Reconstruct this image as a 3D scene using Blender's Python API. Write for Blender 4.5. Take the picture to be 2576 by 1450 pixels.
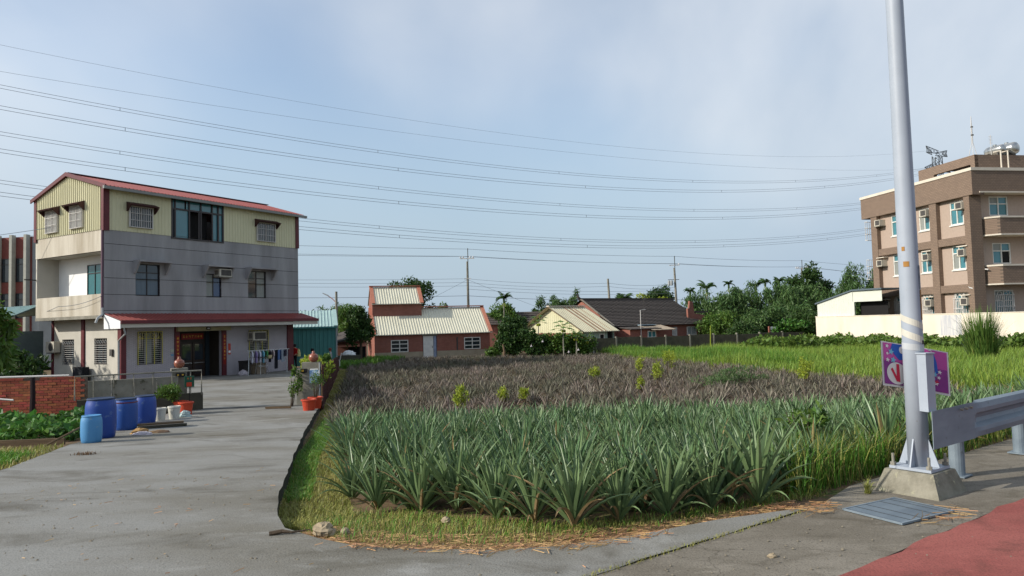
import bpy, math, random
import numpy as np
from mathutils import Matrix, Vector, Euler
from mathutils.geometry import delaunay_2d_cdt

for o in list(bpy.data.objects):
    bpy.data.objects.remove(o, do_unlink=True)
scene = bpy.context.scene
COL = scene.collection
random.seed(7)
RNG = np.random.default_rng(11)
R = math.radians

# ------------------------------------------------------------------ camera, sky, sun, exposure
cam_d = bpy.data.cameras.new('camera')
cam = bpy.data.objects.new('camera', cam_d)
COL.objects.link(cam)
cam.location = (0, 0, 1.65)
cam.rotation_euler = (math.pi / 2 + math.atan(88 / 1778), 0.026, 0)
cam_d.sensor_width = 36
cam_d.lens = 36 * 1778 / 2576
cam_d.clip_start = 0.1
cam_d.clip_end = 6000
scene.camera = cam

SUN_EL = R(29)
SUN_AZ = R(16)        # the sun stands to the left, slightly behind the camera
sdir = Vector((-math.cos(SUN_AZ) * math.cos(SUN_EL), -math.sin(SUN_AZ) * math.cos(SUN_EL), math.sin(SUN_EL)))
sun_d = bpy.data.lights.new('sun', 'SUN')
sun_d.energy = 3.5
sun_d.angle = R(0.8)
sun_d.color = (1.0, 0.95, 0.86)
sun = bpy.data.objects.new('sun', sun_d)
COL.objects.link(sun)
sun.rotation_euler = (-sdir).to_track_quat('-Z', 'Y').to_euler()

world = bpy.data.worlds.new('World')
scene.world = world
world.use_nodes = True
wn = world.node_tree
wn.nodes.clear()


def N(nt, t, **kw):
    n = nt.nodes.new(t)
    for k, v in kw.items():
        if k.startswith('i_'):
            n.inputs[k[2:].replace('_', ' ')].default_value = v
        else:
            setattr(n, k, v)
    return n


wl = wn.links.new
sky = N(wn, 'ShaderNodeTexSky', sky_type='NISHITA')
sky.sun_disc = False
sky.sun_elevation = SUN_EL
sky.sun_rotation = math.atan2(sdir.x, sdir.y) % (2 * math.pi)
sky.air_density = 1.15
sky.dust_density = 1.6
sky.ozone_density = 1.6
tc = N(wn, 'ShaderNodeTexCoord')
sep = N(wn, 'ShaderNodeSeparateXYZ')
wl(tc.outputs['Generated'], sep.inputs[0])
# cloud sheet: direction projected onto a high flat layer
zc = N(wn, 'ShaderNodeMath', operation='ADD'); zc.inputs[1].default_value = 0.55
wl(sep.outputs['Z'], zc.inputs[0])
zm = N(wn, 'ShaderNodeMath', operation='MAXIMUM'); zm.inputs[1].default_value = 0.03
wl(zc.outputs[0], zm.inputs[0])
dv = N(wn, 'ShaderNodeVectorMath', operation='DIVIDE')
wl(tc.outputs['Generated'], dv.inputs[0])
cmb = N(wn, 'ShaderNodeCombineXYZ')
for i in range(3):
    wl(zm.outputs[0], cmb.inputs[i])
wl(cmb.outputs[0], dv.inputs[1])
mp = N(wn, 'ShaderNodeMapping')
mp.inputs['Location'].default_value = (15.8, 2.9, 0)
mp.inputs['Scale'].default_value = (1.0, 0.8, 0.0)
mp.inputs['Rotation'].default_value = (0, 0, R(-35))
wl(dv.outputs[0], mp.inputs[0])
n1 = N(wn, 'ShaderNodeTexNoise', i_Scale=0.85, i_Detail=6.0, i_Roughness=0.42, i_Distortion=0.1)
wl(mp.outputs[0], n1.inputs['Vector'])
r1 = N(wn, 'ShaderNodeMapRange', interpolation_type='SMOOTHSTEP')
r1.inputs['From Min'].default_value = 0.40
r1.inputs['From Max'].default_value = 0.60
r1.inputs['To Min'].default_value = 0.16
wl(n1.outputs['Fac'], r1.inputs['Value'])
n2 = N(wn, 'ShaderNodeTexNoise', i_Scale=1.4, i_Detail=7.0, i_Roughness=0.45, i_Distortion=0.2)
wl(mp.outputs[0], n2.inputs['Vector'])
ccol = N(wn, 'ShaderNodeMix', data_type='RGBA')
ccol.inputs['A'].default_value = (2.2, 2.75, 3.5, 1)
ccol.inputs['B'].default_value = (5.0, 5.1, 5.2, 1)
r2 = N(wn, 'ShaderNodeMapRange', interpolation_type='SMOOTHSTEP')
r2.inputs['From Min'].default_value = 0.34
r2.inputs['From Max'].default_value = 0.62
wl(n2.outputs['Fac'], r2.inputs['Value'])
wl(r2.outputs[0], ccol.inputs['Factor'])
mixc = N(wn, 'ShaderNodeMix', data_type='RGBA')
mm = N(wn, 'ShaderNodeMath', operation='MULTIPLY'); mm.inputs[1].default_value = 0.85
wl(r1.outputs[0], mm.inputs[0])
wl(mm.outputs[0], mixc.inputs['Factor'])
# thin grey-blue haze layer, thickest towards the horizon all round
hz = N(wn, 'ShaderNodeMapRange', interpolation_type='SMOOTHSTEP')
hz.inputs['From Min'].default_value = 0.36
hz.inputs['From Max'].default_value = 0.02
hz.inputs['To Max'].default_value = 0.88
wl(sep.outputs['Z'], hz.inputs['Value'])
hmix = N(wn, 'ShaderNodeMix', data_type='RGBA')
hmix.inputs['B'].default_value = (2.3, 2.95, 3.65, 1)
wl(hz.outputs[0], hmix.inputs['Factor'])
wl(sky.outputs[0], mixc.inputs['A'])
wl(mixc.outputs['Result'], hmix.inputs['A'])
wl(ccol.outputs['Result'], mixc.inputs['B'])
bg = N(wn, 'ShaderNodeBackground'); bg.inputs['Strength'].default_value = 0.14
wl(hmix.outputs['Result'], bg.inputs['Color'])
wo = N(wn, 'ShaderNodeOutputWorld')
wl(bg.outputs[0], wo.inputs['Surface'])

scene.view_settings.view_transform = 'Standard'
scene.view_settings.look = 'None'
scene.view_settings.gamma = 1
scene.view_settings.use_curve_mapping = False
scene.view_settings.exposure = 0.42
scene.render.engine = 'CYCLES'
scene.cycles.max_bounces = 6
scene.cycles.transparent_max_bounces = 6
scene.cycles.use_denoising = True

# ------------------------------------------------------------------ helpers: materials


def lin(c):
    out = []
    for v in c:
        v = v / 255.0
        out.append(v / 12.92 if v <= 0.04045 else ((v + 0.055) / 1.055) ** 2.4)
    return tuple(out)


MATS = {}


def mat(name, c, c2=None, scale=3.0, rough=0.8, metal=0.0, bump=0.0, bscale=40.0, spec=0.3, stretch=(1, 1, 1), contrast=1.0,
        island=0.0, objrand=0.0, trans=0.0, speck=None):
    """procedural colour (two tones mixed by noise), optional fine relief"""
    m = bpy.data.materials.new(name)
    m.use_nodes = True
    nt = m.node_tree
    b = nt.nodes['Principled BSDF']
    L = nt.links.new
    c = lin(c)
    c2 = lin(c2) if c2 else tuple(min(1, v * 0.72) for v in c)
    t = N(nt, 'ShaderNodeTexCoord')
    mpn = N(nt, 'ShaderNodeMapping')
    mpn.inputs['Scale'].default_value = stretch
    L(t.outputs['Object'], mpn.inputs[0])
    nz = N(nt, 'ShaderNodeTexNoise', i_Scale=scale, i_Detail=6.0, i_Roughness=0.6)
    L(mpn.outputs[0], nz.inputs['Vector'])
    mr = N(nt, 'ShaderNodeMapRange')
    mr.inputs['From Min'].default_value = 0.5 - 0.28 / contrast
    mr.inputs['From Max'].default_value = 0.5 + 0.28 / contrast
    L(nz.outputs['Fac'], mr.inputs['Value'])
    mx = N(nt, 'ShaderNodeMix', data_type='RGBA')
    mx.inputs['A'].default_value = (*c, 1)
    mx.inputs['B'].default_value = (*c2, 1)
    L(mr.outputs[0], mx.inputs['Factor'])
    out = mx.outputs['Result']
    if speck:
        ns = N(nt, 'ShaderNodeTexNoise', i_Scale=speck[1], i_Detail=3.0, i_Roughness=0.7)
        L(t.outputs['Object'], ns.inputs['Vector'])
        ms = N(nt, 'ShaderNodeMapRange')
        ms.inputs['From Min'].default_value = speck[2]
        ms.inputs['From Max'].default_value = speck[2] + 0.12
        L(ns.outputs['Fac'], ms.inputs['Value'])
        m2 = N(nt, 'ShaderNodeMix', data_type='RGBA')
        L(out, m2.inputs['A'])
        m2.inputs['B'].default_value = (*lin(speck[0]), 1)
        L(ms.outputs[0], m2.inputs['Factor'])
        out = m2.outputs['Result']
    if island or objrand:
        hs = N(nt, 'ShaderNodeHueSaturation')
        L(out, hs.inputs['Color'])
        if island:
            g = N(nt, 'ShaderNodeNewGeometry')
            src = g.outputs['Random Per Island']
            amt = island
        else:
            g = N(nt, 'ShaderNodeObjectInfo')
            src = g.outputs['Random']
            amt = objrand
        v = N(nt, 'ShaderNodeMapRange')
        v.inputs['To Min'].default_value = 1 - amt
        v.inputs['To Max'].default_value = 1 + amt
        L(src, v.inputs['Value'])
        L(v.outputs[0], hs.inputs['Value'])
        h = N(nt, 'ShaderNodeMapRange')
        h.inputs['To Min'].default_value = 0.5 - 0.035 * min(1, amt * 2)
        h.inputs['To Max'].default_value = 0.5 + 0.03 * min(1, amt * 2)
        ml = N(nt, 'ShaderNodeMath', operation='MULTIPLY'); ml.inputs[1].default_value = 7.31
        fr = N(nt, 'ShaderNodeMath', operation='FRACT')
        L(src, ml.inputs[0]); L(ml.outputs[0], fr.inputs[0]); L(fr.outputs[0], h.inputs['Value'])
        L(h.outputs[0], hs.inputs['Hue'])
        out = hs.outputs['Color']
    L(out, b.inputs['Base Color'])
    b.inputs['Roughness'].default_value = rough
    b.inputs['Metallic'].default_value = metal
    b.inputs['Specular IOR Level'].default_value = spec
    if bump:
        nb = N(nt, 'ShaderNodeTexNoise', i_Scale=bscale, i_Detail=5.0, i_Roughness=0.6)
        L(mpn.outputs[0], nb.inputs['Vector'])
        bp = N(nt, 'ShaderNodeBump', i_Strength=bump, i_Distance=0.02)
        L(nb.outputs['Fac'], bp.inputs['Height'])
        L(bp.outputs[0], b.inputs['Normal'])
    if trans:
        tr = N(nt, 'ShaderNodeBsdfTranslucent')
        L(out, tr.inputs['Color'])
        ms2 = N(nt, 'ShaderNodeMixShader'); ms2.inputs[0].default_value = trans
        L(b.outputs[0], ms2.inputs[1]); L(tr.outputs[0], ms2.inputs[2])
        L(ms2.outputs[0], nt.nodes['Material Output'].inputs['Surface'])
    MATS[name] = m
    return m


def brickmat(name, c1, c2, mortar, bw=0.22, bh=0.065, ms=0.012, bump=0.4, stain=None):
    m = bpy.data.materials.new(name)
    m.use_nodes = True
    nt = m.node_tree
    b = nt.nodes['Principled BSDF']
    L = nt.links.new
    t = N(nt, 'ShaderNodeTexCoord')
    s = N(nt, 'ShaderNodeSeparateXYZ')
    L(t.outputs['Object'], s.inputs[0])
    a = N(nt, 'ShaderNodeMath', operation='ADD')
    L(s.outputs['X'], a.inputs[0]); L(s.outputs['Y'], a.inputs[1])
    cb = N(nt, 'ShaderNodeCombineXYZ')
    L(a.outputs[0], cb.inputs[0]); L(s.outputs['Z'], cb.inputs[1])
    bt = N(nt, 'ShaderNodeTexBrick')
    bt.inputs['Scale'].default_value = 1.0
    bt.inputs['Brick Width'].default_value = bw
    bt.inputs['Row Height'].default_value = bh
    bt.inputs['Mortar Size'].default_value = ms
    bt.inputs['Bias'].default_value = -0.2
    bt.inputs['Color1'].default_value = (*lin(c1), 1)
    bt.inputs['Color2'].default_value = (*lin(c2), 1)
    bt.inputs['Mortar'].default_value = (*lin(mortar), 1)
    L(cb.outputs[0], bt.inputs['Vector'])
    nz = N(nt, 'ShaderNodeTexNoise', i_Scale=1.3, i_Detail=6.0, i_Roughness=0.65)
    L(t.outputs['Object'], nz.inputs['Vector'])
    mr = N(nt, 'ShaderNodeMapRange')
    mr.inputs['From Min'].default_value = 0.35; mr.inputs['From Max'].default_value = 0.7
    mr.inputs['To Min'].default_value = 0.0; mr.inputs['To Max'].default_value = 0.45
    L(nz.outputs['Fac'], mr.inputs['Value'])
    mx = N(nt, 'ShaderNodeMix', data_type='RGBA')
    L(mr.outputs[0], mx.inputs['Factor'])
    L(bt.outputs['Color'], mx.inputs['A'])
    mx.inputs['B'].default_value = (*(lin(stain) if stain else tuple(v * 0.55 for v in lin(c1))), 1)
    L(mx.outputs['Result'], b.inputs['Base Color'])
    b.inputs['Roughness'].default_value = 0.85
    b.inputs['Specular IOR Level'].default_value = 0.25
    bp = N(nt, 'ShaderNodeBump', i_Strength=bump, i_Distance=0.012)
    iv = N(nt, 'ShaderNodeMath', operation='SUBTRACT'); iv.inputs[0].default_value = 1
    L(bt.outputs['Fac'], iv.inputs[1]); L(iv.outputs[0], bp.inputs['Height'])
    L(bp.outputs[0], b.inputs['Normal'])
    MATS[name] = m
    return m


def glassmat(name, c, rough=0.06):
    m = mat(name, c, scale=0.6, rough=rough, spec=0.8)
    return m


# ------------------------------------------------------------------ helpers: meshes and objects


def link(o, parent=None):
    COL.objects.link(o)
    if parent is not None:
        o.parent = parent
    return o


def mesh_obj(name, verts, faces, material, parent=None, smooth=False, loc=None, mats=None, fmat=None):
    me = bpy.data.meshes.new(name)
    me.from_pydata(verts, [], faces)
    if mats:
        for q in mats:
            me.materials.append(q)
        me.polygons.foreach_set('material_index', fmat)
    else:
        me.materials.append(material)
    if smooth:
        me.polygons.foreach_set('use_smooth', [True] * len(me.polygons))
    me.update()
    o = bpy.data.objects.new(name, me)
    if loc is not None:
        o.location = loc
    return link(o, parent)


def np_obj(name, V, nper, material, parent=None, loc=None, smooth=False):
    """V: (n, nper, 3) array of separate n-gons; fast path for leaves and blades"""
    n = V.shape[0]
    me = bpy.data.meshes.new(name)
    me.vertices.add(n * nper)
    me.vertices.foreach_set('co', V.reshape(-1).astype(np.float32))
    me.loops.add(n * nper)
    me.loops.foreach_set('vertex_index', np.arange(n * nper, dtype=np.int32))
    me.polygons.add(n)
    me.polygons.foreach_set('loop_start', np.arange(0, n * nper, nper, dtype=np.int32))
    me.materials.append(material)
    me.update(calc_edges=True)
    o = bpy.data.objects.new(name, me)
    if loc is not None:
        o.location = loc
    return link(o, parent)


def tri_mesh(name, verts, faces, material):
    """indexed numpy mesh (verts (n,3), faces (m,k))"""
    me = bpy.data.meshes.new(name)
    k = faces.shape[1]
    me.vertices.add(len(verts))
    me.vertices.foreach_set('co', np.asarray(verts, np.float32).reshape(-1))
    me.loops.add(faces.size)
    me.loops.foreach_set('vertex_index', faces.reshape(-1).astype(np.int32))
    me.polygons.add(len(faces))
    me.polygons.foreach_set('loop_start', np.arange(0, faces.size, k, dtype=np.int32))
    me.materials.append(material)
    me.update(calc_edges=True)
    return me


def tag(o, label=None, cat=None, group=None, kind=None):
    if label:
        o['label'] = label
    if cat:
        o['category'] = cat
    if group:
        o['group'] = group
    if kind:
        o['kind'] = kind
    return o


def empty(name, loc, rz=0.0, label=None, cat=None, group=None):
    o = bpy.data.objects.new(name, None)
    o.empty_display_size = 0.2
    o.location = loc
    o.rotation_euler = (0, 0, rz)
    link(o)
    return tag(o, label, cat, group)


def copy_tree(o, parent=None):
    c = o.copy()
    COL.objects.link(c)
    c.parent = parent
    for ch in list(o.children):
        copy_tree(ch, c)
    return c


# plane frames: (u, v, w) -> local; u along the wall, v up, w outward
MF = Matrix(((1, 0, 0, 0), (0, 0, -1, 0), (0, 1, 0, 0), (0, 0, 0, 1)))      # wall facing -y
ML = Matrix(((0, 0, -1, 0), (1, 0, 0, 0), (0, 1, 0, 0), (0, 0, 0, 1)))      # wall facing -x


def TR(x, y, z=0):
    return Matrix.Translation((x, y, z))


class MB:
    def __init__(s, M=None):
        s.v, s.f, s.M = [], [], M

    def add(s, vs, fs):
        o = len(s.v)
        if s.M is not None:
            vs = [tuple(s.M @ Vector(p)) for p in vs]
        s.v += [tuple(p) for p in vs]
        s.f += [tuple(i + o for i in f) for f in fs]
        return s

    def box(s, x0, x1, y0, y1, z0, z1):
        return s.add([(x0, y0, z0), (x1, y0, z0), (x1, y1, z0), (x0, y1, z0), (x0, y0, z1), (x1, y0, z1), (x1, y1, z1), (x0, y1, z1)],
                     [(0, 3, 2, 1), (4, 5, 6, 7), (0, 1, 5, 4), (1, 2, 6, 5), (2, 3, 7, 6), (3, 0, 4, 7)])

    def cbox(s, cx, cy, cz, sx, sy, sz):
        return s.box(cx - sx / 2, cx + sx / 2, cy - sy / 2, cy + sy / 2, cz - sz / 2, cz + sz / 2)

    def hull8(s, b, t):
        """two quads (bottom, top) joined"""
        return s.add(list(b) + list(t), [(0, 3, 2, 1), (4, 5, 6, 7), (0, 1, 5, 4), (1, 2, 6, 5), (2, 3, 7, 6), (3, 0, 4, 7)])

    def quad(s, a, b, c, d):
        return s.add([a, b, c, d], [(0, 1, 2, 3)])

    def prism(s, poly, z0, z1):
        n = len(poly)
        return s.add([(x, y, z0) for x, y in poly] + [(x, y, z1) for x, y in poly],
                     [tuple(range(n - 1, -1, -1)), tuple(range(n, 2 * n))] + [(i, (i + 1) % n, n + (i + 1) % n, n + i) for i in range(n)])

    def tube(s, pts, r, n=6, caps=True):
        pts = [Vector(p) for p in pts]
        rs = r if isinstance(r, (list, tuple)) else [r] * len(pts)
        vs, fs = [], []
        prev = None
        for i, p in enumerate(pts):
            d = (pts[min(i + 1, len(pts) - 1)] - pts[max(i - 1, 0)]).normalized()
            if prev is None:
                a = Vector((0, 0, 1)) if abs(d.z) < 0.9 else Vector((1, 0, 0))
                x = d.cross(a).normalized()
            else:
                x = (prev - d * prev.dot(d)).normalized()
            prev = x
            y = d.cross(x)
            for k in range(n):
                t = 2 * math.pi * k / n
                vs.append(p + (x * math.cos(t) + y * math.sin(t)) * rs[i])
        for i in range(len(pts) - 1):
            for k in range(n):
                fs.append((i * n + k, i * n + (k + 1) % n, (i + 1) * n + (k + 1) % n, (i + 1) * n + k))
        if caps:
            fs.append(tuple(range(n - 1, -1, -1)))
            fs.append(tuple((len(pts) - 1) * n + k for k in range(n)))
        return s.add([tuple(v) for v in vs], fs)

    def lathe(s, prof, n=20, c=(0, 0, 0), cap=True):
        vs, fs = [], []
        for r, z in prof:
            for k in range(n):
                t = 2 * math.pi * k / n
                vs.append((c[0] + r * math.cos(t), c[1] + r * math.sin(t), c[2] + z))
        for i in range(len(prof) - 1):
            for k in range(n):
                fs.append((i * n + k, i * n + (k + 1) % n, (i + 1) * n + (k + 1) % n, (i + 1) * n + k))
        if cap:
            fs.append(tuple(range(n - 1, -1, -1)))
            fs.append(tuple((len(prof) - 1) * n + k for k in range(n)))
        return s.add(vs, fs)

    def build(s, name, material, parent=None, loc=None, smooth=False):
        return mesh_obj(name, s.v, s.f, material, parent, smooth, loc)


def wall(name, parent, M, u0, u1, v0, v1, holes, th, material, rim=True):
    """flat wall with rectangular openings and reveals"""
    us = sorted({u0, u1, *[min(max(h[0], u0), u1) for h in holes], *[min(max(h[1], u0), u1) for h in holes]})
    vs = sorted({v0, v1, *[min(max(h[2], v0), v1) for h in holes], *[min(max(h[3], v0), v1) for h in holes]})
    b = MB(M)
    for i in range(len(us) - 1):
        for j in range(len(vs) - 1):
            cu, cv = (us[i] + us[i + 1]) / 2, (vs[j] + vs[j + 1]) / 2
            if any(h[0] < cu < h[1] and h[2] < cv < h[3] for h in holes):
                continue
            b.quad((us[i], vs[j], 0), (us[i + 1], vs[j], 0), (us[i + 1], vs[j + 1], 0), (us[i], vs[j + 1], 0))
    rects = [(max(h[0], u0), min(h[1], u1), max(h[2], v0), min(h[3], v1), h) for h in holes]
    for a, c, d, e, h in rects:
        if a >= c or d >= e:
            continue
        b.quad((a, d, 0), (a, e, 0), (a, e, -th), (a, d, -th))
        b.quad((c, d, 0), (c, e, 0), (c, e, -th), (c, d, -th))
        if h[2] > v0:
            b.quad((a, d, 0), (c, d, 0), (c, d, -th), (a, d, -th))
        if h[3] < v1:
            b.quad((a, e, 0), (c, e, 0), (c, e, -th), (a, e, -th))
    if rim:
        b.quad((u0, v0, 0), (u0, v1, 0), (u0, v1, -th), (u0, v0, -th))
        b.quad((u1, v0, 0), (u1, v1, 0), (u1, v1, -th), (u1, v0, -th))
        b.quad((u0, v0, 0), (u1, v0, 0), (u1, v0, -th), (u0, v0, -th))
        b.quad((u0, v1, 0), (u1, v1, 0), (u1, v1, -th), (u0, v1, -th))
    return b.build(name, material, parent)


def window(parent, M, u0, u1, v0, v1, us, vs, frame, glass, fw=0.05, d=0.06, w0=-0.1, name='window', skip=(), gl=None):
    """frame with mullions at us (fractions) and transoms at vs; each pane is a child"""
    U = [u0] + [u0 + (u1 - u0) * t for t in us] + [u1]
    V = [v0] + [v0 + (v1 - v0) * t for t in vs] + [v1]
    b = MB(M)
    b.box(u0, u1, v0, v0 + fw, w0, w0 + d)
    b.box(u0, u1, v1 - fw, v1, w0, w0 + d)
    b.box(u0, u0 + fw, v0 + fw, v1 - fw, w0, w0 + d)
    b.box(u1 - fw, u1, v0 + fw, v1 - fw, w0, w0 + d)
    for u in U[1:-1]:
        b.box(u - fw / 2, u + fw / 2, v0 + fw, v1 - fw, w0 + 0.003, w0 + d - 0.004)
    for v in V[1:-1]:
        b.box(u0 + fw, u1 - fw, v - fw / 2, v + fw / 2, w0 + 0.006, w0 + d - 0.008)
    f = b.build(name, frame, parent)
    k = 0
    for i in range(len(U) - 1):
        for j in range(len(V) - 1):
            k += 1
            if (i, j) in skip:
                continue
            g = (gl or {}).get((i, j), glass)
            o = 0.002 * (k % 3)
            MB(M).box(U[i] + fw * .4, U[i + 1] - fw * .4, V[j] + fw * .4, V[j + 1] - fw * .4, w0 + 0.012 + o, w0 + 0.022 + o).build('pane', g, f)
    return f


def grille(parent, M, u0, u1, v0, v1, nu, nv, material, w=0.06, r=0.012, name='window_grille'):
    b = MB(M)
    for i in range(nu + 1):
        u = u0 + (u1 - u0) * i / nu
        b.box(u - r, u + r, v0, v1, w, w + 2 * r)
    for j in range(nv + 1):
        v = v0 + (v1 - v0) * j / nv
        b.box(u0 - r, u1 + r, v - r, v + r, w + 2 * r + .001, w + 4 * r)
    return b.build(name, material, parent)


def corrugated(name, parent, M, u0, u1, vlo, vhi, pitch, depth, material, th=0.004):
    """ribbed sheet: vlo / vhi numbers or functions of u; trapezoid ribs standing out along w"""
    fl = vlo if callable(vlo) else (lambda u: vlo)
    fh = vhi if callable(vhi) else (lambda u: vhi)
    n = max(1, int(round((u1 - u0) / pitch)))
    p = (u1 - u0) / n
    pts = []
    for i in range(n):
        a = u0 + i * p
        pts += [(a, 0), (a + p * .12, depth), (a + p * .28, depth), (a + p * .40, 0)]
    pts.append((u1, 0))
    b = MB(M)
    vs, fs = [], []
    for u, w in pts:
        vs += [(u, fl(u), w), (u, fh(u), w)]
    for i in range(len(pts) - 1):
        fs.append((2 * i, 2 * i + 2, 2 * i + 3, 2 * i + 1))
    b.add(vs, fs)
    return b.build(name, material, parent)


def slab(name, poly, zf, th, material, step=0.7, parent=None, side=None, jit=0.0):
    """solid sheet with the outline poly following the height function zf"""
    pts = []
    n = len(poly)
    for i in range(n):
        a, c = Vector(poly[i]), Vector(poly[(i + 1) % n])
        k = max(1, int((c - a).length / step))
        for j in range(k):
            q_ = a.lerp(c, j / k)
            if jit:
                q_ = q_ + Vector((random.uniform(-jit, jit), random.uniform(-jit, jit)))
            pts.append(q_)
    nb = len(pts)
    xs = [p.x for p in pts]; ys = [p.y for p in pts]

    def inside(x, y):
        c = False
        j = nb - 1
        for i in range(nb):
            if (ys[i] > y) != (ys[j] > y) and x < (xs[j] - xs[i]) * (y - ys[i]) / (ys[j] - ys[i]) + xs[i]:
                c = not c
            j = i
        return c
    inner = []
    x = min(xs) + step / 2
    while x < max(xs):
        y = min(ys) + step / 2
        while y < max(ys):
            if inside(x, y):
                inner.append(Vector((x, y)))
            y += step
        x += step
    r = delaunay_2d_cdt(pts + inner, [(i, (i + 1) % nb) for i in range(nb)], [list(range(nb))], 1, 1e-5)
    V = [(v.x, v.y, zf(v.x, v.y)) for v in r[0]]
    F = [tuple(f) for f in r[2]]
    bm = [(p.x, p.y) for p in pts]
    o = len(V)
    for (x, y) in bm:
        z = zf(x, y)
        V += [(x, y, z), (x, y, z - th)]
    for i in range(nb):
        j = (i + 1) % nb
        F.append((o + 2 * i, o + 2 * j, o + 2 * j + 1, o + 2 * i + 1))
    if side:
        return mesh_obj(name, V, F, None, parent, mats=[material, side], fmat=[0] * (len(F) - nb) + [1] * nb)
    return mesh_obj(name, V, F, material, parent)


# ------------------------------------------------------------------ terrain
PY = [-50, 5, 7.5, 12, 16, 20, 32, 48, 70, 90, 5000]
PZ = [0, 0, -.1, -.36, -.58, -.68, -.9, -1.13, -1.35, -1.4, -1.4]
RP = (2.02, 4.55)
RT = (0.8131, 0.5822)      # along the road
RN = (-0.5822, 0.8131)     # from the road towards the field


def sm(a, b, x):
    t = np.clip((x - a) / (b - a), 0, 1)
    return t * t * (3 - 2 * t)


def road_s(x, y):
    return (x - RP[0]) * RN[0] + (y - RP[1]) * RN[1]


def zfun(x, y):
    return np.interp(y, PY, PZ) * sm(1.2, 4.5, road_s(x, y))


DRE = [(-2.2, 6.6), (-2.49, 7.49), (-2.94, 9.19), (-3.65, 11.9), (-4.59, 15.67), (-5.56, 19.98), (-5.95, 21.8), (-12.3, 50), (-40, 200)]
DLE = [(-9, 5.0), (-7.2, 6.5), (-6.8, 8.2), (-7.3, 10.1), (-8.5, 13.6), (-8.7, 14.4), (-9.5, 16.2), (-9.9, 18.2), (-10, 20.5), (-13.5, 22.5), (-19, 33), (-21.5, 37.5), (-30, 60), (-60, 200)]


def xre(y):
    return np.interp(y, [p[1] for p in DRE], [p[0] for p in DRE])


def xle(y):
    return np.interp(y, [p[1] for p in DLE], [p[0] for p in DLE])


def zgr(x, y):
    """bare ground: lies below the concrete, lowest in the pineapple field"""
    x = np.asarray(x, float); y = np.asarray(y, float)
    d = np.minimum(sm(5.4, 7.8, y), sm(1.1, 2.6, road_s(x, y)))
    field = 0.055 + 0.125 * d
    left = 0.035
    f = sm(0.25, 0.6, (x - xle(y)))
    f = np.where(y < 50, f, 1.0)
    return zfun(x, y) - (left * (1 - f) + field * f) + 0.02 * np.sin(x * 1.7 + 0.4 * y) * np.sin(y * 1.3 - 0.6 * x) * sm(6, 9, y)


M_soil = mat('soil', (122, 98, 72), (84, 68, 50), scale=1.6, rough=0.95, bump=0.6, bscale=14, contrast=1.6, speck=((70, 82, 38), 3.0, 0.52))
M_conc = None


def concrete(name, c, c2, c3, s=0.5, crack=0.0):
    """poured concrete: broad patches, streaks and fine grit"""
    m = bpy.data.materials.new(name)
    m.use_nodes = True
    nt = m.node_tree
    b = nt.nodes['Principled BSDF']
    L = nt.links.new
    t = N(nt, 'ShaderNodeTexCoord')
    mp_ = N(nt, 'ShaderNodeMapping')
    mp_.inputs['Scale'].default_value = (0.55, 1.0, 1.0)
    mp_.inputs['Rotation'].default_value = (0, 0, R(18))
    L(t.outputs['Object'], mp_.inputs[0])

    def noise(sc, det=6.0, src=mp_.outputs[0], dist=0.0, ro=0.6):
        n = N(nt, 'ShaderNodeTexNoise', i_Scale=sc, i_Detail=det, i_Roughness=ro, i_Distortion=dist)
        L(src, n.inputs['Vector'])
        return n.outputs['Fac']

    def rng(v, a, b_, lo=0.0, hi=1.0):
        r = N(nt, 'ShaderNodeMapRange', interpolation_type='SMOOTHSTEP')
        r.inputs['From Min'].default_value = a; r.inputs['From Max'].default_value = b_
        r.inputs['To Min'].default_value = lo; r.inputs['To Max'].default_value = hi
        L(v, r.inputs['Value'])
        return r.outputs[0]

    def mix(f, a, col):
        x = N(nt, 'ShaderNodeMix', data_type='RGBA')
        L(f, x.inputs['Factor'])
        if isinstance(a, tuple):
            x.inputs['A'].default_value = (*a, 1)
        else:
            L(a, x.inputs['A'])
        x.inputs['B'].default_value = (*col, 1)
        return x.outputs['Result']
    o = mix(rng(noise(s, 5), .35, .65), lin(c), lin(c2))
    o = mix(rng(noise(s * 2.6, 8, dist=.6), .50, .70, 0, .7), o, lin(c3))
    o = mix(rng(noise(s * 1.1, 9, dist=1.2, ro=.7), .56, .66, 0, .55), o, tuple(v * 1.25 for v in lin(c)))
    o = mix(rng(noise(s * 9, 6), .55, .75, 0, .35), o, tuple(v * 1.35 for v in lin(c)))
    o = mix(rng(noise(70, 3, t.outputs['Object'], ro=.75), .5, .68, 0, .5), o, tuple(v * .5 for v in lin(c3)))
    o = mix(rng(noise(45, 2, t.outputs['Object'], ro=.7), .64, .74, 0, .35), o, tuple(min(1, v * 1.4) for v in lin(c)))
    if crack:
        nv = N(nt, 'ShaderNodeTexNoise', i_Scale=1.6, i_Detail=6.0)
        L(t.outputs['Object'], nv.inputs['Vector'])
        av = N(nt, 'ShaderNodeVectorMath', operation='MULTIPLY_ADD')
        L(nv.outputs['Color'], av.inputs[0])
        av.inputs[1].default_value = (.9, .9, .9)
        L(t.outputs['Object'], av.inputs[2])
        vo = N(nt, 'ShaderNodeTexVoronoi', feature='DISTANCE_TO_EDGE')
        vo.inputs['Scale'].default_value = crack
        L(av.outputs[0], vo.inputs['Vector'])
        o = mix(rng(vo.outputs['Distance'], .004, .001, 0, .4), o, tuple(v * .35 for v in lin(c3)))
    L(o, b.inputs['Base Color'])
    b.inputs['Roughness'].default_value = 0.9
    b.inputs['Specular IOR Level'].default_value = 0.2
    bp = N(nt, 'ShaderNodeBump', i_Strength=0.5, i_Distance=0.012)
    L(noise(60, 5, t.outputs['Object']), bp.inputs['Height'])
    L(bp.outputs[0], b.inputs['Normal'])
    return m


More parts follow.
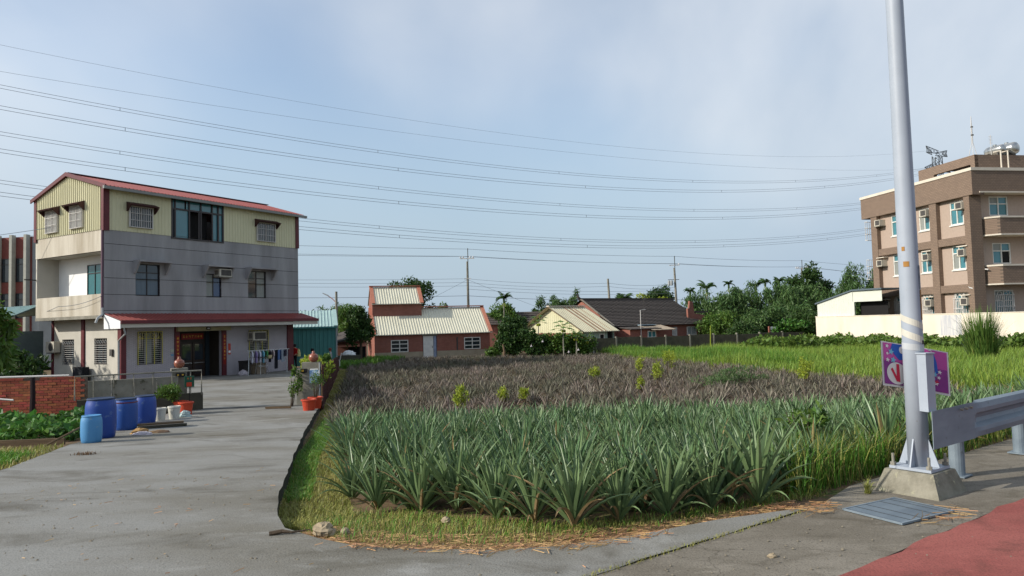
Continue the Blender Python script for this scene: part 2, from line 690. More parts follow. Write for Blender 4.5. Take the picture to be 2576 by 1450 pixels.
M_drive = concrete('driveway concrete', (138, 137, 132), (116, 112, 102), (84, 79, 68))
M_pave = concrete('old pavement concrete', (132, 125, 113), (112, 105, 93), (88, 81, 69), s=1.2, crack=.5)
M_red = concrete('red coated asphalt', (154, 90, 82), (138, 76, 70), (110, 68, 60), s=1.0)
M_asph = concrete('road asphalt', (70, 70, 72), (62, 62, 64), (80, 78, 76), s=0.8)

xs = np.unique(np.concatenate([np.linspace(-2000, -120, 8), np.linspace(-120, -30, 16), np.linspace(-30, -8, 45), np.linspace(-8, 8, 110), np.linspace(8, 40, 50), np.linspace(40, 140, 14), np.linspace(140, 2500, 8)]))
ys = np.unique(np.concatenate([np.linspace(-300, -10, 6), np.linspace(-10, 4, 16), np.linspace(4, 16, 90), np.linspace(16, 60, 90), np.linspace(60, 130, 24), np.linspace(130, 4500, 12)]))
XX, YY = np.meshgrid(xs, ys, indexing='ij')
ZZ = zgr(XX, YY)
ZZ = np.where(road_s(XX, YY) < 0.9, -0.25, ZZ)
nx, ny = len(xs), len(ys)
idx = np.arange(nx * ny).reshape(nx, ny)
gf = np.stack([idx[:-1, :-1], idx[1:, :-1], idx[1:, 1:], idx[:-1, 1:]], -1).reshape(-1, 4)
gme = tri_mesh('ground', np.stack([XX, YY, ZZ], -1).reshape(-1, 3), gf, M_soil)
ground = link(bpy.data.objects.new('ground', gme))
tag(ground, 'bare brown soil of the field and yard', kind='structure')


def st(s, t):
    return (RP[0] + RN[0] * s + RT[0] * t, RP[1] + RN[1] * s + RT[1] * t)


FRONT = [(2.62, 6.22), (2.2, 6.08), (1.65, 5.88), (1.0, 5.55), (.4, 5.32), (-.1, 5.25), (-.6, 5.3), (-1.22, 5.45), (-1.6, 5.72), (-1.96, 6.1)]
drive_poly = FRONT + DRE[:8] + [(-17, 51.5), (-21.4, 37.6), (-19, 33), (-13.5, 22.6), (-9.95, 21.3), (-9.9, 18.2), (-9.5, 16.2), (-8.7, 14.4), (-8.5, 13.6), (-7.3, 10.1), (-6.8, 8.2), (-7.2, 6.5), (-9, 5.2), (-14, 4.8)] + [st(1.004, -19.0), st(1.004, 0.2)]
o = slab('driveway', drive_poly, lambda x, y: float(zfun(x, y)), 0.42, M_drive, step=0.3, jit=.014, side=mat('shade dark mossy slab edge', (54, 52, 44), (38, 40, 32), scale=4, rough=.95, bump=.4))  # edge colour carries the shade on this face as well as moss
tag(o, 'stained grey concrete driveway running up to the house', kind='structure')
pave_poly = [st(0.0, -25), st(0.0, 30), st(1.25, 30), st(1.25, 2.4), st(1.1, 1.75), st(0.996, 1.4), st(0.996, -25)]
o = slab('pavement', pave_poly, lambda x, y: -0.004 if road_s(x, y) < 1.1 else -0.018, 0.3, M_pave, step=0.9)
tag(o, 'worn concrete pavement under the guardrail', kind='structure')
red_poly = [st(-2.6, -25)] + [st(-0.006 + 0.018 * math.sin(i * 2.3) + .014 * math.sin(i * 5.1), -25 + i * 0.25) for i in range(221)] + [st(-2.6, 30)]
o = slab('red_pavement', red_poly, lambda x, y: 0.004, 0.2, M_red, step=0.8)
tag(o, 'brick red coated path beside the road', kind='structure')
o = slab('road', [st(-2.61, -25), st(-2.61, 30), st(-14, 30), st(-14, -25)], lambda x, y: 0.0, 0.2, M_asph, step=2.5)
tag(o, 'dark asphalt road surface', kind='structure')

# ------------------------------------------------------------------ shared materials
M_grey = mat('grey wall panels', (160, 158, 158), (132, 130, 130), scale=0.8, rough=0.85, bump=0.15, bscale=60, stretch=(1, 1, .16), contrast=1.7, speck=((112, 110, 110), 30, .63))
M_seam = mat('dark seam', (48, 48, 50), rough=0.9)
M_yel = mat('cream cladding', (212, 207, 172), (196, 191, 156), scale=1.2, rough=0.5, stretch=(1, 1, .3))
M_maroon = mat('maroon metal', (104, 44, 50), (82, 36, 40), scale=3, rough=0.5)
M_hood = mat('dark brown hood', (72, 40, 40), (56, 32, 32), scale=3, rough=.6)
M_redroof = mat('red roof sheet', (146, 74, 66), (122, 58, 54), scale=2, rough=0.45)
M_gutter = mat('grey gutter', (140, 142, 138), rough=0.5)
M_pebble = mat('washed pebble render', (204, 197, 182), (164, 154, 136), scale=1.5, rough=0.95, bump=0.5, bscale=50, speck=((130, 118, 100), 40, 0.60), stretch=(1, 1, .12), contrast=1.5)
M_white = mat('white plaster', (238, 238, 236), (226, 226, 224), scale=1.0, rough=0.8)
M_wtile = brickmat('small white wall tiles', (190, 182, 186), (178, 172, 176), (128, 124, 126), bw=0.24, bh=0.06, ms=0.008, bump=0.2, stain=(150, 144, 146))
M_palewall = mat('pale wall', (196, 190, 178), (176, 172, 160), scale=1.0, rough=0.9, bump=0.2)
M_dark = mat('dark interior', (26, 24, 24), (18, 17, 17), rough=0.8)
M_bronze = mat('bronze aluminium frame', (40, 32, 34), rough=0.4, spec=0.5)
M_glass = glassmat('dark glass', (44, 54, 60))
M_teal = glassmat('teal reflective glass', (70, 128, 138), 0.12)
M_tealr = glassmat('green tinted glass', (52, 110, 112), 0.08)
M_curt = mat('pale curtain behind glass', (150, 152, 146), (120, 124, 120), scale=2, rough=0.3, stretch=(4, 4, .2))
M_skyrefl = mat('blue grey sky reflection in glass', (104, 118, 128), (86, 98, 108), scale=2, rough=.25, stretch=(4, 4, .2))  # reflected sky in the front panes, put into the colour
M_bars = mat('white painted bars', (210, 206, 200), rough=0.5)
M_gold = mat('yellow painted grille', (196, 184, 92), rough=0.5)
M_black = mat('black metal', (22, 22, 24), rough=0.5)
M_beige = mat('beige appliance plastic', (198, 192, 176), (180, 172, 156), scale=3, rough=0.5)
M_vent = mat('dark appliance grille', (84, 80, 76), (60, 58, 56), rough=0.6)
M_steel = mat('bright steel', (190, 190, 186), rough=0.25, metal=0.8)
M_conc = mat('weathered concrete', (146, 142, 130), (112, 108, 96), scale=2.0, rough=0.92, bump=0.4, bscale=30, contrast=1.4, speck=((80, 78, 62), 6, 0.60))
M_conc2 = mat('dark mossy concrete', (84, 80, 68), (60, 58, 48), scale=2.5, rough=0.95, bump=0.4)
M_wood = mat('weathered timber', (118, 98, 74), (84, 70, 54), scale=4, rough=0.9, stretch=(1, 1, 6))
M_redpaint = mat('red lacquer plaque', (142, 36, 24), rough=0.5)
M_goldtxt = mat('gold lettering', (224, 176, 62), rough=0.4)
M_pvc = mat('grey pvc pipe', (168, 172, 172), rough=0.5)


def strokes(b, u, v, s, w, rnd):
    """brush-like marks of one gold character in a square of size s"""
    for _ in range(3):
        y = v + s * rnd.uniform(.1, .85)
        b.box(u + s * rnd.uniform(.05, .2), u + s * rnd.uniform(.75, .95), y, y + s * .1, w, w + .004)
    for _ in range(2):
        x = u + s * rnd.uniform(.2, .75)
        b.box(x, x + s * .1, v + s * .08, v + s * .92, w + .001, w + .005)


def ac_unit(loc, rz, label, w=0.75, h=0.5, d=0.5, group=None):
    """window air conditioner: casing, front grille, side louvres, tray"""
    t = empty('air_conditioner', loc, rz, label, 'air conditioner', group)
    MB().box(-w / 2, w / 2, -d, 0.1, 0, h).build('casing', M_beige, t)
    MB().box(-w / 2 + .12, w / 2 - .04, -d - .012, -d + .001, .05, h - .05).build('front_grille', M_vent, t)
    b = MB()
    for i in range(5):
        y = -d + .1 + i * .07
        b.box(-w / 2 - .01, -w / 2 + .001, y, y + .035, .1, h - .08)
    b.build('side_louvre', M_vent, t)
    MB().box(-w / 2 - .05, w / 2 + .05, -d - .04, .05, -.06, -.005).build('support_tray', M_conc, t)
    return t


# ------------------------------------------------------------------ three-storey house
HA = R(59.1)
H = empty('three_storey_house', (-21.2, 36.8, -1.1), HA, 'three storey house with cream metal top floor, grey front and red awning', 'house')


def hw(x, y, z=0.0):
    """house-local to world"""
    return Vector((-21.2 + x * math.cos(HA) - y * math.sin(HA), 36.8 + x * math.sin(HA) + y * math.cos(HA), -1.1 + z))


HL, HW = 13.1, 7.0
# inner core so that nothing shows through
MB().box(1.25, HL - .15, 1.15, HW - .1, 0.02, 8.2).build('core', M_dark, H)
# ground floor
fh = [(1.77, 3.21, 1.0, 2.78), (4.27, 7.02, 0.0, 2.75), (9.0, 10.52, 0.98, 2.7)]
wall('ground_floor_wall', H, MF @ TR(0, 0, 0), 0.85, 12.5, 0, 3.7, fh, .22, M_wtile)
wall('side_wall', H, TR(.85, 0) @ ML, 0.004, 6.8, 0, 3.6, [(1.25, 2.49, 1.08, 2.5), (4.53, 5.77, 1.05, 2.47)], .2, M_palewall)
MB().quad((12.5, 0.003, 0), (12.5, 7, 0), (12.5, 7, 3.7), (12.5, .003, 3.7)).build('end_wall', M_wtile, H)
MB().quad((13.1, 0.003, 3.7), (13.1, 7, 3.7), (13.1, 7, 10.5), (13.1, .003, 10.5)).build('end_wall', M_grey, H)
MB().quad((0.9, 7, 0), (13.1, 7, 0), (13.1, 7, 10.5), (0.9, 7, 10.5)).build('rear_wall', M_grey, H)
for u0, u1 in ((.84, 1.12), (3.94, 4.24), (7.03, 7.33), (12.06, 12.54)):
    MB(MF).box(u0, u1, 0, 3.62, -.25, .09).build('pillar', M_maroon, H)
MB(TR(.85, 0) @ ML).box(3.4, 3.68, 0, 3.55, -.1, .08).build('pillar', M_maroon, H)
MB(TR(.85, 0) @ ML).box(6.66, 6.86, 0, 3.55, -.1, .06).build('pillar', M_maroon, H)
# gold couplets on the pillars by the door
rnd = random.Random(3)
for u in (4.03, 7.12):
    b = MB(MF)
    for k in range(7):
        strokes(b, u, 2.3 - k * .22, .15, .092, rnd)
    c = MB(MF).box(u - .02, u + .17, .7, 2.52, .0905, .092).build('couplet', M_redpaint, H)
    tag(c, 'vertical red couplet with gold characters')
    b.build('lettering', M_goldtxt, c)
# ground floor windows with yellow grilles
for (u0, u1, v0, v1) in (fh[0], fh[2]):
    MB(MF).box(u0, u1, v0, v1, -.215, -.205).build('window_backing', M_dark, H)
    wnd = window(H, MF, u0, u1, v0, v1, (.33, .67), (), M_bronze, M_glass, w0=-.2, gl={(1, 0): M_curt})
    b = MB(MF)
    for j in range(12):
        v = v0 + .06 + j * (v1 - v0 - .55) / 11
        b.box(u0 + .02, u1 - .02, v, v + .015, .02, .035)
    b.build('louvre_bar', M_bars, wnd)
    b = MB(MF)
    hh = v1 - .38
    for i in range(4):
        u = u0 + .02 + (u1 - u0 - .04) * i / 3
        b.box(u - .016, u + .016, v0, v1 + .02, .038, .07)
    b.box(u0, u1, hh, hh + .03, .04, .068)
    b.box(u0, u1, v1 - .005, v1 + .025, .04, .068)
    for i in range(3):
        c = u0 + .02 + (u1 - u0 - .04) * (i + .5) / 3
        r_ = (u1 - u0) / 6 - .02
        b.tube([(c + r_ * math.cos(a), hh + .02 + .32 * math.sin(a), .055) for a in np.linspace(0, math.pi, 11)], .012, 4)
        for a in (math.pi * .25, math.pi * .5, math.pi * .75):
            b.tube([(c, hh + .02, .055), (c + r_ * math.cos(a), hh + .02 + .32 * math.sin(a), .055)], .01, 4)
    b.build('arched_grille', M_gold, wnd)
for (u0, u1, v0, v1) in ((1.25, 2.49, 1.08, 2.5), (4.53, 5.77, 1.05, 2.47)):
    Mg = TR(.85, 0) @ ML
    wnd = window(H, Mg, u0, u1, v0, v1, (.5,), (.78,), M_bronze, M_glass, w0=-.18)
    b = MB(Mg)
    for j in range(9):
        v = v0 + .08 + j * .12
        b.box(u0 + .02, u1 - .02, v, v + .018, .0, .02)
    b.build('louvre_bar', M_bars, wnd)
    b = MB(Mg)
    for i in range(5):
        c = u0 + .15 + i * (u1 - u0 - .3) / 4
        b.tube([(c + .09 * math.cos(a), v1 - .18 + .09 * math.sin(a), .01) for a in np.linspace(0, 2 * math.pi, 9)], .012, 4)
    b.build('scroll_grille', M_bars, wnd)
# entrance: recess, double door, red plaque
b = MB(MF)
b.quad((4.27, 0.02, -1.1), (7.02, .02, -1.1), (7.02, 3.0, -1.1), (4.27, 3.0, -1.1))
b.quad((4.27, .02, -.2), (4.27, 3, -.2), (4.27, 3, -1.1), (4.27, .02, -1.1))
b.quad((7.02, .02, -.2), (7.02, 3, -.2), (7.02, 3, -1.1), (7.02, .02, -1.1))
b.quad((4.27, 2.9, -.2), (7.02, 2.9, -.2), (7.02, 2.9, -1.1), (4.27, 2.9, -1.1))
b.build('porch_recess', mat('dark timber porch', (62, 54, 46), (46, 40, 34), scale=3, rough=0.6), H)
M_door = mat('dark brown door', (58, 44, 36), (44, 34, 28), scale=5, rough=0.4, stretch=(1, 1, 5))
for u0 in (5.02, 5.84):
    d_ = MB(MF).box(u0, u0 + .78, .05, 2.1, -1.09, -1.04).build('door', M_door, H)
    MB(MF).box(u0 + .12, u0 + .66, 1.05, 1.98, -1.039, -1.03).build('pane', M_glass, d_)
    MB(MF).box(u0 + .06, u0 + .72, .84, .9, -1.039, -.98).build('push_bar', M_steel, d_)
    MB(MF).box(u0 + .14, u0 + .64, .2, .72, -1.039, -1.03).build('door_panel', M_bronze, d_)
MB(MF).box(4.4, 4.95, .06, 2.75, -1.09, -1.03).build('side_light', M_curt, H)
MB(MF).box(6.68, 6.95, .06, 2.75, -1.09, -1.03).build('side_light', M_glass, H)
pl = MB(MF).box(5.05, 6.5, 2.27, 2.62, -1.03, -.98).build('name_plaque', M_redpaint, H)
tag(pl, 'red plaque with gold characters above the door')
b = MB(MF)
for k in range(7):
    strokes(b, 5.13 + k * .19, 2.36, .16, -.978, rnd)
b.build('lettering', M_goldtxt, pl)
b = MB(MF).box(4.0, 7.5, 2.76, 3.05, .0, .3)
b.build('door_canopy', mat('pale lintel', (176, 166, 128), (150, 140, 108), rough=.8), H)
el = MB(MF).box(5.78, 6.02, 2.82, 2.97, .302, .36).build('door_lamp', M_black, H)
MB(MF).box(5.82, 5.98, 2.87, 2.93, .361, .365).build('lens', M_white, el)
MB(MF).box(3.7, 3.92, 1.62, 1.76, .002, .02).build('name_plate', mat('pale plate', (190, 196, 176)), H)
MB(MF).box(3.74, 3.9, 1.38, 1.5, .002, .02).build('name_plate', mat('blue number plate', (120, 160, 190)), H)
# round red charm on the wall
ch = MB(MF).box(7.5, 7.68, 1.28, 1.95, .001, .012).build('wall_charm', mat('red paper charm', (196, 84, 70), rough=.8), H)
MB(MF).tube([(7.59, 1.45, .012), (7.59, 1.45, .02)], .08, 12).build('charm_disc', M_white, ch)
# meter box on the side wall
MB(TR(.85, 0) @ ML).box(.62, .86, 1.55, 1.9, .0, .1).build('meter_box', M_vent, H)
MB(TR(.85, 0) @ ML).box(2.72, 3.7, .0, .95, .14, .5).build('wall_box', mat('dark box', (30, 34, 40)), H)
# second floor: recessed balcony on the gable side
MB().box(0, HL, .02, HW, 3.55, 3.72).build('floor_slab', M_conc, H)
MB().box(0.02, .2, .3, HW, 3.722, 4.84).build('balcony_parapet', M_pebble, H)
MB().quad((1.2, .05, 3.72), (1.2, HW, 3.72), (1.2, HW, 7.1), (1.2, .05, 7.1)).build('balcony_wall', M_white, H)
MB().box(.02, 1.2, HW - .12, HW, 4.842, 7.098).build('balcony_end_wall', M_palewall, H)
MB().box(.02, 1.3, .24, HW, 7.1, 7.25).build('balcony_soffit', M_palewall, H)
MB().box(0.0, .18, .3, HW + .01, 7.1, 8.25).build('upper_parapet', M_pebble, H)
window(H, TR(1.2, 0) @ ML, 2.2, 3.75, 4.87, 6.62, (.5,), (.72,), M_bronze, M_tealr, w0=.01)
MB().tube([(0.02, HW - .02, 5.9), (-.55, HW + .1, 5.92)], .035, 6).build('drain_spout', M_bronze, H)
MB().tube([(-.04, .12, 3.6), (-.04, .12, 8.25)], .07, 8).build('corner_downpipe', mat('mauve pipe', (110, 84, 96), rough=.6), H)
b = MB(); b.tube([(-.06, .05, 4.1), (-.06, .05, 3.75), (-.4, -.1, 3.55), (-.5, -.1, 3.3)], .06, 8); b.build('drain_elbow', M_pvc, H)
# grey front panels, one object for each course
w2 = [(1.68, 3.08, 4.76, 6.5), (6.02, 7.06, 4.75, 6.16), (9.0, 10.39, 4.76, 6.48)]
w3 = (3.76, 7.22, 8.06, 10.4)
ed = [3.72, 3.95, 4.8, 5.67, 6.6, 7.47, 8.25]
wall('wall_backing', H, TR(0, .03) @ MF, .003, HL - .003, 3.72, 8.24, w2 + [w3], .1, M_seam, rim=False)
for i in range(6):
    wall('wall_panel', H, MF, 0.0 if i else .0, HL, ed[i] + .012, ed[i + 1] - .012, w2 + [w3], .16, M_grey)
for (u0, u1, v0, v1) in w2:
    window(H, MF, u0, u1, v0, v1, (.5,), (.73,) if u1 - u0 > 1.2 else (), M_bronze, M_glass, w0=-.14,
           gl={(1, 0): M_curt, (1, 1): M_curt} if u0 == 9.0 else {(0, 0): M_skyrefl, (1, 0): M_skyrefl} if u0 < 2 else {(1, 0): glassmat('blue glass', (52, 74, 110)), (0, 0): M_curt})
for u0, u1, vt in ((1.55, 3.45, 6.58), (5.75, 7.6, 6.55), (8.8, 10.9, 6.58)):
    b = MB(MF)
    b.box(u0, u1, vt, vt + .1, .001, .62)
    for u in (u0, u1 - .1):
        b.hull8([(u, vt - .62, .001), (u + .1, vt - .62, .001), (u + .1, vt - .62, .12), (u, vt - .62, .12)], [(u, vt, .001), (u + .1, vt, .001), (u + .1, vt, .56), (u, vt, .56)])
    b.build('window_hood', M_grey, H)
# third floor: ribbed cream cladding
corrugated('cladding', H, TR(0, 0) @ MF @ TR(0, 0, .02), .14, 3.76, 8.2, 10.45, .2, .022, M_yel)
corrugated('cladding', H, MF @ TR(0, 0, .02), 7.22, 12.9, 8.2, 10.45, .2, .022, M_yel)
MB(MF).quad((3.76, 10.39, .01), (7.22, 10.39, .01), (7.22, 10.5, .01), (3.76, 10.5, .01)).build('cladding_strip', M_yel, H)
ridge = 11.52
corrugated('gable_cladding', H, TR(-.02, 0) @ ML, .12, HW - .1, 8.22, lambda u: 10.42 + (ridge - 10.5) * (1 - abs(u - 3.5) / 3.5), .2, .045, M_yel)
MB(MF).box(-.06, .22, 8.15, 10.42, .03, .08).build('corner_trim', M_maroon, H)
MB(ML).box(-.06, .18, 8.15, 10.42, .03, .09).build('corner_trim', M_maroon, H)
MB(MF).box(12.86, 13.14, 8.2, 10.42, .03, .08).build('corner_trim', M_maroon, H)
MB(ML).box(HW - .18, HW + .06, 8.05, 10.42, .03, .09).build('corner_trim', M_maroon, H)
wnd = window(H, MF, w3[0], w3[1], w3[2], w3[3], (.07, .33, .55, .77, .89), (.74,), M_bronze, M_teal, fw=.09, w0=-.06, d=.1, skip=((0, 1), (1, 1), (2, 1), (3, 1), (4, 1), (5, 1), (2, 0), (3, 0)),
             gl={(0, 0): M_glass, (2, 0): M_glass, (3, 0): M_glass})
vt = w3[2] + .74 * (w3[3] - w3[2])
for a, c in ((3.85, 4.62), (4.72, 6.36), (6.46, 7.13)):
    MB(MF).box(a, c, vt + .06, w3[3] - .1, -.03, -.02).build('pane', M_teal, wnd)
MB(MF).box(4.98, 6.34, w3[2] + .09, vt - .06, -.4, -.39).build('room_dark', M_dark, wnd)
MB(MF).box(5.5, 5.66, w3[2] + .09, vt - .06, -.05, .0).build('sash', M_bronze, wnd)
for Mx, u0, u1, v0, v1, h in ((MF, 1.26, 2.61, 8.45, 9.62, 1), (MF, 9.62, 11.1, 8.42, 9.65, 1), (ML, 1.89, 3.17, 8.47, 9.72, 1), (ML, 4.43, 5.71, 8.43, 9.7, 1)):
    Mw = Mx @ TR(0, 0, .05)
    wnd = window(H, Mw, u0, u1, v0, v1, (.5,), (), M_bars, M_glass if Mx is MF else M_curt, w0=.01, d=.08)
    grille(wnd, Mw, u0 + .05, u1 - .05, v0 + .02, v1 - .02, 10, 3, M_bars, w=.1, r=.011)
    b = MB(Mw)
    b.hull8([(u0 - .12, v1 + .02, .0), (u1 + .16, v1 + .02, .0), (u1 + .16, v1 - .02, .42), (u0 - .12, v1 - .02, .42)],
            [(u0 - .12, v1 + .2, .0), (u1 + .16, v1 + .2, .0), (u1 + .16, v1 + .03, .45), (u0 - .12, v1 + .03, .45)])
    for u in (u0 - .12, u1 + .1):
        b.hull8([(u, v1 - .32, .0), (u + .06, v1 - .32, .0), (u + .06, v1 - .3, .08), (u, v1 - .3, .08)], [(u, v1 + .02, .0), (u + .06, v1 + .02, .0), (u + .06, v1 - .03, .4), (u, v1 - .03, .4)])
    b.build('window_hood', M_hood, wnd)
# roof
rf = MB()
for s_ in (0, 1):
    y0, y1 = (-.35, 3.5) if s_ == 0 else (HW + .25, 3.5)
    z0 = 10.42
    n = 66
    p = (HL + .5) / n
    prof = []
    for i in range(n):
        a = -.14 + i * p
        prof += [(a, .05), (a + p * .12, .085), (a + p * .28, .085), (a + p * .4, .05)]
    prof.append((HL + .36, .05))
    vs, fs = [], []
    for u, w_ in prof:
        vs += [(u, y0, z0 + w_), (u, y1, ridge + w_)]
    for i in range(len(prof) - 1):
        fs.append((2 * i, 2 * i + 1, 2 * i + 3, 2 * i + 2))
    rf.add(vs, fs)
    rf.quad((-.14, y0, z0), (HL + .35, y0, z0), (HL + .35, y1, ridge), (-.14, y1, ridge))
roof = rf.build('roof', M_redroof, H)
b = MB()
b.box(-.14, HL + .36, 3.32, 3.68, ridge + .08, ridge + .12)
for y0, y1 in ((-.38, 3.5), (HW + .28, 3.5)):
    b.hull8([(-.19, y0, 10.32), (-.13, y0, 10.32), (-.13, y1, ridge - .08), (-.19, y1, ridge - .08)], [(-.19, y0, 10.52), (-.13, y0, 10.52), (-.13, y1, ridge + .14), (-.19, y1, ridge + .14)])
b.build('verge_trim', M_maroon, roof)
MB().box(-.3, HL + .4, -.5, -.36, 10.28, 10.43).build('gutter', M_gutter, roof)
MB().box(-.02, HL, -.34, .0, 10.36, 10.4).build('eave_soffit', M_seam, roof)
# red awning along the front
aw = MB()
n = 60
p = 13.4 / n
prof = []
for i in range(n):
    a = i * p
    prof += [(a, 0), (a + p * .12, .03), (a + p * .28, .03), (a + p * .4, 0)]
prof.append((13.4, 0))
vs, fs = [], []
for u, w_ in prof:
    vs += [(u, -.01, 3.78 + w_), (u, -1.55, 3.38 + w_)]
for i in range(len(prof) - 1):
    fs.append((2 * i, 2 * i + 1, 2 * i + 3, 2 * i + 2))
aw.add(vs, fs)
awn = aw.build('awning', M_redroof, H)
MB().box(-.02, 13.42, -1.58, -1.52, 3.22, 3.4).build('fascia', M_maroon, awn)
MB().box(.03, 13.38, -1.5, -1.36, 3.02, 3.215).build('awning_beam', M_palewall, awn)
MB().add([(-.03, -.02, 3.74), (-.03, -1.5, 3.36), (-.03, -1.5, 2.98), (-.03, -.02, 2.98), (.01, -.02, 3.74), (.01, -1.5, 3.36), (.01, -1.5, 2.98), (.01, -.02, 2.98)],
         [(0, 1, 2, 3), (4, 7, 6, 5), (0, 4, 5, 1), (1, 5, 6, 2), (2, 6, 7, 3)]).build('awning_end_panel', M_white, awn)
MB().quad((.02, -.02, 3.0), (13.3, -.02, 3.0), (13.3, -1.36, 3.0), (.02, -1.36, 3.0)).build('awning_soffit', M_palewall, awn)
b = MB(); b.tube([(.2, -1.42, 3.05), (.35, -1.3, 2.7), (.7, -.1, 2.35), (.72, -.08, 0)], .05, 8); b.build('downpipe', M_pvc, awn)

p = hw(7.02, 0, 6.0)
ac_unit(p, HA, 'beige window air conditioner under a hood on the grey front', w=.86, h=.45, d=.45)
p = hw(9.45, -.02, 2.1)
ac_unit(p, HA, 'beige window air conditioner above the drying laundry', w=1.0, h=.52, d=.5)
# outdoor unit on the side wall
p = hw(.85, 6.3, 1.75)
t = empty('outdoor_unit', p, HA + R(90), 'white split air conditioner outdoor unit on the side wall', 'air conditioner')
MB().box(-.45, .45, .08, .42, 0, .62).build('casing', M_beige, t)
MB().tube([(-.12, .42, .31), (-.12, .435, .31)], .24, 16).build('fan_guard', M_vent, t)
MB().box(-.4, .4, .0, .4, -.06, -.01).build('bracket', M_vent, t)

# ------------------------------------------------------------------ things on the forecourt
M_cloth = {}


def cloth_mat(c):
    if c not in M_cloth:
        M_cloth[c] = mat('cloth %d %d %d' % c, c, scale=5, rough=.95)
    return M_cloth[c]


def zd(x, y):
    return float(zfun(x, y))


# drying rack with laundry: parallel to the front, 1.6 m out from the wall
A0, A1 = hw(7.75, -1.9), hw(11.3, -1.9)
rz = HA
base = hw(8.95, -1.9)
zb = zd(base.x, base.y)
rack = empty('drying_rack', (base.x, base.y, zb), rz, 'metal folding clothes drying rack in front of the house', 'drying rack')
for sx in (-1.45, 1.45):
    MB().tube([(sx - .3, -.3, 0), (sx, 0, 1.45)], .02, 6).build('leg', M_steel, rack)
    MB().tube([(sx + .3, .3, 0), (sx, 0, 1.45)], .02, 6).build('leg', M_steel, rack)
    MB().tube([(sx - .17, -.17, .6), (sx + .17, .17, .6)], .014, 6).build('brace', M_steel, rack)
MB().tube([(-1.6, 0, 1.45), (1.6, 0, 1.45)], .022, 6).build('rail', M_steel, rack)
clothes = [(-1.45, 'shirt', (206, 204, 212), 'white shirt with a grey print', .95), (-1.1, 'shirt', (150, 134, 176), 'lilac shirt', .98), (-.8, 'shirt', (214, 214, 222), 'pale grey shirt beside the lilac one', .9),
           (-.5, 'shirt', (118, 178, 196), 'turquoise blue shirt', 1.0), (-.2, 'shirt', (70, 138, 76), 'green shirt', .7), (.1, 'shirt', (40, 34, 44), 'black shirt between the green and the white one', 1.0),
           (.38, 'shirt', (196, 176, 172), 'pinkish white shirt', .75), (.68, 'trousers', (34, 34, 42), 'long black trousers', 1.15), (1.0, 'towel', (96, 122, 168), 'blue towel', .62), (1.3, 'towel', (150, 158, 168), 'grey towel', .75), (1.62, 'shorts', (48, 44, 60), 'dark shorts', .4)]
for u, kind, c, lb, ln in clothes:
    q = Matrix.Rotation(rz, 4, 'Z') @ Vector((u * .86, 0, 0))
    o = empty(kind, (base.x + q.x, base.y + q.y, zb + 1.43), rz + R(62 if kind == 'shirt' else 30), '%s hanging on the drying rack' % lb, 'clothes', 'laundry on the drying rack')
    b = MB()
    if kind == 'shirt':
        out = [(-.06, 0), (-.3, -.12), (-.36, -.34), (-.24, -.36), (-.22, -.25), (-.23, -ln * .72), (.23, -ln * .72), (.22, -.25), (.24, -.36), (.36, -.34), (.3, -.12), (.06, 0)]
    elif kind == 'trousers':
        out = [(-.2, 0), (-.24, -ln), (-.06, -ln), (0, -.4), (.06, -ln), (.24, -ln), (.2, 0)]
    elif kind == 'shorts':
        out = [(-.26, 0), (-.28, -ln), (-.04, -ln), (0, -.2), (.04, -ln), (.28, -ln), (.26, 0)]
    else:
        out = [(-.24, .0), (-.26, -ln), (.25, -ln), (.24, .0)]
    n = len(out)
    vs = [(x, -.03 + .02 * math.sin(z * 9), z) for x, z in out] + [(x, .03 + .02 * math.sin(z * 9), z) for x, z in out]
    b.add(vs, [tuple(range(n)), tuple(range(2 * n - 1, n - 1, -1))] + [(i, (i + 1) % n, n + (i + 1) % n, n + i) for i in range(n)])
    b.build('fabric', cloth_mat(c), o)
    MB().tube([(-.18, 0, -.03), (0, 0, .05), (.18, 0, -.03)], .008, 4).build('hanger', M_bars, o)


def world_box(name, label, cat, lp, size, m, rz=HA, lid=None):
    """small case with a lip"""
    o = empty(name, (lp.x, lp.y, zd(lp.x, lp.y)), rz, label, cat)
    w, d, h = size
    MB().hull8([(-w / 2 * .94, -d / 2 * .94, 0), (w / 2 * .94, -d / 2 * .94, 0), (w / 2 * .94, d / 2 * .94, 0), (-w / 2 * .94, d / 2 * .94, 0)],
               [(-w / 2, -d / 2, h * .9), (w / 2, -d / 2, h * .9), (w / 2, d / 2, h * .9), (-w / 2, d / 2, h * .9)]).build('body', m, o)
    MB().box(-w / 2 - .02, w / 2 + .02, -d / 2 - .02, d / 2 + .02, h * .9 + .002, h).build('lid', lid or m, o)
    return o


world_box('storage_box', 'dark storage box standing beside the entrance pillar', 'box', hw(7.95, -1.0), (.62, .45, .85), mat('dark plastic', (52, 50, 50), rough=.6))
M_crate = mat('pale crate', (156, 142, 124), (132, 118, 100), scale=4, rough=.9)
world_box('crate', 'pale wooden crate standing on the forecourt under the laundry rack', 'crate', hw(8.75, -1.3), (.7, .45, .34), M_crate)
o = world_box('crate', 'pale wooden crate stacked on another crate under the laundry rack', 'crate', hw(8.75, -1.3), (.66, .42, .34), M_crate); o.location.z += .35
world_box('crate', 'narrow brown crate between the dark box and the stacked crates', 'crate', hw(8.3, -1.25), (.3, .4, .6), mat('brown crate', (110, 96, 78), rough=.9))
o = empty('plastic_bag', (hw(7.55, -1.3).x, hw(7.55, -1.3).y, zd(*hw(7.55, -1.3)[:2])), 0, 'pale pink plastic bag on the ground beside the entrance', 'bag')
M_bag = mat('thin plastic bag', (196, 186, 188), (170, 162, 166), scale=7, rough=.5, bump=.5, bscale=14)


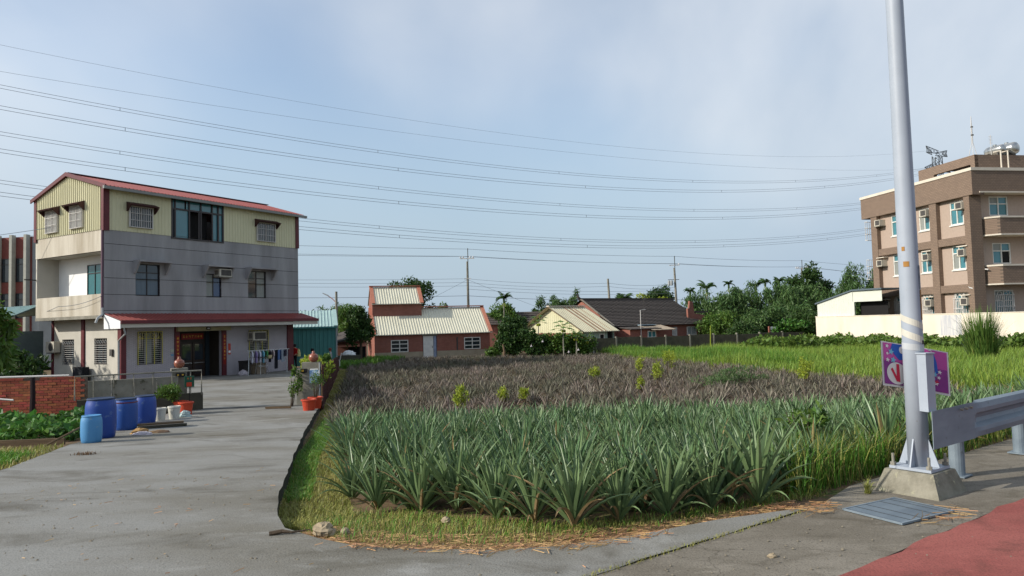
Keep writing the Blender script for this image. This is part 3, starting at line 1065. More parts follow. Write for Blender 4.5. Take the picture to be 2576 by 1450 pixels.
def lump(parent, name, rx, ry, rz_, m, seed=0, n=12):
    rnd_ = random.Random(seed)
    b = MB()
    prof = []
    vs, fs = [], []
    k = 7
    for i in range(k + 1):
        ph = math.pi / 2 * i / k
        for j in range(n):
            t = 2 * math.pi * j / n
            f = 1 + rnd_.uniform(-.16, .16)
            vs.append((rx * math.cos(ph) * math.cos(t) * f, ry * math.cos(ph) * math.sin(t) * f, rz_ * math.sin(ph) * (1 + rnd_.uniform(-.12, .12))))
    for i in range(k):
        for j in range(n):
            fs.append((i * n + j, i * n + (j + 1) % n, (i + 1) * n + (j + 1) % n, (i + 1) * n + j))
    fs.append(tuple(range(n - 1, -1, -1)))
    b.add(vs, fs)
    return b.build(name, m, parent)


lump(o, 'film', .3, .22, .3, M_bag, 1)
# stool / chair frame left of the rack
st_ = hw(8.35, -2.0)
o = empty('metal_stool', (st_.x, st_.y, zd(st_.x, st_.y)), HA, 'tall grey metal stool with a basket beside the drying rack', 'stool')
for sx in (-.25, .25):
    for sy in (-.2, .2):
        MB().tube([(sx * 1.2, sy * 1.2, 0), (sx * .8, sy * .8, 1.0)], .016, 6).build('leg', M_steel, o)
MB().box(-.3, .3, -.24, .24, 1.0, 1.03).build('seat', M_vent, o)
MB().tube([(-.26, -.22, .5), (.26, -.22, .5), (.26, .22, .5), (-.26, .22, .5), (-.26, -.22, .5)], .012, 6).build('stretcher', M_steel, o)
o2 = empty('wicker_basket', (hw(8.85, -2.05).x, hw(8.85, -2.05).y, zb + .93), HA, 'cream basket hanging beside the white shirt', 'basket')
MB().lathe([(.1, 0), (.17, .05), (.2, .22), (.185, .22), (.16, .07), (.02, .03)], 14).build('bowl', mat('cream basket', (200, 182, 140), rough=.9), o2)
MB().tube([(-.19, 0, .2), (-.1, 0, .42), (.1, 0, .42), (.19, 0, .2)], .012, 6).build('handle', M_crate, o2)

# ------------------------------------------------------------------ vegetation helpers


def unit(a):
    return a / np.maximum(1e-9, np.linalg.norm(a, axis=-1, keepdims=True))


def leaf_quads(P, l, w, bias=(0, 0, 0.2), spread=1.0, rng=RNG, flat=0.0):
    """diamond leaves at points P; bias steers the direction the leaf points"""
    n = len(P)
    d = unit(rng.normal(size=(n, 3)) * spread + np.asarray(bias))
    if flat:
        d[:, 2] *= (1 - flat); d = unit(d)
    a = rng.normal(size=(n, 3))
    if flat:
        a = a * (1 - flat) + np.array([0, 0, 1.0]) * flat
    s = unit(np.cross(d, a))
    L_ = (l * rng.uniform(.6, 1.25, n))[:, None]
    W_ = (w * rng.uniform(.7, 1.2, n))[:, None]
    nrm = np.cross(d, s)
    mid = P + d * L_ * .45
    k = nrm * (W_ * rng.uniform(-.3, .3, n)[:, None])
    return np.stack([P, mid + s * W_ * .5 + k, P + d * L_ - k, mid - s * W_ * .5 + k], 1)


def clump_points(n, c, r, rng=RNG, shell=0.55):
    """points in an ellipsoid, denser near its surface"""
    p = unit(rng.normal(size=(n, 3)))
    q = rng.uniform(shell, 1, n)[:, None] ** .7
    return np.asarray(c) + p * q * np.asarray(r)


def crown_points(n, c, r, k=26, cr=0.34, rng=RNG, zmin=-.75):
    """leaf positions gathered in k clumps spread over an ellipsoid"""
    out = []
    m = max(4, n // k)
    for i in range(k):
        while True:
            u = unit(rng.normal(size=3))
            if u[2] > zmin:
                break
        cc = np.asarray(c) + u * np.asarray(r) * rng.uniform(.35, .92)
        rr = np.asarray(r) * cr * rng.uniform(.6, 1.25)
        out.append(clump_points(m, cc, rr, rng, .3))
    return np.concatenate(out)


def leafmat(name, c, c2, island=.3, trans=.3, rough=.5):
    return mat(name, c, c2, scale=.5, rough=rough, island=island, trans=trans, spec=.3)


M_leafd = leafmat('dark broad leaf', (66, 92, 42), (48, 74, 34))
M_leafm = leafmat('mid green leaf', (94, 122, 50), (70, 100, 42))
M_leafy = leafmat('yellow green leaf', (164, 174, 58), (126, 148, 52))
M_bamb = leafmat('bamboo leaf', (92, 120, 66), (66, 94, 50))
M_squash = leafmat('squash leaf', (84, 126, 52), (58, 96, 40), trans=.25)
M_bark = mat('brown bark', (92, 78, 62), (66, 56, 46), scale=5, rough=.95, bump=.5, stretch=(2, 2, .5))
M_palm = leafmat('palm frond', (70, 100, 44), (52, 80, 36))
M_grassm = leafmat('meadow grass', (138, 158, 68), (106, 138, 54), island=.3, trans=.35)
M_grassg = leafmat('lush grass', (104, 144, 52), (80, 124, 44), island=.3, trans=.35)
M_grassd = leafmat('dry mixed grass', (168, 158, 92), (122, 134, 58), island=.35, trans=.3)
M_straw = leafmat('straw', (190, 160, 112), (150, 108, 74), island=.3, trans=.15)


def tree(name, label, loc, c, r, n, leaf, mtl, group=None, k=26, cr=.34, trunk=None, bias=(0, 0, -.1), cat='tree', th=.14, limbs=5, spread=1.0, zmin=-.75):
    """tapered trunk with limbs and a crown of separate leaves gathered in clumps"""
    loc = (loc[0], loc[1], float(zgr(loc[0], loc[1])) - .02)
    t = empty(name, loc, 0, label, cat, group)
    b = MB()
    top = (c[0], c[1], c[2])
    b.tube([(0, 0, 0), (c[0] * .3 + .05, c[1] * .3, c[2] * .45), (c[0] * .8, c[1] * .8, c[2] * .9), top], [th, th * .8, th * .5, th * .2], 7)
    for i in range(limbs):
        a = 2 * math.pi * i / limbs + .4
        p0 = (c[0] * .6, c[1] * .6, c[2] * .6)
        p2 = (c[0] + r[0] * .65 * math.cos(a), c[1] + r[1] * .65 * math.sin(a), c[2] + r[2] * (.1 + .3 * math.sin(i * 2.1)))
        p1 = tuple((p0[q] + p2[q]) / 2 + (0, 0, .12 * r[2])[q] for q in range(3))
        b.tube([p0, p1, p2], [th * .5, th * .32, th * .1], 5)
    b.build('trunk', trunk or M_bark, t)
    P = crown_points(n, c, r, k, cr, zmin=zmin)
    np_obj('crown', leaf_quads(P, leaf[0], leaf[1], bias, spread), 4, mtl, t)
    return t


def blades(n, xy, h, w, mtl, name, lean=.35, label=None, hv=.4, parent=None, zf=zgr, patch=0.0):
    """grass: every blade two bent faces; xy is an (n,2) array"""
    rng = RNG
    x, y = xy[:, 0], xy[:, 1]
    z = zf(x, y)
    n = len(x)
    a = rng.uniform(0, 2 * math.pi, n)
    H_ = h * rng.uniform(1 - hv, 1 + hv, n)
    if patch:
        H_ = H_ * (1 + patch * np.sin(x * .9 + 1.3 * np.sin(y * .5)) * np.sin(y * .7 + x * .25))
    ln = lean * rng.uniform(.2, 1.4, n)
    dx, dy = np.cos(a), np.sin(a)
    sx, sy = -dy * w * .5, dx * w * .5
    W_ = rng.uniform(.7, 1.3, n)
    sx, sy = sx * W_, sy * W_
    m = ln * H_ * .35
    e = ln * H_
    A = np.stack([x - sx, y - sy, z], -1); B = np.stack([x + sx, y + sy, z], -1)
    C = np.stack([x + dx * m + sx * .8, y + dy * m + sy * .8, z + H_ * .6], -1); D = np.stack([x + dx * m - sx * .8, y + dy * m - sy * .8, z + H_ * .6], -1)
    E_ = np.stack([x + dx * e, y + dy * e, z + H_ * (1 - .25 * ln)], -1)
    V = np.stack([A, B, C, D, E_], 1).reshape(-1, 3)
    F_ = (np.arange(n) * 5)[:, None, None] + np.array([(0, 1, 2), (0, 2, 3), (3, 2, 4)])[None]
    o = link(bpy.data.objects.new(name, tri_mesh(name, V, F_.reshape(-1, 3), mtl)), parent)
    if label:
        tag(o, label, kind='stuff')
    return o


def in_poly(x, y, poly):
    c = np.zeros(len(x), bool)
    j = len(poly) - 1
    for i in range(len(poly)):
        xi, yi = poly[i]; xj, yj = poly[j]
        t = ((yi > y) != (yj > y)) & (x < (xj - xi) * (y - yi) / (yj - yi + 1e-12) + xi)
        c ^= t
        j = i
    return c


def scatter(n, poly, near=0.0):
    """random points in a polygon; near > 0 favours small y"""
    px = [p[0] for p in poly]; py = [p[1] for p in poly]
    out = []
    tot = 0
    while tot < n:
        x = RNG.uniform(min(px), max(px), n)
        u = RNG.uniform(0, 1, n) ** (1 + near)
        y = min(py) + (max(py) - min(py)) * u
        k = in_poly(x, y, poly)
        out.append(np.stack([x[k], y[k]], -1)); tot += k.sum()
    return np.concatenate(out)[:n]


# ------------------------------------------------------------------ gate wall, brick wall
GA = math.atan2(1.55, 2.85)
GX, GY = -12.25, 19.95
gz = -.70
gw = empty('gate_wall', (GX, GY, gz), GA, 'low grey concrete gate wall with pipe railing beside the driveway', 'wall')
MB().box(0, 3.24, -.1, .1, -.1, .5).build('plinth', M_conc2, gw)
for i in range(4):
    MB().box(.26 + i * .58, .26 + i * .58 + .57, -.05, .05, .505, 1.02).build('panel', M_conc, gw)
rl = MB().tube([(-.05, -.12, .5), (-.05, -.12, 1.17), (3.2, -.12, 1.17), (3.2, -.12, .45)], .025, 6).build('railing', M_conc, gw)
for i in range(6):
    MB().tube([(.4 + i * .5, -.12, .5), (.4 + i * .5, -.12, 1.17)], .016, 6).build('baluster', M_conc, rl)
b = MB()
gp = empty('gate_post', (GX + 2.62 * math.cos(GA) - .14 * math.sin(GA), GY + 2.62 * math.sin(GA) + .14 * math.cos(GA), gz - .05), GA, 'square concrete gate post behind the pipe railing, carrying a clay jar', 'post')
MB().box(-.2, .2, -.02, .36, 0, 1.2).build('shaft', M_conc, gp)
MB().box(-.23, .23, -.05, .39, 1.202, 1.3).build('cap', M_conc, gp)
lmp = MB().box(-.12, .14, -.14, -.06, 1.05, 1.16).build('spotlight', M_black, gp)
MB().box(-.08, -.03, -.15, -.141, 1.09, 1.13).build('lens', M_goldtxt, lmp)
MB().box(.05, .1, -.15, -.141, 1.09, 1.13).build('lens', M_goldtxt, lmp)
M_clay = mat('glazed clay jar', (150, 84, 62), (110, 62, 48), scale=6, rough=.35, spec=.5, speck=((190, 150, 120), 9, .6))


def jar(loc, label):
    j = empty('clay_jar', loc, 0, label, 'jar')
    MB().lathe([(.07, 0), (.13, .06), (.15, .14), (.13, .22), (.07, .26)], 18).build('belly', M_clay, j, smooth=True)
    MB().lathe([(.075, .255), (.05, .28), (.035, .3), (.045, .33), (.02, .345)], 14).build('lid', M_clay, j, smooth=True)


q = gp.matrix_basis @ Vector((0, .17, 1.3))
jar(q, 'round glazed clay jar on the gate post by the railing')
mbp = gw.matrix_basis @ Vector((2.86, -.2, .02))
mbx = empty('letter_box', (mbp.x, mbp.y, gz), GA, 'dark green letter box with red panel on a thin stake', 'letter box')
M_mbg = mat('dark green metal', (30, 84, 62), rough=.5)
MB().tube([(0, 0, 0), (0, 0, .72)], .012, 6).build('stake', M_black, mbx)
MB().box(-.13, .13, -.06, .06, .7, 1.02).build('box', M_mbg, mbx)
MB().box(-.08, .06, -.064, -.0605, .72, .84).build('red_panel', mat('red sign panel', (196, 66, 40), rough=.6), mbx)
b = MB(MF)
for k in range(2):
    strokes(b, -.07 + k * .075, .92, .065, .061, rnd)
b.build('lettering', mat('orange lettering', (220, 120, 60), rough=.6), mbx)

BA = R(8)
bw_ = empty('brick_wall', (-14.75, 19.9, -.72), BA, 'low weathered red brick wall beside the vegetable patch', 'wall')
MB().box(0, 2.62, -.045, .05, 0, 1.17).build('mortar', mat('grey mortar', (112, 98, 86), (86, 76, 66), scale=5, rough=.95), bw_)
M_brk = mat('red brick', (178, 102, 74), (146, 80, 58), scale=9, rough=.9, bump=.3, objrand=.25, speck=((104, 72, 56), 4, .63))
bme = None
for j in range(16):
    for i in range(15):
        x = i * .215 - (.107 if j % 2 else 0)
        if x < -.02 or x > 2.45:
            continue
        if j == 15 and random.random() < .35:
            continue
        if bme is None:
            ob = MB().box(.005, .21, -.057, .057, .004, .066).build('brick', M_brk, bw_)
            bme = ob.data
        else:
            ob = bpy.data.objects.new('brick', bme)
            link(ob, bw_)
        ob.location = (x + random.uniform(-.003, .003), random.uniform(-.007, .004), .005 + j * .0735)
        ob.rotation_euler = (0, 0, random.uniform(-.012, .012))
ps = empty('timber_post', (-13.25, 19.55, -.72), 0, 'charred dark timber post standing in front of the brick wall', 'post')
MB().tube([(0, 0, 0), (.03, 0, .7), (.02, 0, 1.22)], [.07, .065, .06], 7).build('stake', mat('charred wood', (44, 32, 34), rough=.95), ps)
pp = tag(MB().tube([(-14.6, 19.85, .5), (-12.6, 20.15, .49)], .03, 8).build('white_pipe', M_bars), 'white pipe lying along the top of the brick wall', 'pipe')

# ------------------------------------------------------------------ barrels, buckets, pots beside the driveway


def barrel(loc, r, h, m, label, band=False, lid=None):
    t = empty('barrel', loc, random.uniform(0, 6), label, 'barrel', 'blue plastic barrels')
    prof = [(r * .82, 0), (r * .9, h * .02), (r * .95, h * .12), (r, h * .3), (r * 1.0, h * .55), (r * .99, h * .75), (r * .95, h * .88), (r * .86, h * .955), (r * .86, h * .96)]
    MB().lathe(prof, 28).build('shell', m, t, smooth=True)
    MB().lathe([(r * .84, h * .955), (r * .9, h * .96), (r * .9, h * .99), (r * .86, h), (r * .8, h * .985)], 28).build('rim', lid or m, t, smooth=True)
    if band:
        MB().lathe([(r * .955, h * .855), (r * .985, h * .86), (r * .985, h * .885), (r * .955, h * .89)], 28, cap=False).build('band', M_maroon, t)
    return t


M_blu = mat('blue plastic', (34, 74, 150), (28, 60, 126), scale=2.0, rough=.45, spec=.4, objrand=.1, speck=((84, 108, 150), 4, .60), stretch=(1, 1, .4))
M_lblu = mat('pale blue plastic', (84, 144, 190), (66, 122, 170), scale=2.5, rough=.55, spec=.35, speck=((120, 150, 166), 6, .62), stretch=(1, 1, .4))
M_rimd = mat('dirty rim', (52, 66, 92), rough=.7)
barrel((-8.28, 13.95, zd(-8.28, 13.95)), .19, .53, M_lblu, 'small pale blue barrel, the one nearest the grass verge')
barrel((-8.62, 14.85, zd(-8.6, 14.85)), .29, .83, M_blu, 'largest blue barrel, standing behind the small pale blue one', lid=M_rimd)
barrel((-9.05, 16.6, zd(-9.05, 16.6)), .25, .73, M_blu, 'blue barrel with a maroon band, between two other dark blue barrels', True, M_rimd)
barrel((-9.3, 17.95, zd(-9.3, 17.95)), .255, .7, M_blu, 'dark blue barrel next to the white buckets', lid=M_rimd)


def bucket(name, loc, r, h, m, label, cat, fill=None, rim=.02, handle=False):
    t = empty(name, loc, random.uniform(0, 6), label, cat)
    MB().lathe([(r * .78, 0), (r * .98, h * .86), (r + rim, h * .87), (r + rim, h * .97), (r, h), (r * .93, h), (r * .85, h * .82)], 24, cap=False).build('shell', m, t, smooth=False)
    MB().lathe([(0.01, h * .83), (r * .88, h * .83)], 20, cap=False).build('soil', fill or M_soil, t)
    MB().lathe([(0.01, .004), (r * .78, .004)], 20, cap=False).build('base', m, t)
    if handle:
        MB().tube([(-r, 0, h * .9), (-r * .6, r * .8, h * .72), (r * .6, r * .8, h * .72), (r, 0, h * .9)], .006, 5).build('handle', M_steel, t)
    return t


M_wbuck = mat('white paint bucket', (206, 204, 194), (180, 178, 166), scale=5, rough=.5)
M_terra = mat('terracotta red plastic', (188, 70, 42), (164, 56, 34), scale=4, rough=.5)
M_soilp = mat('pot soil', (128, 104, 92), (100, 78, 66), scale=12, rough=.95, speck=((180, 160, 150), 20, .6))
bucket('bucket', (-9.2, 18.5, zd(-9.2, 18.5)), .15, .33, M_wbuck, 'white bucket touching the dark blue barrel', 'bucket', M_soilp, .01, True)
bucket('bucket', (-9.0, 18.85, zd(-9.0, 18.85)), .155, .34, M_wbuck, 'white bucket standing beside the red square pot', 'bucket', M_soilp, .01, True)
for (x, y, dz, lb) in ((-9.5, 20.3, 0, 'red plant pot behind the white buckets, holding a leafy shrub'), (-9.22, 20.0, 0, 'red plant pot with bare soil beside the clear plastic bag')):
    bucket('plant_pot', (x, y, zd(x, y) + dz), .19, .36, M_terra, lb, 'plant pot', M_soilp)
bucket('plant_pot', (-5.85, 20.3, zd(-5.85, 20.3)), .2, .32, M_terra, 'round red plant pot in front at the foot of the gate pillar', 'plant pot', M_soilp, .025)
bucket('plant_pot', (-5.82, 20.85, zd(-5.82, 20.85)), .2, .34, M_terra, 'round red plant pot close behind the other one at the gate pillar', 'plant pot', M_soilp, .025)


def shrub(name, label, loc, c, r, n, leaf, mtl, cat='shrub', k=12, stems=5, cr=.4, bias=(0, 0, .3), group=None, spread=1.0, flat=0.0):
    t = empty(name, loc, 0, label, cat, group)
    b = MB()
    for i in range(stems):
        a = 2 * math.pi * i / stems
        b.tube([(.03 * math.cos(a), .03 * math.sin(a), 0), (c[0] * .6 + r[0] * .3 * math.cos(a), c[1] * .6 + r[1] * .3 * math.sin(a), c[2] * .7), (c[0] + r[0] * .6 * math.cos(a), c[1] + r[1] * .6 * math.sin(a), c[2] + r[2] * .3)], [.014, .01, .005], 5)
    b.build('stem', M_bark, t)
    P = crown_points(n, c, r, k, cr)
    np_obj('foliage', leaf_quads(P, leaf[0], leaf[1], bias, spread, flat=flat), 4, mtl, t)
    return t


shrub('potted_shrub', 'bushy green shrub growing behind the white buckets', (-9.5, 20.2, zd(-9.5, 20.2) + .3), (-.28, -.1, .3), (.4, .3, .3), 1200, (.09, .04), M_leafm, k=18)
shrub('potted_shrub', 'thin leafy shrub growing in the red pots at the gate pillar', (-5.82, 20.85, zd(-5.82, 20.85) + .3), (.05, 0, .4), (.26, .22, .36), 420, (.06, .03), M_leafm, k=12)
o = empty('plastic_bag', (-8.93, 19.3, zd(-8.93, 19.3)), .4, 'clear crumpled plastic bag beside the red pots', 'bag')
lump(o, 'film', .17, .13, .17, mat('clear bag', (170, 186, 184), (140, 160, 160), scale=8, rough=.3, bump=.6, bscale=20), 5)
o = empty('plastic_bag', (-8.02, 15.35, zd(-8.02, 15.35)), .2, 'flat grey white plastic bag lying in front of the barrels', 'bag')
lump(o, 'film', .2, .12, .07, M_bag, 6)
o = empty('cardboard_scrap', (-8.25, 15.7, zd(-8.25, 15.7)), .6, 'crumpled tan cardboard scrap at the foot of the barrels', 'cardboard')
lump(o, 'scrap', .2, .15, .12, mat('tan cardboard', (176, 142, 92), (140, 106, 66), scale=7, rough=.9), 8, n=7)
o = empty('rag', (-7.85, 15.75, zd(-7.85, 15.75)), .2, 'brown rag lying on the driveway beside the barrels', 'rag')
lump(o, 'cloth', .24, .1, .06, mat('brown rag', (130, 108, 76), (86, 66, 60), scale=8, rough=.95), 9)
o = empty('timber_plank', (-8.45, 16.9, zd(-8.45, 16.9) + .01), R(24), 'pale weathered plank lying beside the dark blue barrels', 'plank')
MB().box(-.5, .55, -.09, .09, .06, .1).build('board', M_wood, o)
MB().box(-.42, .62, -.16, .0, .0, .045).build('board', M_conc2, o)

# ------------------------------------------------------------------ gate pillar and rusty fence
gp2 = empty('gate_pillar', (-6.52, 21.9, -.76), R(3), 'weathered concrete gate pillar with a blue poster and clay jar', 'pillar')
MB().box(0, .54, -.02, .26, 0, 1.36).build('shaft', M_conc, gp2)
MB().box(-.16, -.004, .0, .2, 0, 1.16).build('buttress', M_conc, gp2)
MB().tube([(.55, -.04, 0), (.55, -.04, 1.34)], .02, 6).build('corner_bar', M_pvc, gp2)
ps_ = MB().box(.24, .52, -.03, -.022, .72, 1.12).build('poster', mat('blue poster', (70, 128, 184), (190, 206, 214), scale=7, rough=.6, contrast=2), gp2)
MB().box(.26, .5, -.034, -.031, 1.13, 1.16).build('poster_strip', M_white, gp2)
lp = MB().box(-.02, .16, -.1, -.024, 1.05, 1.17).build('spotlight', M_black, gp2)
MB().box(.02, .08, -.108, -.101, 1.08, 1.14).build('lens', M_goldtxt, lp)
jar((-6.18, 22.0, .6), 'tall glazed clay jar on top of the pillar with the blue poster')

M_rust = mat('rusty corrugated iron', (84, 52, 46), (58, 38, 36), scale=3, rough=.9, stretch=(1, 1, .3), objrand=.2, speck=((112, 92, 84), 5, .58))
fz0 = Vector((-5.95, 21.98)); fz1 = Vector((-12.3, 50.0))
FA = math.atan2(fz1.y - fz0.y, fz1.x - fz0.x)
fl = (fz1 - fz0).length
fence = empty('metal_fence', (fz0.x, fz0.y, -.74), FA, 'fence of rusty corrugated iron sheets between driveway and field', 'fence')
nsh = 38
for i in range(nsh):
    a = fl * i / nsh; c_ = fl * (i + 1) / nsh + .03
    g0 = float(zgr(fz0.x + (fz1.x - fz0.x) * (i + .5) / nsh, fz0.y + (fz1.y - fz0.y) * (i + .5) / nsh)) + .74
    h = 1.32 - .45 * i / nsh + random.uniform(-.09, .09)
    corrugated('sheet', fence, TR(0, random.uniform(-.03, .03)) @ MF, a, c_, g0 - .05, g0 + h, .19, .03, M_rust)
for i in range(0, nsh, 4):
    a = fl * i / nsh
    g0 = float(zgr(fz0.x + (fz1.x - fz0.x) * i / nsh, fz0.y + (fz1.y - fz0.y) * i / nsh)) + .74
    MB().tube([(a, .08, g0 - .1), (a, .08, g0 + 1.35 - .4 * i / nsh)], .035, 6).build('post', M_wood, fence)
# climbing plants on the fence
for i, (k, y, hgt, n, lb) in enumerate(((0, 23.2, .62, 1300, 'yellow green climbing plant right behind the gate pillar'), (1, 26.0, .78, 2400, 'bushy yellow green creeper heaped over the iron fence'), (2, 30.0, .75, 2000, 'green creeper further along the iron fence'))):
    x = -5.95 + (-12.3 + 5.95) * (y - 21.98) / (50 - 21.98) - .45
    z0 = zd(x, y)
    shrub('climbing_plant', lb, (x, y, z0), (0, .2, hgt + .22), (.55, .8, .5), n, (.11, .08), M_leafy if i < 2 else M_leafm, 'climbing plant', k=18)
x, y = -6.75, 21.6
shrub('climbing_plant', 'small leafy plant hanging beside the gate pillar on the driveway side', (x, y, zd(x, y)), (.08, .1, .7), (.2, .14, .55), 460, (.08, .06), M_leafm, 'climbing plant', k=12, stems=4)
tag(MB().box(-7.35, -6.6, 21.02, 21.08, zd(-7, 21) + .005, zd(-7, 21) + .06).build('timber_batten', M_wood), 'dark timber batten lying on the driveway by the gate pillar', 'plank')
# ground rail of the sliding gate
o = tag(MB().hull8([(-9.4, 21.42, -.705), (-6.5, 21.83, -.718), (-6.5, 21.87, -.718), (-9.4, 21.46, -.705)], [(-9.4, 21.42, -.685), (-6.5, 21.83, -.698), (-6.5, 21.87, -.698), (-9.4, 21.46, -.685)]).build('gate_track', M_vent), 'dark steel ground track of the sliding gate across the driveway', 'track')

# ------------------------------------------------------------------ vegetable patch and verge
vp = [(-14.5, 13.9), (-8.95, 14.6), (-9.7, 16.4), (-10.1, 18.2), (-12.0, 19.3), (-14.5, 17.9)]
pts = scatter(4600, vp)
zz = zgr(pts[:, 0], pts[:, 1]) + RNG.uniform(.05, .42, len(pts)) * (0.6 + .4 * np.sin(pts[:, 0] * 2.1) * np.sin(pts[:, 1] * 2.4))
Pv = np.concatenate([pts, zz[:, None]], 1)
LV = leaf_quads(Pv, .17, .14, (0, 0, .2), .9, flat=.4)
vg = np_obj('vegetable_plants', LV, 4, M_squash)
tag(vg, 'bed of broad leaved green vegetable plants beside the barrels', kind='stuff')
tag(MB().hull8([(-13.5, 13.45, -.5), (-8.85, 14.0, -.5), (-8.85, 14.05, -.5), (-13.5, 13.5, -.5)], [(-13.5, 13.45, -.36), (-8.85, 14.0, -.38), (-8.85, 14.05, -.38), (-13.5, 13.5, -.36)]).build('timber_board', M_wood),
    'long timber edging board in front of the vegetable bed', 'plank')
tag(MB().tube([(-9.0, 13.7, -.46), (-8.35, 14.25, -.05)], .02, 6).build('bamboo_pole', M_wood), 'thin bamboo pole leaning against the small pale blue barrel', 'pole')
tag(MB().tube([(-13.6, 16.6, -.5), (-12.6, 17.2, .15), (-12.1, 17.2, .1)], .025, 6).build('bent_branch', M_bars), 'pale bent branch standing over the vegetable bed', 'branch')
verge = [(-14, 8), (-7.35, 9.6), (-7.35, 10.4), (-8.5, 13.5), (-14, 13.3)]
blades(9000, scatter(9000, verge), .09, .012, M_grassd, 'verge_grass', .6, 'short yellow green grass of the verge beside the driveway')
blades(3000, scatter(3000, [(-9.5, 10.2), (-7.5, 10.2), (-8.2, 12.2), (-9.5, 12.2)]), .12, .014, M_grassg, 'lush_verge_grass', .6, 'greener grass patch in the verge beside the driveway')

# ------------------------------------------------------------------ pineapple field
def pine_leaf(L_, w, a0, bend, az, z0, r0, nseg=6, roll=0.0):
    """one channelled sword leaf; returns verts, faces"""
    ca, sa = math.cos(az), math.sin(az)
    vs, fs = [], []
    r, z = r0, z0
    for i in range(nseg + 1):
        t = i / nseg
        ang = a0 + bend * t ** 1.7
        ww = w * (0.75 + .5 * t - 0.2 * t * t) * max(0.0, (1 - t ** 2.4)) * .95
        nr, nz = -math.cos(ang), math.sin(ang)     # leaf upper side (towards the heart)
        if i == nseg:
            vs.append((r * ca, r * sa, z))
        else:
            up = .42 * ww
            for sgn in (-1, 0, 1):
                rr = r + (nr * up if sgn else 0)
                zz_ = z + (nz * up if sgn else 0)
                vs.append((rr * ca - sgn * ww * .5 * sa, rr * sa + sgn * ww * .5 * ca, zz_))
        st_ = L_ / nseg
        r += math.sin(ang) * st_
        z += math.cos(ang) * st_
    for i in range(nseg - 1):
        b_ = i * 3
        fs += [(b_, b_ + 1, b_ + 4, b_ + 3), (b_ + 1, b_ + 2, b_ + 5, b_ + 4)]
    b_ = (nseg - 1) * 3
    k = len(vs) - 1
    fs += [(b_, b_ + 1, k), (b_ + 1, b_ + 2, k)]
    return vs, fs


def leaf_params(k, n, rnd, size=1.0):
    t = k / (n - 1)                       # 0 = heart, 1 = outermost
    L_ = size * (0.62 + .42 * math.sin(min(1, t * 1.35) * math.pi * .62)) * rnd.uniform(.86, 1.12)
    if t > .85:
        L_ *= .75
    a0 = R(4 + 46 * t ** 1.1) + rnd.uniform(-.08, .08)
    bend = R(8 + 50 * t ** 1.7) * rnd.uniform(.6, 1.4)
    return L_, (.028 + .034 * size) * rnd.uniform(.85, 1.2), a0, bend


M_pine = mat('pineapple leaf', (114, 138, 96), (82, 108, 66), scale=3.5, rough=.42, spec=.4, island=.4, trans=.12)
M_pdry = mat('dry pineapple leaf', (158, 140, 98), (126, 104, 72), scale=3, rough=.8, island=.25)
M_pineb = mat('old pineapple leaf', (134, 122, 112), (98, 100, 80), scale=.28, rough=.75, island=.5, trans=.1, contrast=1.7)


def pine_mesh(name, n, seed, size, nseg, m, amul=1.0):
    rnd_ = random.Random(seed)
    b = MB()
    dry = []
    for k in range(n):
        L_, w, a0, be = leaf_params(k, n, rnd_, size)
        vs, fs = pine_leaf(L_, w, a0 * amul, be, k * 2.39996 + rnd_.uniform(-.25, .25), .02 + .10 * (1 - k / n), .02, nseg)
        dry += [1 if (k > n * .7 and rnd_.random() < .3) or rnd_.random() < .02 else 0] * len(fs)
        b.add(vs, fs)
    me = bpy.data.meshes.new(name)
    me.from_pydata(b.v, [], b.f)
    me.materials.append(m)
    if m is M_pine:
        me.materials.append(M_pdry)
        me.polygons.foreach_set('material_index', dry)
    me.update()
    return me


# front row, leaf by leaf
NLEAF = 12
leaf_meshes = []
for q in range(NLEAF):
    rnd_ = random.Random(100 + q)
    L_, w, a0, be = leaf_params(q, NLEAF, rnd_, .67)
    vs, fs = pine_leaf(L_, w * 1.02, a0, be, 0.0, .03 + .08 * (1 - q / NLEAF), .02, 7)
    me = bpy.data.meshes.new('leaf'); me.from_pydata(vs, [], fs); me.materials.append(M_pine); me.update()
    leaf_meshes.append(me)
dry_meshes = []
for me in leaf_meshes:
    c_ = me.copy(); c_.materials.clear(); c_.materials.append(M_pdry); dry_meshes.append(c_)
front = [(-1.45, 7.44), (-.95, 7.11), (-.6, 7.1), (-.18, 6.45), (.15, 6.2), (.47, 5.95), (.87, 6.1), (1.31, 6.26), (1.75, 6.47), (2.2, 6.52), (-1.85, 8.1), (-1.1, 7.75), (-.35, 6.9), (.62, 6.4)]
ordw = ['first', 'second', 'third', 'fourth', 'fifth', 'sixth', 'seventh', 'eighth', 'ninth', 'tenth']
for i, (x, y) in enumerate(front):
    lb = ('%s pineapple plant of the front row, counted from the driveway corner' % ordw[i]) if i < 10 else ['pineapple plant at the field edge just behind the corner plant, by the driveway', 'pineapple plant of the second row behind the first and second front plants',
                                                                                                             'pineapple plant of the second row behind the third and fourth front plants', 'pineapple plant of the second row behind the fifth and sixth front plants'][i - 10]
    sz = random.uniform(.84, 1.14)
    t = empty('pineapple_plant', (x, y, float(zgr(x, y)) - .01), random.uniform(0, 6.28), lb, 'pineapple plant', 'pineapple plants of the green block')
    t.scale = (sz, sz, sz)
    nl = 36
    for k in range(nl):
        q = min(NLEAF - 1, int(k / nl * NLEAF))
        o = bpy.data.objects.new('leaf', (dry_meshes if q > 7 and random.random() < .3 else leaf_meshes)[q])
        link(o, t)
        o.rotation_euler = (random.uniform(-.07, .07), random.uniform(-.07, .07), k * 2.39996 + random.uniform(-.3, .3))
        s_ = random.uniform(.86, 1.12)
        o.scale = (s_, s_, s_)
# the rest of the green block, each plant its own object
pvar = [pine_mesh('pineapple_plant', 36, 40 + q, random.Random(q).uniform(.56, .70), 5, M_pine) for q in range(8)]


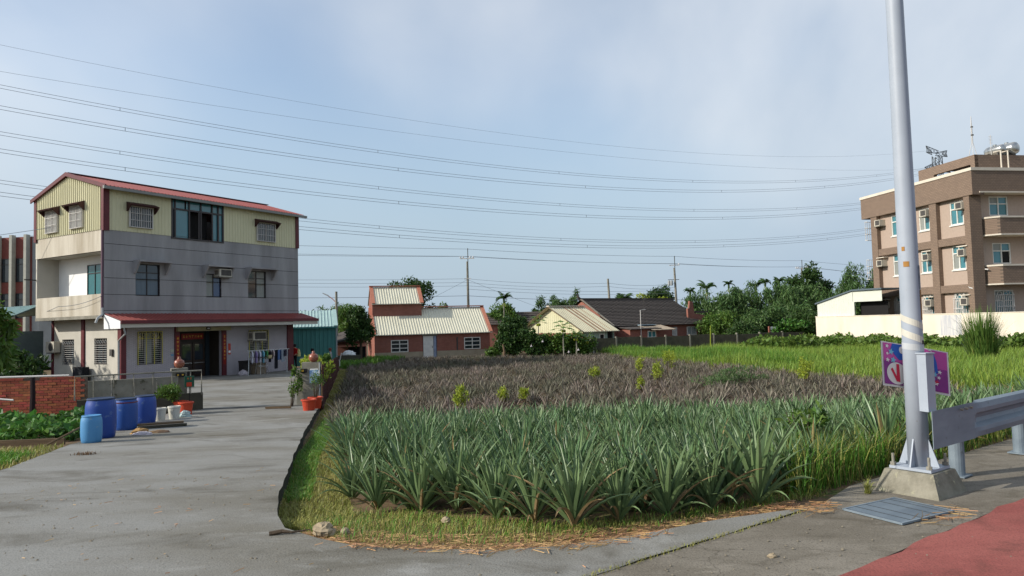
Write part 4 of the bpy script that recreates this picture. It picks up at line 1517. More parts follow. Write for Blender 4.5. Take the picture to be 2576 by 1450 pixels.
def right_x(y):
    return 2.02 + ((y - 4.55) * .8131 - np.interp(y, [6.6, 8.5], [1.5, 1.65])) / .5822


cand = []
y = 6.65
row = 0
while y < 15.6:
    lx = np.interp(y, [6.6, 7.0, 7.6, 8.2, 15.7], [.1, -.5, -1.25, -1.8, -3.75])
    rx = min(right_x(y), 13.2)
    x = lx + random.uniform(0, .25)
    while x < rx:
        cand.append((x + random.uniform(-.13, .13), y + random.uniform(-.12, .12)))
        x += .38
    y += .43
    row += 1
green = [c for c in cand if all((c[0] - f[0]) ** 2 + (c[1] - f[1]) ** 2 > .07 for f in front)]
random.shuffle(green)
green = sorted(green, key=lambda c: c[1])
rest = green[286:]
green = green[:286]
for (x, y) in green:
    o = bpy.data.objects.new('pineapple_plant', random.choice(pvar))
    link(o)
    o.location = (x, y, float(zgr(x, y)) - .02)
    o.rotation_euler = (random.uniform(-.08, .08), random.uniform(-.08, .08), random.uniform(0, 6.28))
    s_ = random.uniform(.78, 1.14)
    o.scale = (s_, s_, s_ * random.uniform(.95, 1.1))
    tag(o, 'grey green pineapple plant amid the dense green block, behind its front rows', 'pineapple plant', 'pineapple plants of the green block')


def merged(name, meshes, places, m):
    """many plants gathered in one mesh: places = (x, y, z, rot, scale, variant)"""
    Vs, Fs = [], []
    base = 0
    data = []
    for me in meshes:
        v = np.empty(len(me.vertices) * 3, np.float32); me.vertices.foreach_get('co', v)
        v = v.reshape(-1, 3)
        me.calc_loop_triangles()
        f = np.empty(len(me.loop_triangles) * 3, np.int32); me.loop_triangles.foreach_get('vertices', f)
        data.append((v, f.reshape(-1, 3)))
    for (x, y, z, a, s_, q) in places:
        v, f = data[q]
        c_, n_ = math.cos(a), math.sin(a)
        w = np.empty_like(v)
        w[:, 0] = x + s_ * (v[:, 0] * c_ - v[:, 1] * n_)
        w[:, 1] = y + s_ * (v[:, 0] * n_ + v[:, 1] * c_)
        w[:, 2] = z + s_ * v[:, 2]
        Vs.append(w); Fs.append(f + base)
        base += len(v)
    return link(bpy.data.objects.new(name, tri_mesh(name, np.concatenate(Vs), np.concatenate(Fs), m)))


ro = merged('rear_pineapple_plants', pvar, [(x, y, float(zgr(x, y)) - .02, random.uniform(0, 6.28), random.uniform(.8, 1.12), random.randrange(8)) for x, y in rest], M_pine)
tag(ro, 'rear rows of the green pineapple block', kind='stuff')
bvar = [pine_mesh('old_pineapple', 18, 70 + q, .46, 3, M_pineb, 1.45) for q in range(7)]
bpoly = [(-3.9, 15.9), (13.2, 15.9), (13.9, 24), (12.4, 30), (7.2, 64), (-14.2, 64.5), (-5.2, 22)]
pl_ = []
y = 15.95
while y < 64:
    d = .48 + (y - 16) * .004
    x0, x1 = np.interp(y, [15.9, 22, 64.5], [-4.0, -5.3, -14.3]), np.interp(y, [15.9, 24, 30, 64], [13.2, 13.9, 12.4, 7.2])
    x = x0
    while x < x1:
        px_, py_ = x + random.uniform(-.2, .2), y + random.uniform(-.2, .2)
        if random.random() > .06 and math.sin(px_ * .7 + 2 * math.sin(py_ * .23)) * math.sin(py_ * .55 + px_ * .2) < .86:
            pl_.append((px_, py_, float(zgr(px_, py_)) - .02, random.uniform(0, 6.28), random.uniform(.75, 1.2), random.randrange(7)))
        x += d
    y += d * 1.05
old = merged('old_pineapple_plants', bvar, pl_, M_pineb)
tag(old, 'mass of dry brown harvested pineapple plants behind the green block', kind='stuff')
print('green', len(green) + len(front), 'old', len(pl_))
for me in bvar:
    bpy.data.meshes.remove(me)

# yellow green weeds standing in the old plants
weeds = [(-1.4, 18.3, .75, 'narrow upright yellow green weed at the edge of the green block'), (-.3, 20.6, .6, 'round yellow green weed bush among the brown plants, nearest the green block'), (.3, 21.2, .5, 'ragged yellow green weed just beside the round weed bush'),
         (3.3, 28.8, .72, 'compact green weed bush in the middle of the brown plants'), (5.9, 32.9, .85, 'slim yellow green weed standing near the meadow among brown plants'), (5.5, 27.0, .9, 'largest yellow green weed among the brown plants'),
         (7.1, 32.4, 1.15, 'tallest slim yellow green weed towards the meadow'), (4.4, 24.6, .5, 'low yellow weed in the brown plants beyond the green block'), (10.1, 24.5, .95, 'leafy yellow green weed at the meadow corner of the field')]
for (x, y, h, lb) in weeds:
    shrub('weed', lb, (x, y, float(zgr(x, y))), (0, 0, h * .75), (h * .3, h * .3, h * .5), int(700 * h), (.09, .03), M_leafy, 'weed', k=14, stems=6, bias=(0, 0, 1.0))
shrub('weed', 'broad low dull green weed patch in the brown plants', (7.6, 24.8, float(zgr(7.6, 24.8))), (0, 0, .5), (1.3, .9, .4), 1500, (.13, .03), leafmat('dull weed leaf', (92, 118, 70), (74, 100, 58)), 'weed', k=20, bias=(0, 0, 1.2))
shrub('weed', 'broad leaved green weed growing out of the pineapples near the lamp post', (3.35, 8.35, float(zgr(3.35, 8.35))), (0, 0, .62), (.26, .26, .3), 200, (.12, .045), M_leafm, 'weed', k=10, bias=(0, 0, .4))

# ------------------------------------------------------------------ grasses
meadow = [(13.9, 15.6), (14.1, 24), (12.7, 30), (7.4, 63.5), (7.2, 61.8), (26.2, 66), (26.4, 61.6), (31.6, 48.8), (35, 40.5), (36, 33), (30, 18)]
mpts = scatter(150000, meadow, .4)
blades(0, mpts, .62, .034, M_grassm, 'meadow_grass', .45, 'tall yellow green grass of the meadow behind the field', hv=.45, patch=.3)
lush = [(7.5, 63), (9, 54), (13.5, 34), (18, 40), (16, 55), (12, 62)]
blades(0, scatter(26000, lush), .62, .036, M_grassg, 'lush_meadow_grass', .5, 'lush darker green grass at the near edge of the meadow', hv=.45, patch=.4)
lush2 = [(18, 19), (30, 21), (35.5, 35), (33, 43), (24, 30)]
blades(0, scatter(24000, lush2), .5, .03, M_grassg, 'lush_grass_patch', .6, 'lush green grass patch behind the guardrail', hv=.45, patch=.4)
blades(0, scatter(2200, [(14.0, 22), (14.5, 24.2), (12.9, 30.2), (7.6, 63.6), (7.0, 63.4), (12.2, 30)]), .35, .03, M_grassd, 'field_margin_grass', .8, 'pale dry grass along the edge of the meadow')
strip = [(-2.15, 6.5), (-2.5, 7.5), (-3.65, 11.9), (-5.5, 20), (-5.9, 21.9), (-12.2, 50), (-11.5, 50), (-5.0, 21.9), (-4.4, 18), (-2.9, 11.9), (-1.7, 7.4), (-1.5, 6.3)]
blades(0, scatter(34000, strip, .6), .06, .008, M_grassd, 'strip_grass', .8, 'short worn grass strip between driveway and pineapples', hv=.5)
blades(0, scatter(9000, [(-2.6, 8.0), (-3.6, 11.6), (-5.2, 19.5), (-4.9, 19.5), (-3.2, 11.6), (-2.3, 8.0)]), .08, .009, M_grassg, 'strip_lush_grass', .8, 'greener grass tufts in the strip along the driveway edge', hv=.5)
fe = [(-1.9, 6.15), (-1.2, 5.6), (-.2, 5.42), (.4, 5.5), (1.2, 5.85), (2.2, 6.35), (3.0, 6.8), (2.9, 7.2), (1.6, 6.5), (.4, 6.1), (-.4, 6.6), (-1.2, 7.3), (-1.7, 7.3)]
blades(0, scatter(6500, fe), .06, .006, M_grassd, 'edge_grass', .9, 'sparse dry grass in front of the first pineapple row', hv=.6)
blades(0, scatter(1100, fe), .09, .008, M_grassg, 'edge_weeds', .9, 'green weeds along the foot of the pineapples', hv=.6)
tg = [(2.7, 6.75), (3.35, 7.2), (4.3, 8.0), (5.5, 9.3), (5.0, 9.6), (3.3, 8.3), (2.6, 7.4)]
blades(0, scatter(1900, tg), .40, .011, M_grassg, 'roadside_grass', .45, 'tall green grass beside the lamp post footing', hv=.5)
blades(0, scatter(1500, tg), .40, .009, M_grassd, 'roadside_dry_grass', .6, 'dry yellow stalks among the grass beside the lamp post', hv=.6)
blades(0, scatter(3200, [st(1.3, 4.2), st(1.3, 14), st(3.0, 14), st(2.6, 4.2)]), .24, .012, M_grassg, 'grass_behind_guardrail', .6, 'green grass growing behind the guardrail', hv=.6)
blades(0, scatter(2600, [st(1.25, 4.2), st(1.25, 14), st(2.6, 14), st(2.3, 4.2)]), .3, .01, M_grassd, 'dry_grass_behind_guardrail', .8, 'dry grass mixed in behind the guardrail', hv=.6)


def straws(n, poly, name, label, zf, l=.16, w=.006, dz=.012):
    p = scatter(n, poly)
    a = RNG.normal(.55, .9, n)
    L_ = l * RNG.uniform(.3, 1.3, n)
    z = zf(p[:, 0], p[:, 1]) + RNG.uniform(.003, dz, n)
    dx, dy = np.cos(a) * L_ / 2, np.sin(a) * L_ / 2
    sx, sy = -np.sin(a) * w / 2, np.cos(a) * w / 2
    t = RNG.uniform(-.008, .012, n)
    x, y = p[:, 0], p[:, 1]
    V = np.stack([np.stack([x - dx - sx, y - dy - sy, z], -1), np.stack([x + dx - sx, y + dy - sy, z + t + .004], -1), np.stack([x + dx + sx, y + dy + sy, z + t + .008], -1), np.stack([x - dx + sx, y - dy + sy, z + .004], -1)], 1)
    o = np_obj(name, V, 4, M_straw)
    tag(o, label, kind='stuff')


zc_ = lambda x, y: zfun(x, y)
zmix = lambda x, y: np.maximum(zgr(x, y), zgr(x, y))
straws(4200, [(-1.9, 6.1), (-1.2, 5.5), (-.2, 5.3), (.5, 5.36), (1.4, 5.8), (2.5, 6.25), (2.5, 6.55), (1.2, 6.05), (.3, 5.75), (-.9, 5.85), (-1.7, 6.4)], 'straw_litter', 'band of reddish brown dry straw along the field edge', zgr, .11, .004, .03)
straws(260, [(-1.3, 5.36), (-.2, 5.12), (.55, 5.2), (1.2, 5.5), (1.2, 5.62), (.4, 5.34), (-.6, 5.33), (-1.25, 5.5)], 'straw_on_driveway', 'loose straw spilled over the driveway edge', zc_, .1, .004, .015)
straws(80, [(-5, 4.2), (1.2, 4.4), (.6, 5.2), (-1.5, 5.5), (-2.6, 7.5), (-3.2, 10), (-6, 9)], 'scattered_straw', 'single straws scattered on the driveway', zc_, .065, .004, .004)
straws(60, [st(.85, 1.05), st(.78, 1.4), st(1.02, 1.55), st(1.08, 1.1)], 'straw_tuft_on_pavement', 'small heap of straw on the pavement joint', lambda x, y: x * 0, .18, .004, .03)
straws(36, [st(.1, 1.55), st(.02, 2.1), st(.25, 2.3), st(.3, 1.6)], 'straw_by_grate', 'dry grass lying between grate and red path', lambda x, y: x * 0, .2, .004, .015)
blades(0, scatter(60, [st(.93, 2.15), st(.93, 2.2), st(.98, 2.2), st(.98, 2.15)]), .13, .006, M_grassd, 'pavement_weed', .9, 'small dry weed tuft growing from the pavement', zf=lambda x, y: x * 0)
joint = [st(1.03, t) for t in np.linspace(-3, 1.3, 9)] + [st(.97, t) for t in np.linspace(1.3, -3, 9)]
blades(0, scatter(700, joint), .025, .005, M_grassd, 'joint_moss', 1.2, 'dry moss and grass in the joint between driveway and pavement', zf=lambda x, y: x * 0 - .005)
# grit
g = scatter(420, [(-6, 4.0), (3.3, 4.4), (3.6, 6.0), (1.0, 5.2), (-1.8, 5.6), (-3, 9), (-6.5, 9)])
gs = RNG.uniform(.003, .011, len(g))
gz_ = zfun(g[:, 0], g[:, 1])
base_ = np.array([(-1, -1, 0), (1, -1, 0), (1, 1, 0), (-1, 1, 0), (0, 0, 1.2)])
GV = np.stack([g[:, 0], g[:, 1], gz_ + .001], -1)[:, None, :] + base_[None] * gs[:, None, None] * RNG.uniform(.6, 1.3, (len(g), 5, 1))
gf_ = (np.arange(len(g)) * 5)[:, None, None] + np.array([(0, 1, 4), (1, 2, 4), (2, 3, 4), (3, 0, 4)])[None]
o = link(bpy.data.objects.new('grit', tri_mesh('grit', GV.reshape(-1, 3), gf_.reshape(-1, 3), mat('grit', (150, 140, 120), (90, 84, 74), scale=30, rough=.95))))
tag(o, 'small stones and grit lying on the concrete', kind='stuff')
M_stone = mat('field stone', (168, 152, 126), (128, 114, 92), scale=9, rough=.95, bump=.6, bscale=20)
for (x, y, s_, lb) in ((-1.62, 6.0, .1, 'large pale rough stone at the driveway corner'), (-1.44, 5.99, .045, 'smaller grey stone against the large pale one at the driveway corner'), (-.62, 6.25, .045, 'half buried grey stone in the dry grass before the pineapples'),
                       (2.76, 5.98, .028, 'small pale pebble on the pavement beside the grate'), (1.75, 4.95, .03, 'small dark stone on the pavement before the red path')):
    o = empty('stone', (x, y, float(max(zgr(x, y), -.055 if y > 5.9 else 0)) - .005), random.uniform(0, 6), lb, 'stone')
    lump(o, 'rock', s_ * 1.25, s_ * .9, s_ * .9, M_stone, int(x * 50) % 97, n=10)
o = empty('dead_branch', (-1.9, 5.86, zd(-1.9, 5.86) + .012), R(8), 'short dark dead branch lying on the driveway corner', 'branch')
MB().tube([(-.12, 0, 0), (-.02, .01, .012), (.06, -.01, .004), (.2, .02, .01)], [.02, .018, .01, .004], 6).build('stick', M_bark, o)
for (x, y, lb) in ((-7.15, 11.9, 'small heap of brown dry clippings on the far part of the driveway'), (-6.55, 8.35, 'small heap of brown dry clippings near the driveway verge')):
    pts_ = np.stack([RNG.normal(x, .1, 120), RNG.normal(y, .07, 120)], -1)
    ob = blades(0, pts_, .05, .008, mat('dry clippings', (120, 92, 64), (92, 70, 50), rough=.95), 'dry_clippings', 1.4, zf=lambda a_, b_: zfun(a_, b_))
    tag(ob, lb, kind='stuff')

# ------------------------------------------------------------------ lamp post
M_galv = mat('galvanised grey paint', (164, 172, 182), (146, 154, 164), scale=2, rough=.5, spec=.4, speck=((140, 140, 140), 18, .68))
M_foot = mat('footing concrete', (146, 141, 126), (108, 104, 90), scale=5, rough=.95, bump=.7, bscale=25, contrast=1.5, speck=((168, 164, 136), 8, .60))
PXY = (3.76, 6.66)
PA = math.atan2(RT[1], RT[0])
lp = empty('lamp_post', (PXY[0], PXY[1], 0), PA, 'tall grey tapered lamp post on a concrete footing by the guardrail', 'lamp post')
MB().hull8([(-.3, -.3, -.05), (.3, -.3, -.05), (.3, .3, -.05), (-.3, .3, -.05)], [(-.215, -.215, .2), (.215, -.215, .2), (.215, .215, .2), (-.215, .215, .2)]).build('footing', M_foot, lp)
MB().box(-.185, .185, -.185, .185, .205, .23).build('base_plate', M_galv, lp)
MB().lathe([(.093, .23), (.089, 1.5), (.078, 4.0), (.064, 8.0), (.054, 10.5)], 28).build('shaft', M_galv, lp, smooth=True)
for k in range(4):
    a = k * math.pi / 2
    Mk = Matrix.Rotation(a, 4, 'Z')
    MB(Mk).hull8([(.08, -.006, .231), (.18, -.006, .231), (.18, .006, .231), (.08, .006, .231)], [(.08, -.006, .48), (.094, -.006, .48), (.094, .006, .48), (.08, .006, .48)]).build('gusset', M_galv, lp)
    Mb = Matrix.Rotation(a + math.pi / 4, 4, 'Z')
    bl = MB(Mb).tube([(.225, 0, .225), (.225, 0, .34)], .013, 8).build('bolt', M_conc, lp)
    MB(Mb).tube([(.225, 0, .231), (.225, 0, .26)], .026, 6).build('nut', M_conc, bl)
arm = MB().tube([(0, 0, 10.4), (-.1, -.5, 10.9), (-.15, -1.6, 11.1)], .045, 10).build('lamp_arm', M_galv, lp)
MB().box(-.28, -.02, -2.2, -1.5, 11.0, 11.15).build('lamp_head', M_galv, arm)
# terminal box on the side away from the field, facing along the rail
Mbx = Matrix.Rotation(R(-105), 4, 'Z')
cb_ = MB(Mbx).box(.06, .168, -.05, .05, .74, 1.265).build('terminal_box', M_galv, lp)
MB(Mbx).box(.055, .178, -.06, .06, 1.266, 1.278).build('box_roof', M_galv, cb_)
# scraps of tape and paper left on the shaft


def wrap(z0, z1, a0, a1, rr, mtl, name, slope=0.0, n=14):
    b = MB()
    vs, fs = [], []
    for i in range(n + 1):
        a = a0 + (a1 - a0) * i / n
        dz = slope * i / n
        vs += [(rr * math.cos(a), rr * math.sin(a), z0 + dz), (rr * math.cos(a), rr * math.sin(a), z1 + dz)]
    for i in range(n):
        fs.append((2 * i, 2 * i + 2, 2 * i + 3, 2 * i + 1))
    b.add(vs, fs)
    return b.build(name, mtl, lp)


M_tape = mat('old white tape', (206, 204, 192), (184, 180, 166), scale=9, rough=.6)
M_tan = mat('tan tape', (168, 122, 56), (140, 98, 44), scale=9, rough=.6)
wrap(1.6, 1.66, R(108), R(302), .0912, M_tape, 'tape', -.13)
wrap(1.465, 1.53, R(104), R(302), .0915, M_tape, 'tape', -.13)
wrap(1.315, 1.375, R(118), R(290), .0920, mat('faded tape', (188, 192, 194), rough=.6), 'tape', -.03)
wrap(1.355, 1.39, R(262), R(285), .0926, M_black, 'tape')
wrap(1.58, 1.86, R(268), R(300), .0912, M_tan, 'paper_scrap')
wrap(1.87, 2.09, R(264), R(300), .0900, mat('dark paper', (52, 62, 78), (150, 160, 170), scale=12, rough=.7), 'paper_scrap')
wrap(2.08, 2.13, R(176), R(208), .0894, M_tan, 'paper_scrap')
wrap(2.23, 2.27, R(170), R(188), .0888, M_tan, 'paper_scrap')

# ------------------------------------------------------------------ purple banner behind the lamp post
bn = empty('campaign_board', (PXY[0] + .1, PXY[1] + .01, 1.12), R(6), 'curved purple printed board with white circle and stars strapped behind the lamp post', 'board')


def bcurve(u, v, w=0.0):
    """board surface: u from left to right, v up; bent around the post and sagging to the right"""
    y = .15 - .26 * abs(u) ** 1.5 * (.8 if u < 0 else .5)
    return (u * 1.05, y - w, v - .2 * u - (.06 * u * u))


M_purp = mat('purple print', (152, 64, 142), (110, 48, 118), scale=3.0, rough=.5)
M_mag = mat('magenta print', (200, 88, 160), (168, 72, 148), scale=4, rough=.5)
M_wpr = mat('white print', (228, 226, 224), rough=.5)
M_bpr = mat('blue print', (52, 104, 190), (40, 76, 160), scale=6, rough=.5)
M_cpr = mat('cyan print', (120, 190, 214), rough=.5)
M_rpr = mat('red print', (206, 48, 78), rough=.5)


def bsheet(u0, u1, v0, v1, m, w, name, parent=bn, n=16):
    b = MB()
    vs, fs = [], []
    for i in range(n + 1):
        u = u0 + (u1 - u0) * i / n
        vs += [bcurve(u, v0, w), bcurve(u, v1, w)]
    for i in range(n):
        fs.append((2 * i, 2 * i + 2, 2 * i + 3, 2 * i + 1))
    b.add(vs, fs)
    return b.build(name, m, parent)


def bpoly_(pts_, m, w, name, parent):
    b = MB()
    c_ = (sum(p[0] for p in pts_) / len(pts_), sum(p[1] for p in pts_) / len(pts_))
    vs = [bcurve(*c_, w)] + [bcurve(*p, w) for p in pts_]
    n = len(pts_)
    b.add(vs, [(0, i + 1, (i + 1) % n + 1) for i in range(n)])
    return b.build(name, m, parent)


def star(u, v, r_, m, w, parent):
    return bpoly_([(u + (r_ if i % 2 == 0 else r_ * .45) * math.sin(i * math.pi / 5 + .2), v + (r_ if i % 2 == 0 else r_ * .45) * math.cos(i * math.pi / 5 + .2)) for i in range(10)], m, w, 'printed_star', parent)


bd = bsheet(-.33, .33, -.21, .21, M_wpr, 0, 'board_sheet')
bsheet(-.33, .33, -.21, .21, mat('board back', (150, 140, 150), rough=.7), -.004, 'board_back')
bsheet(-.312, .312, -.19, .03, M_purp, .006, 'purple_field', bd)
bsheet(-.312, .312, .03, .2, M_mag, .0062, 'magenta_field', bd)
bpoly_([(-.18 + .105 * math.cos(a), -.08 + .105 * math.sin(a)) for a in np.linspace(0, 2 * math.pi, 28)[:-1]], M_wpr, .009, 'white_disc', bd)
bpoly_([(-.245, -.045), (-.225, -.03), (-.165, -.145), (-.185, -.16)], M_rpr, .012, 'red_stroke', bd)
bpoly_([(-.185, -.155), (-.15, -.16), (-.155, .01), (-.185, .01)], M_rpr, .0125, 'red_stroke', bd)
bpoly_([(-.215, .2), (-.1, .2), (-.1, .06), (-.15, .05), (-.2, .1), (-.235, .15)], M_bpr, .0085, 'blue_cloud', bd)
bpoly_([(-.12 + .028 * math.cos(a), .15 + .035 * math.sin(a)) for a in np.linspace(0, 2 * math.pi, 14)[:-1]], M_wpr, .0115, 'white_ring', bd)
bpoly_([(.13, .17), (.19, .17), (.215, .09), (.225, -.01), (.2, -.02), (.18, .05), (.15, .09), (.12, .11)], M_bpr, .0085, 'blue_swoosh', bd)
bpoly_([(.12, .205), (.16, .21), (.175, .185), (.14, .19)], M_wpr, .0115, 'white_ring', bd)
for (u, v, r_, m) in ((-.275, .17, .022, M_wpr), (-.235, .12, .034, M_cpr), (-.275, .1, .018, M_wpr), (-.275, .04, .024, M_wpr), (-.215, .045, .034, M_cpr), (.19, -.03, .028, M_cpr), (.235, .0, .022, M_wpr), (.225, -.055, .02, M_wpr),
                      (.165, -.075, .03, M_cpr), (.205, -.1, .026, M_rpr), (.2, -.115, .024, M_wpr), (.15, -.02, .02, M_wpr)):
    star(u, v, r_, m, .0135, bd)
bsheet(.33, .352, -.13, .2, mat('folded flap', (196, 188, 200), rough=.6), -.05, 'folded_edge', bd, 3)

# ------------------------------------------------------------------ guardrail
M_rail = mat('galvanised rail', (128, 140, 148), (104, 116, 126), scale=2.2, rough=.6, metal=.1, spec=.4, stretch=(.6, 2, 2), contrast=1.5, speck=((96, 104, 110), 14, .63))
gr = empty('guardrail', (PXY[0], PXY[1], 0), math.atan2(.60, .80), 'galvanised steel guardrail ending at the lamp post', 'guardrail')
prof = [(.405, -.02), (.42, .03), (.47, .045), (.505, .04), (.54, -.015), (.58, -.035), (.62, -.015), (.655, .04), (.69, .045), (.74, .03), (.755, -.02)]
b = MB()
xs_ = [-.12, .2, .5, .7, .8, .85, .9, .95] + [.95 + .5 * i for i in range(1, 26)]
vs, fs = [], []
for i, x in enumerate(xs_):
    f = sm(.78, .95, x)
    shr = .02 * (1 - sm(-.12, .7, x))
    for (z, w) in prof:
        zz_ = .58 + (z - .58) * (1 - shr)
        vs.append((x, -.16 - (w * f + .02 * (1 - f)), zz_))
m_ = len(prof)
for i in range(len(xs_) - 1):
    for j in range(m_ - 1):
        fs.append((i * m_ + j, i * m_ + j + 1, (i + 1) * m_ + j + 1, (i + 1) * m_ + j))
b.add(vs, fs)
beam = b.build('beam', M_rail, gr)
md = beam.modifiers.new('thickness', 'SOLIDIFY'); md.thickness = .006
for k in range(3):
    MB().tube([(.45 + k * .11, -.2, .72), (.45 + k * .11, -.225, .72)], .012, 8).build('bolt', M_conc, beam)
for i in range(7):
    x = .87 + i * 1.72
    ps2 = MB().tube([(x, .02, -.02), (x, .02, .66)], .07, 18).build('post', M_rail, gr)
    MB().box(x - .1, x + .1, -.08, .12, .001, .014).build('foot_plate', M_rail, ps2)
    MB().box(x - .05, x + .05, -.155, -.045, .46, .7).build('spacer', M_rail, ps2)

# ------------------------------------------------------------------ drain grate
gt = empty('drain_grate', (3.175, 5.975, .0), math.atan2(.29, .55), 'grey steel drain grate set into the pavement before the lamp post', 'grate')
MB().box(-.33, .33, -.25, .25, .001, .004).build('pit', M_dark, gt)
b = MB()
for i in range(34):
    y = -.245 + i * .0148
    b.box(-.325, .325, y, y + .0112, .0045, .013)
b.build('bearing_bars', M_rail, gt)
b = MB()
for x in (-.325, -.2, -.07, .12, .25, .318):
    b.box(x - .004, x + .004, -.25, .25, .0135, .0165)
b.build('cross_bars', mat('dark slots', (70, 78, 84), rough=.6), gt)
b = MB()
b.box(-.345, .345, -.265, -.25, .0015, .017); b.box(-.345, .345, .25, .265, .0015, .017); b.box(-.345, -.331, -.249, .249, .0015, .017); b.box(.331, .345, -.249, .249, .0015, .017)
b.build('rim', M_rail, gt)

# ------------------------------------------------------------------ brown tiled apartment building
M_btile = brickmat('brown facade tiles', (134, 114, 98), (122, 104, 90), (98, 86, 76), bw=.24, bh=.12, ms=.012, bump=.35, stain=(110, 94, 82))
M_bplas = mat('beige stone paint', (172, 154, 140), (160, 142, 128), scale=6, rough=.9, bump=.2)
M_cap = mat('pale coping', (214, 204, 188), (196, 186, 170), scale=2, rough=.8)
M_wfr = mat('white window frame', (226, 224, 216), rough=.5)
B = empty('brown_apartment_building', (32.7, 50.0, -1.0), R(9.2), 'three storey brown tiled building with white framed windows beyond the white wall', 'building')
bl = [(.86, 2.1), (4.15, 5.25), (7.25, 8.4)]
fv = [(2.2, 4.0), (5.7, 7.45), (9.0, 10.7)]
ML35 = TR(.35, 0) @ ML
wall('side_wall', B, ML35, .3, 10.9, 0, 10.9, [(a, c_, v0, v1) for a, c_ in bl for v0, v1 in fv], .18, M_bplas)
MF35 = TR(0, .35) @ MF
bf = [(2.05, 3.6, 2.1, 4.1), (2.1, 3.6, 6.0, 7.5), (2.03, 3.58, 9.48, 10.88)]
wall('front_wall', B, MF35, .36, 10, 0, 11.2, bf + [(6.0, 7.5, v0, v1) for _, _, v0, v1 in bf], .18, M_bplas)
MB().box(.6, 10, .6, 10.9, 0, 12.5).build('core', M_dark, B)
MB().quad((.36, 10.9, 0), (10, 10.9, 0), (10, 10.9, 12.5), (.36, 10.9, 12.5)).build('rear_wall', M_bplas, B)
MB().quad((10, .36, 0), (10, 10.9, 0), (10, 10.9, 12.5), (10, .36, 12.5)).build('end_wall', M_bplas, B)
for a, c_ in ((3.05, 3.75), (6.55, 7.0), (9.75, 10.5)):
    MB().box(0, .4, a, c_, 0, 10.86).build('pilaster', M_btile, B)
MB().box(0, .95, -.1, .42, 0, 10.86).build('corner_pilaster', M_btile, B)
for v0, v1 in ((4.02, 4.58), (7.5, 8.06)):
    for a, c_ in ((.425, 3.045), (3.755, 6.545), (7.005, 9.745)):
        MB().box(.04, .4, a, c_, v0, v1).build('spandrel_band', M_btile, B)
MB().box(-.06, .9, -.5, 11.6, 10.87, 12.58).build('parapet', M_btile, B)
MB().box(.905, 10, -.5, .9, 11.1, 12.58).build('parapet', M_btile, B)
MB().box(-.12, .95, -.56, 11.66, 12.585, 12.8).build('coping', M_cap, B)
MB().box(.955, 10, -.56, .95, 12.585, 12.8).build('coping', M_cap, B)
MB().box(.5, 10, -.56, .3, 11.0, 11.095).build('cornice', M_cap, B)
for v0, v1 in ((4.45, 5.88), (7.95, 9.3)):
    plan = [(1.1, .34), (1.25, -.2), (1.75, -.8), (10, -.8), (10, .34)]
    bal = MB().prism(plan, v0 + .1, v1 - .12).build('balcony', M_btile, B)
    MB().prism([(1.05, .335), (1.2, -.23), (1.72, -.86), (10, -.86), (10, .335)], v1 - .118, v1).build('coping', M_cap, bal)
    MB().prism([(1.05, .335), (1.2, -.23), (1.72, -.86), (10, -.86), (10, .335)], v0, v0 + .098).build('base_moulding', M_cap, bal)
for fi, (v0, v1) in enumerate(fv):
    for bi, (a, c_) in enumerate(bl):
        wnd = window(B, ML35, a, c_, v0, v1, (.5,), (.68,), M_wfr, M_teal, fw=.08, w0=-.12, d=.1, gl={(1, 0): M_curt} if (fi + bi) % 2 else {(0, 1): M_curt})
        MB(ML35).box(a - .06, c_ + .06, v0 - .09, v0 - .003, .0, .08).build('sill', M_wfr, wnd)
        if fi == 0:
            g_ = grille(wnd, ML35, a + .05, c_ - .05, v0 - .1, v1 - .4, 8, 2, M_bars, w=.12, r=.02)
            b = MB(ML35)
            for q in range(3):
                cc = a + .05 + (c_ - a - .1) * (q + .5) / 3
                b.tube([(cc + .16 * math.cos(t_), v1 - .4 + .3 * math.sin(t_), .14) for t_ in np.linspace(0, math.pi, 9)], .022, 4)
            b.build('arched_bars', M_bars, wnd)
for k, (u0, u1, v0, v1) in enumerate(bf):
    for du in (0, 3.95):
        wnd = window(B, MF35, u0 + du, u1 + du if du == 0 else 7.5, v0, v1, (.5,), (.62,), M_wfr, M_teal, fw=.07, w0=-.12, d=.1, gl={(1, 0): M_dark if k == 1 else M_tealr, (0, 1): M_curt})
        if k == 0:
            grille(wnd, MF35, u0 + du + .05, u1 + du - .1, v0, v1 - .35, 9, 2, M_bars, w=.1, r=.022)
            b = MB(MF35)
            for q in range(3):
                cc = u0 + du + .05 + (u1 - u0 - .1) * (q + .5) / 3
                b.tube([(cc + .2 * math.cos(t_), v1 - .38 + .28 * math.sin(t_), .12) for t_ in np.linspace(0, math.pi, 9)], .024, 4)
            b.build('arched_bars', M_bars, wnd)
for v0, v1 in ((5.6, 7.3), (9.0, 10.6)):
    b = MB()
    for q in range(6):
        b.box(.0 + q * .2, .03 + q * .2, 11.25, 11.28, v0, v1)
    for q in range(4):
        v = v0 + q * (v1 - v0) / 3
        b.box(-.02, 1.05, 11.285, 11.3, v - .02, v + .02)
        b.box(-.02, .0, 10.92, 11.28, v - .02, v + .02)
    b.build('window_cage', M_bars, B)
RB = B.matrix_basis.copy()


def bw(x, y, z=0.0):
    c_, s_ = math.cos(R(9.2)), math.sin(R(9.2))
    return Vector((32.7 + x * c_ - y * s_, 50 + x * s_ + y * c_, -1.0 + z))


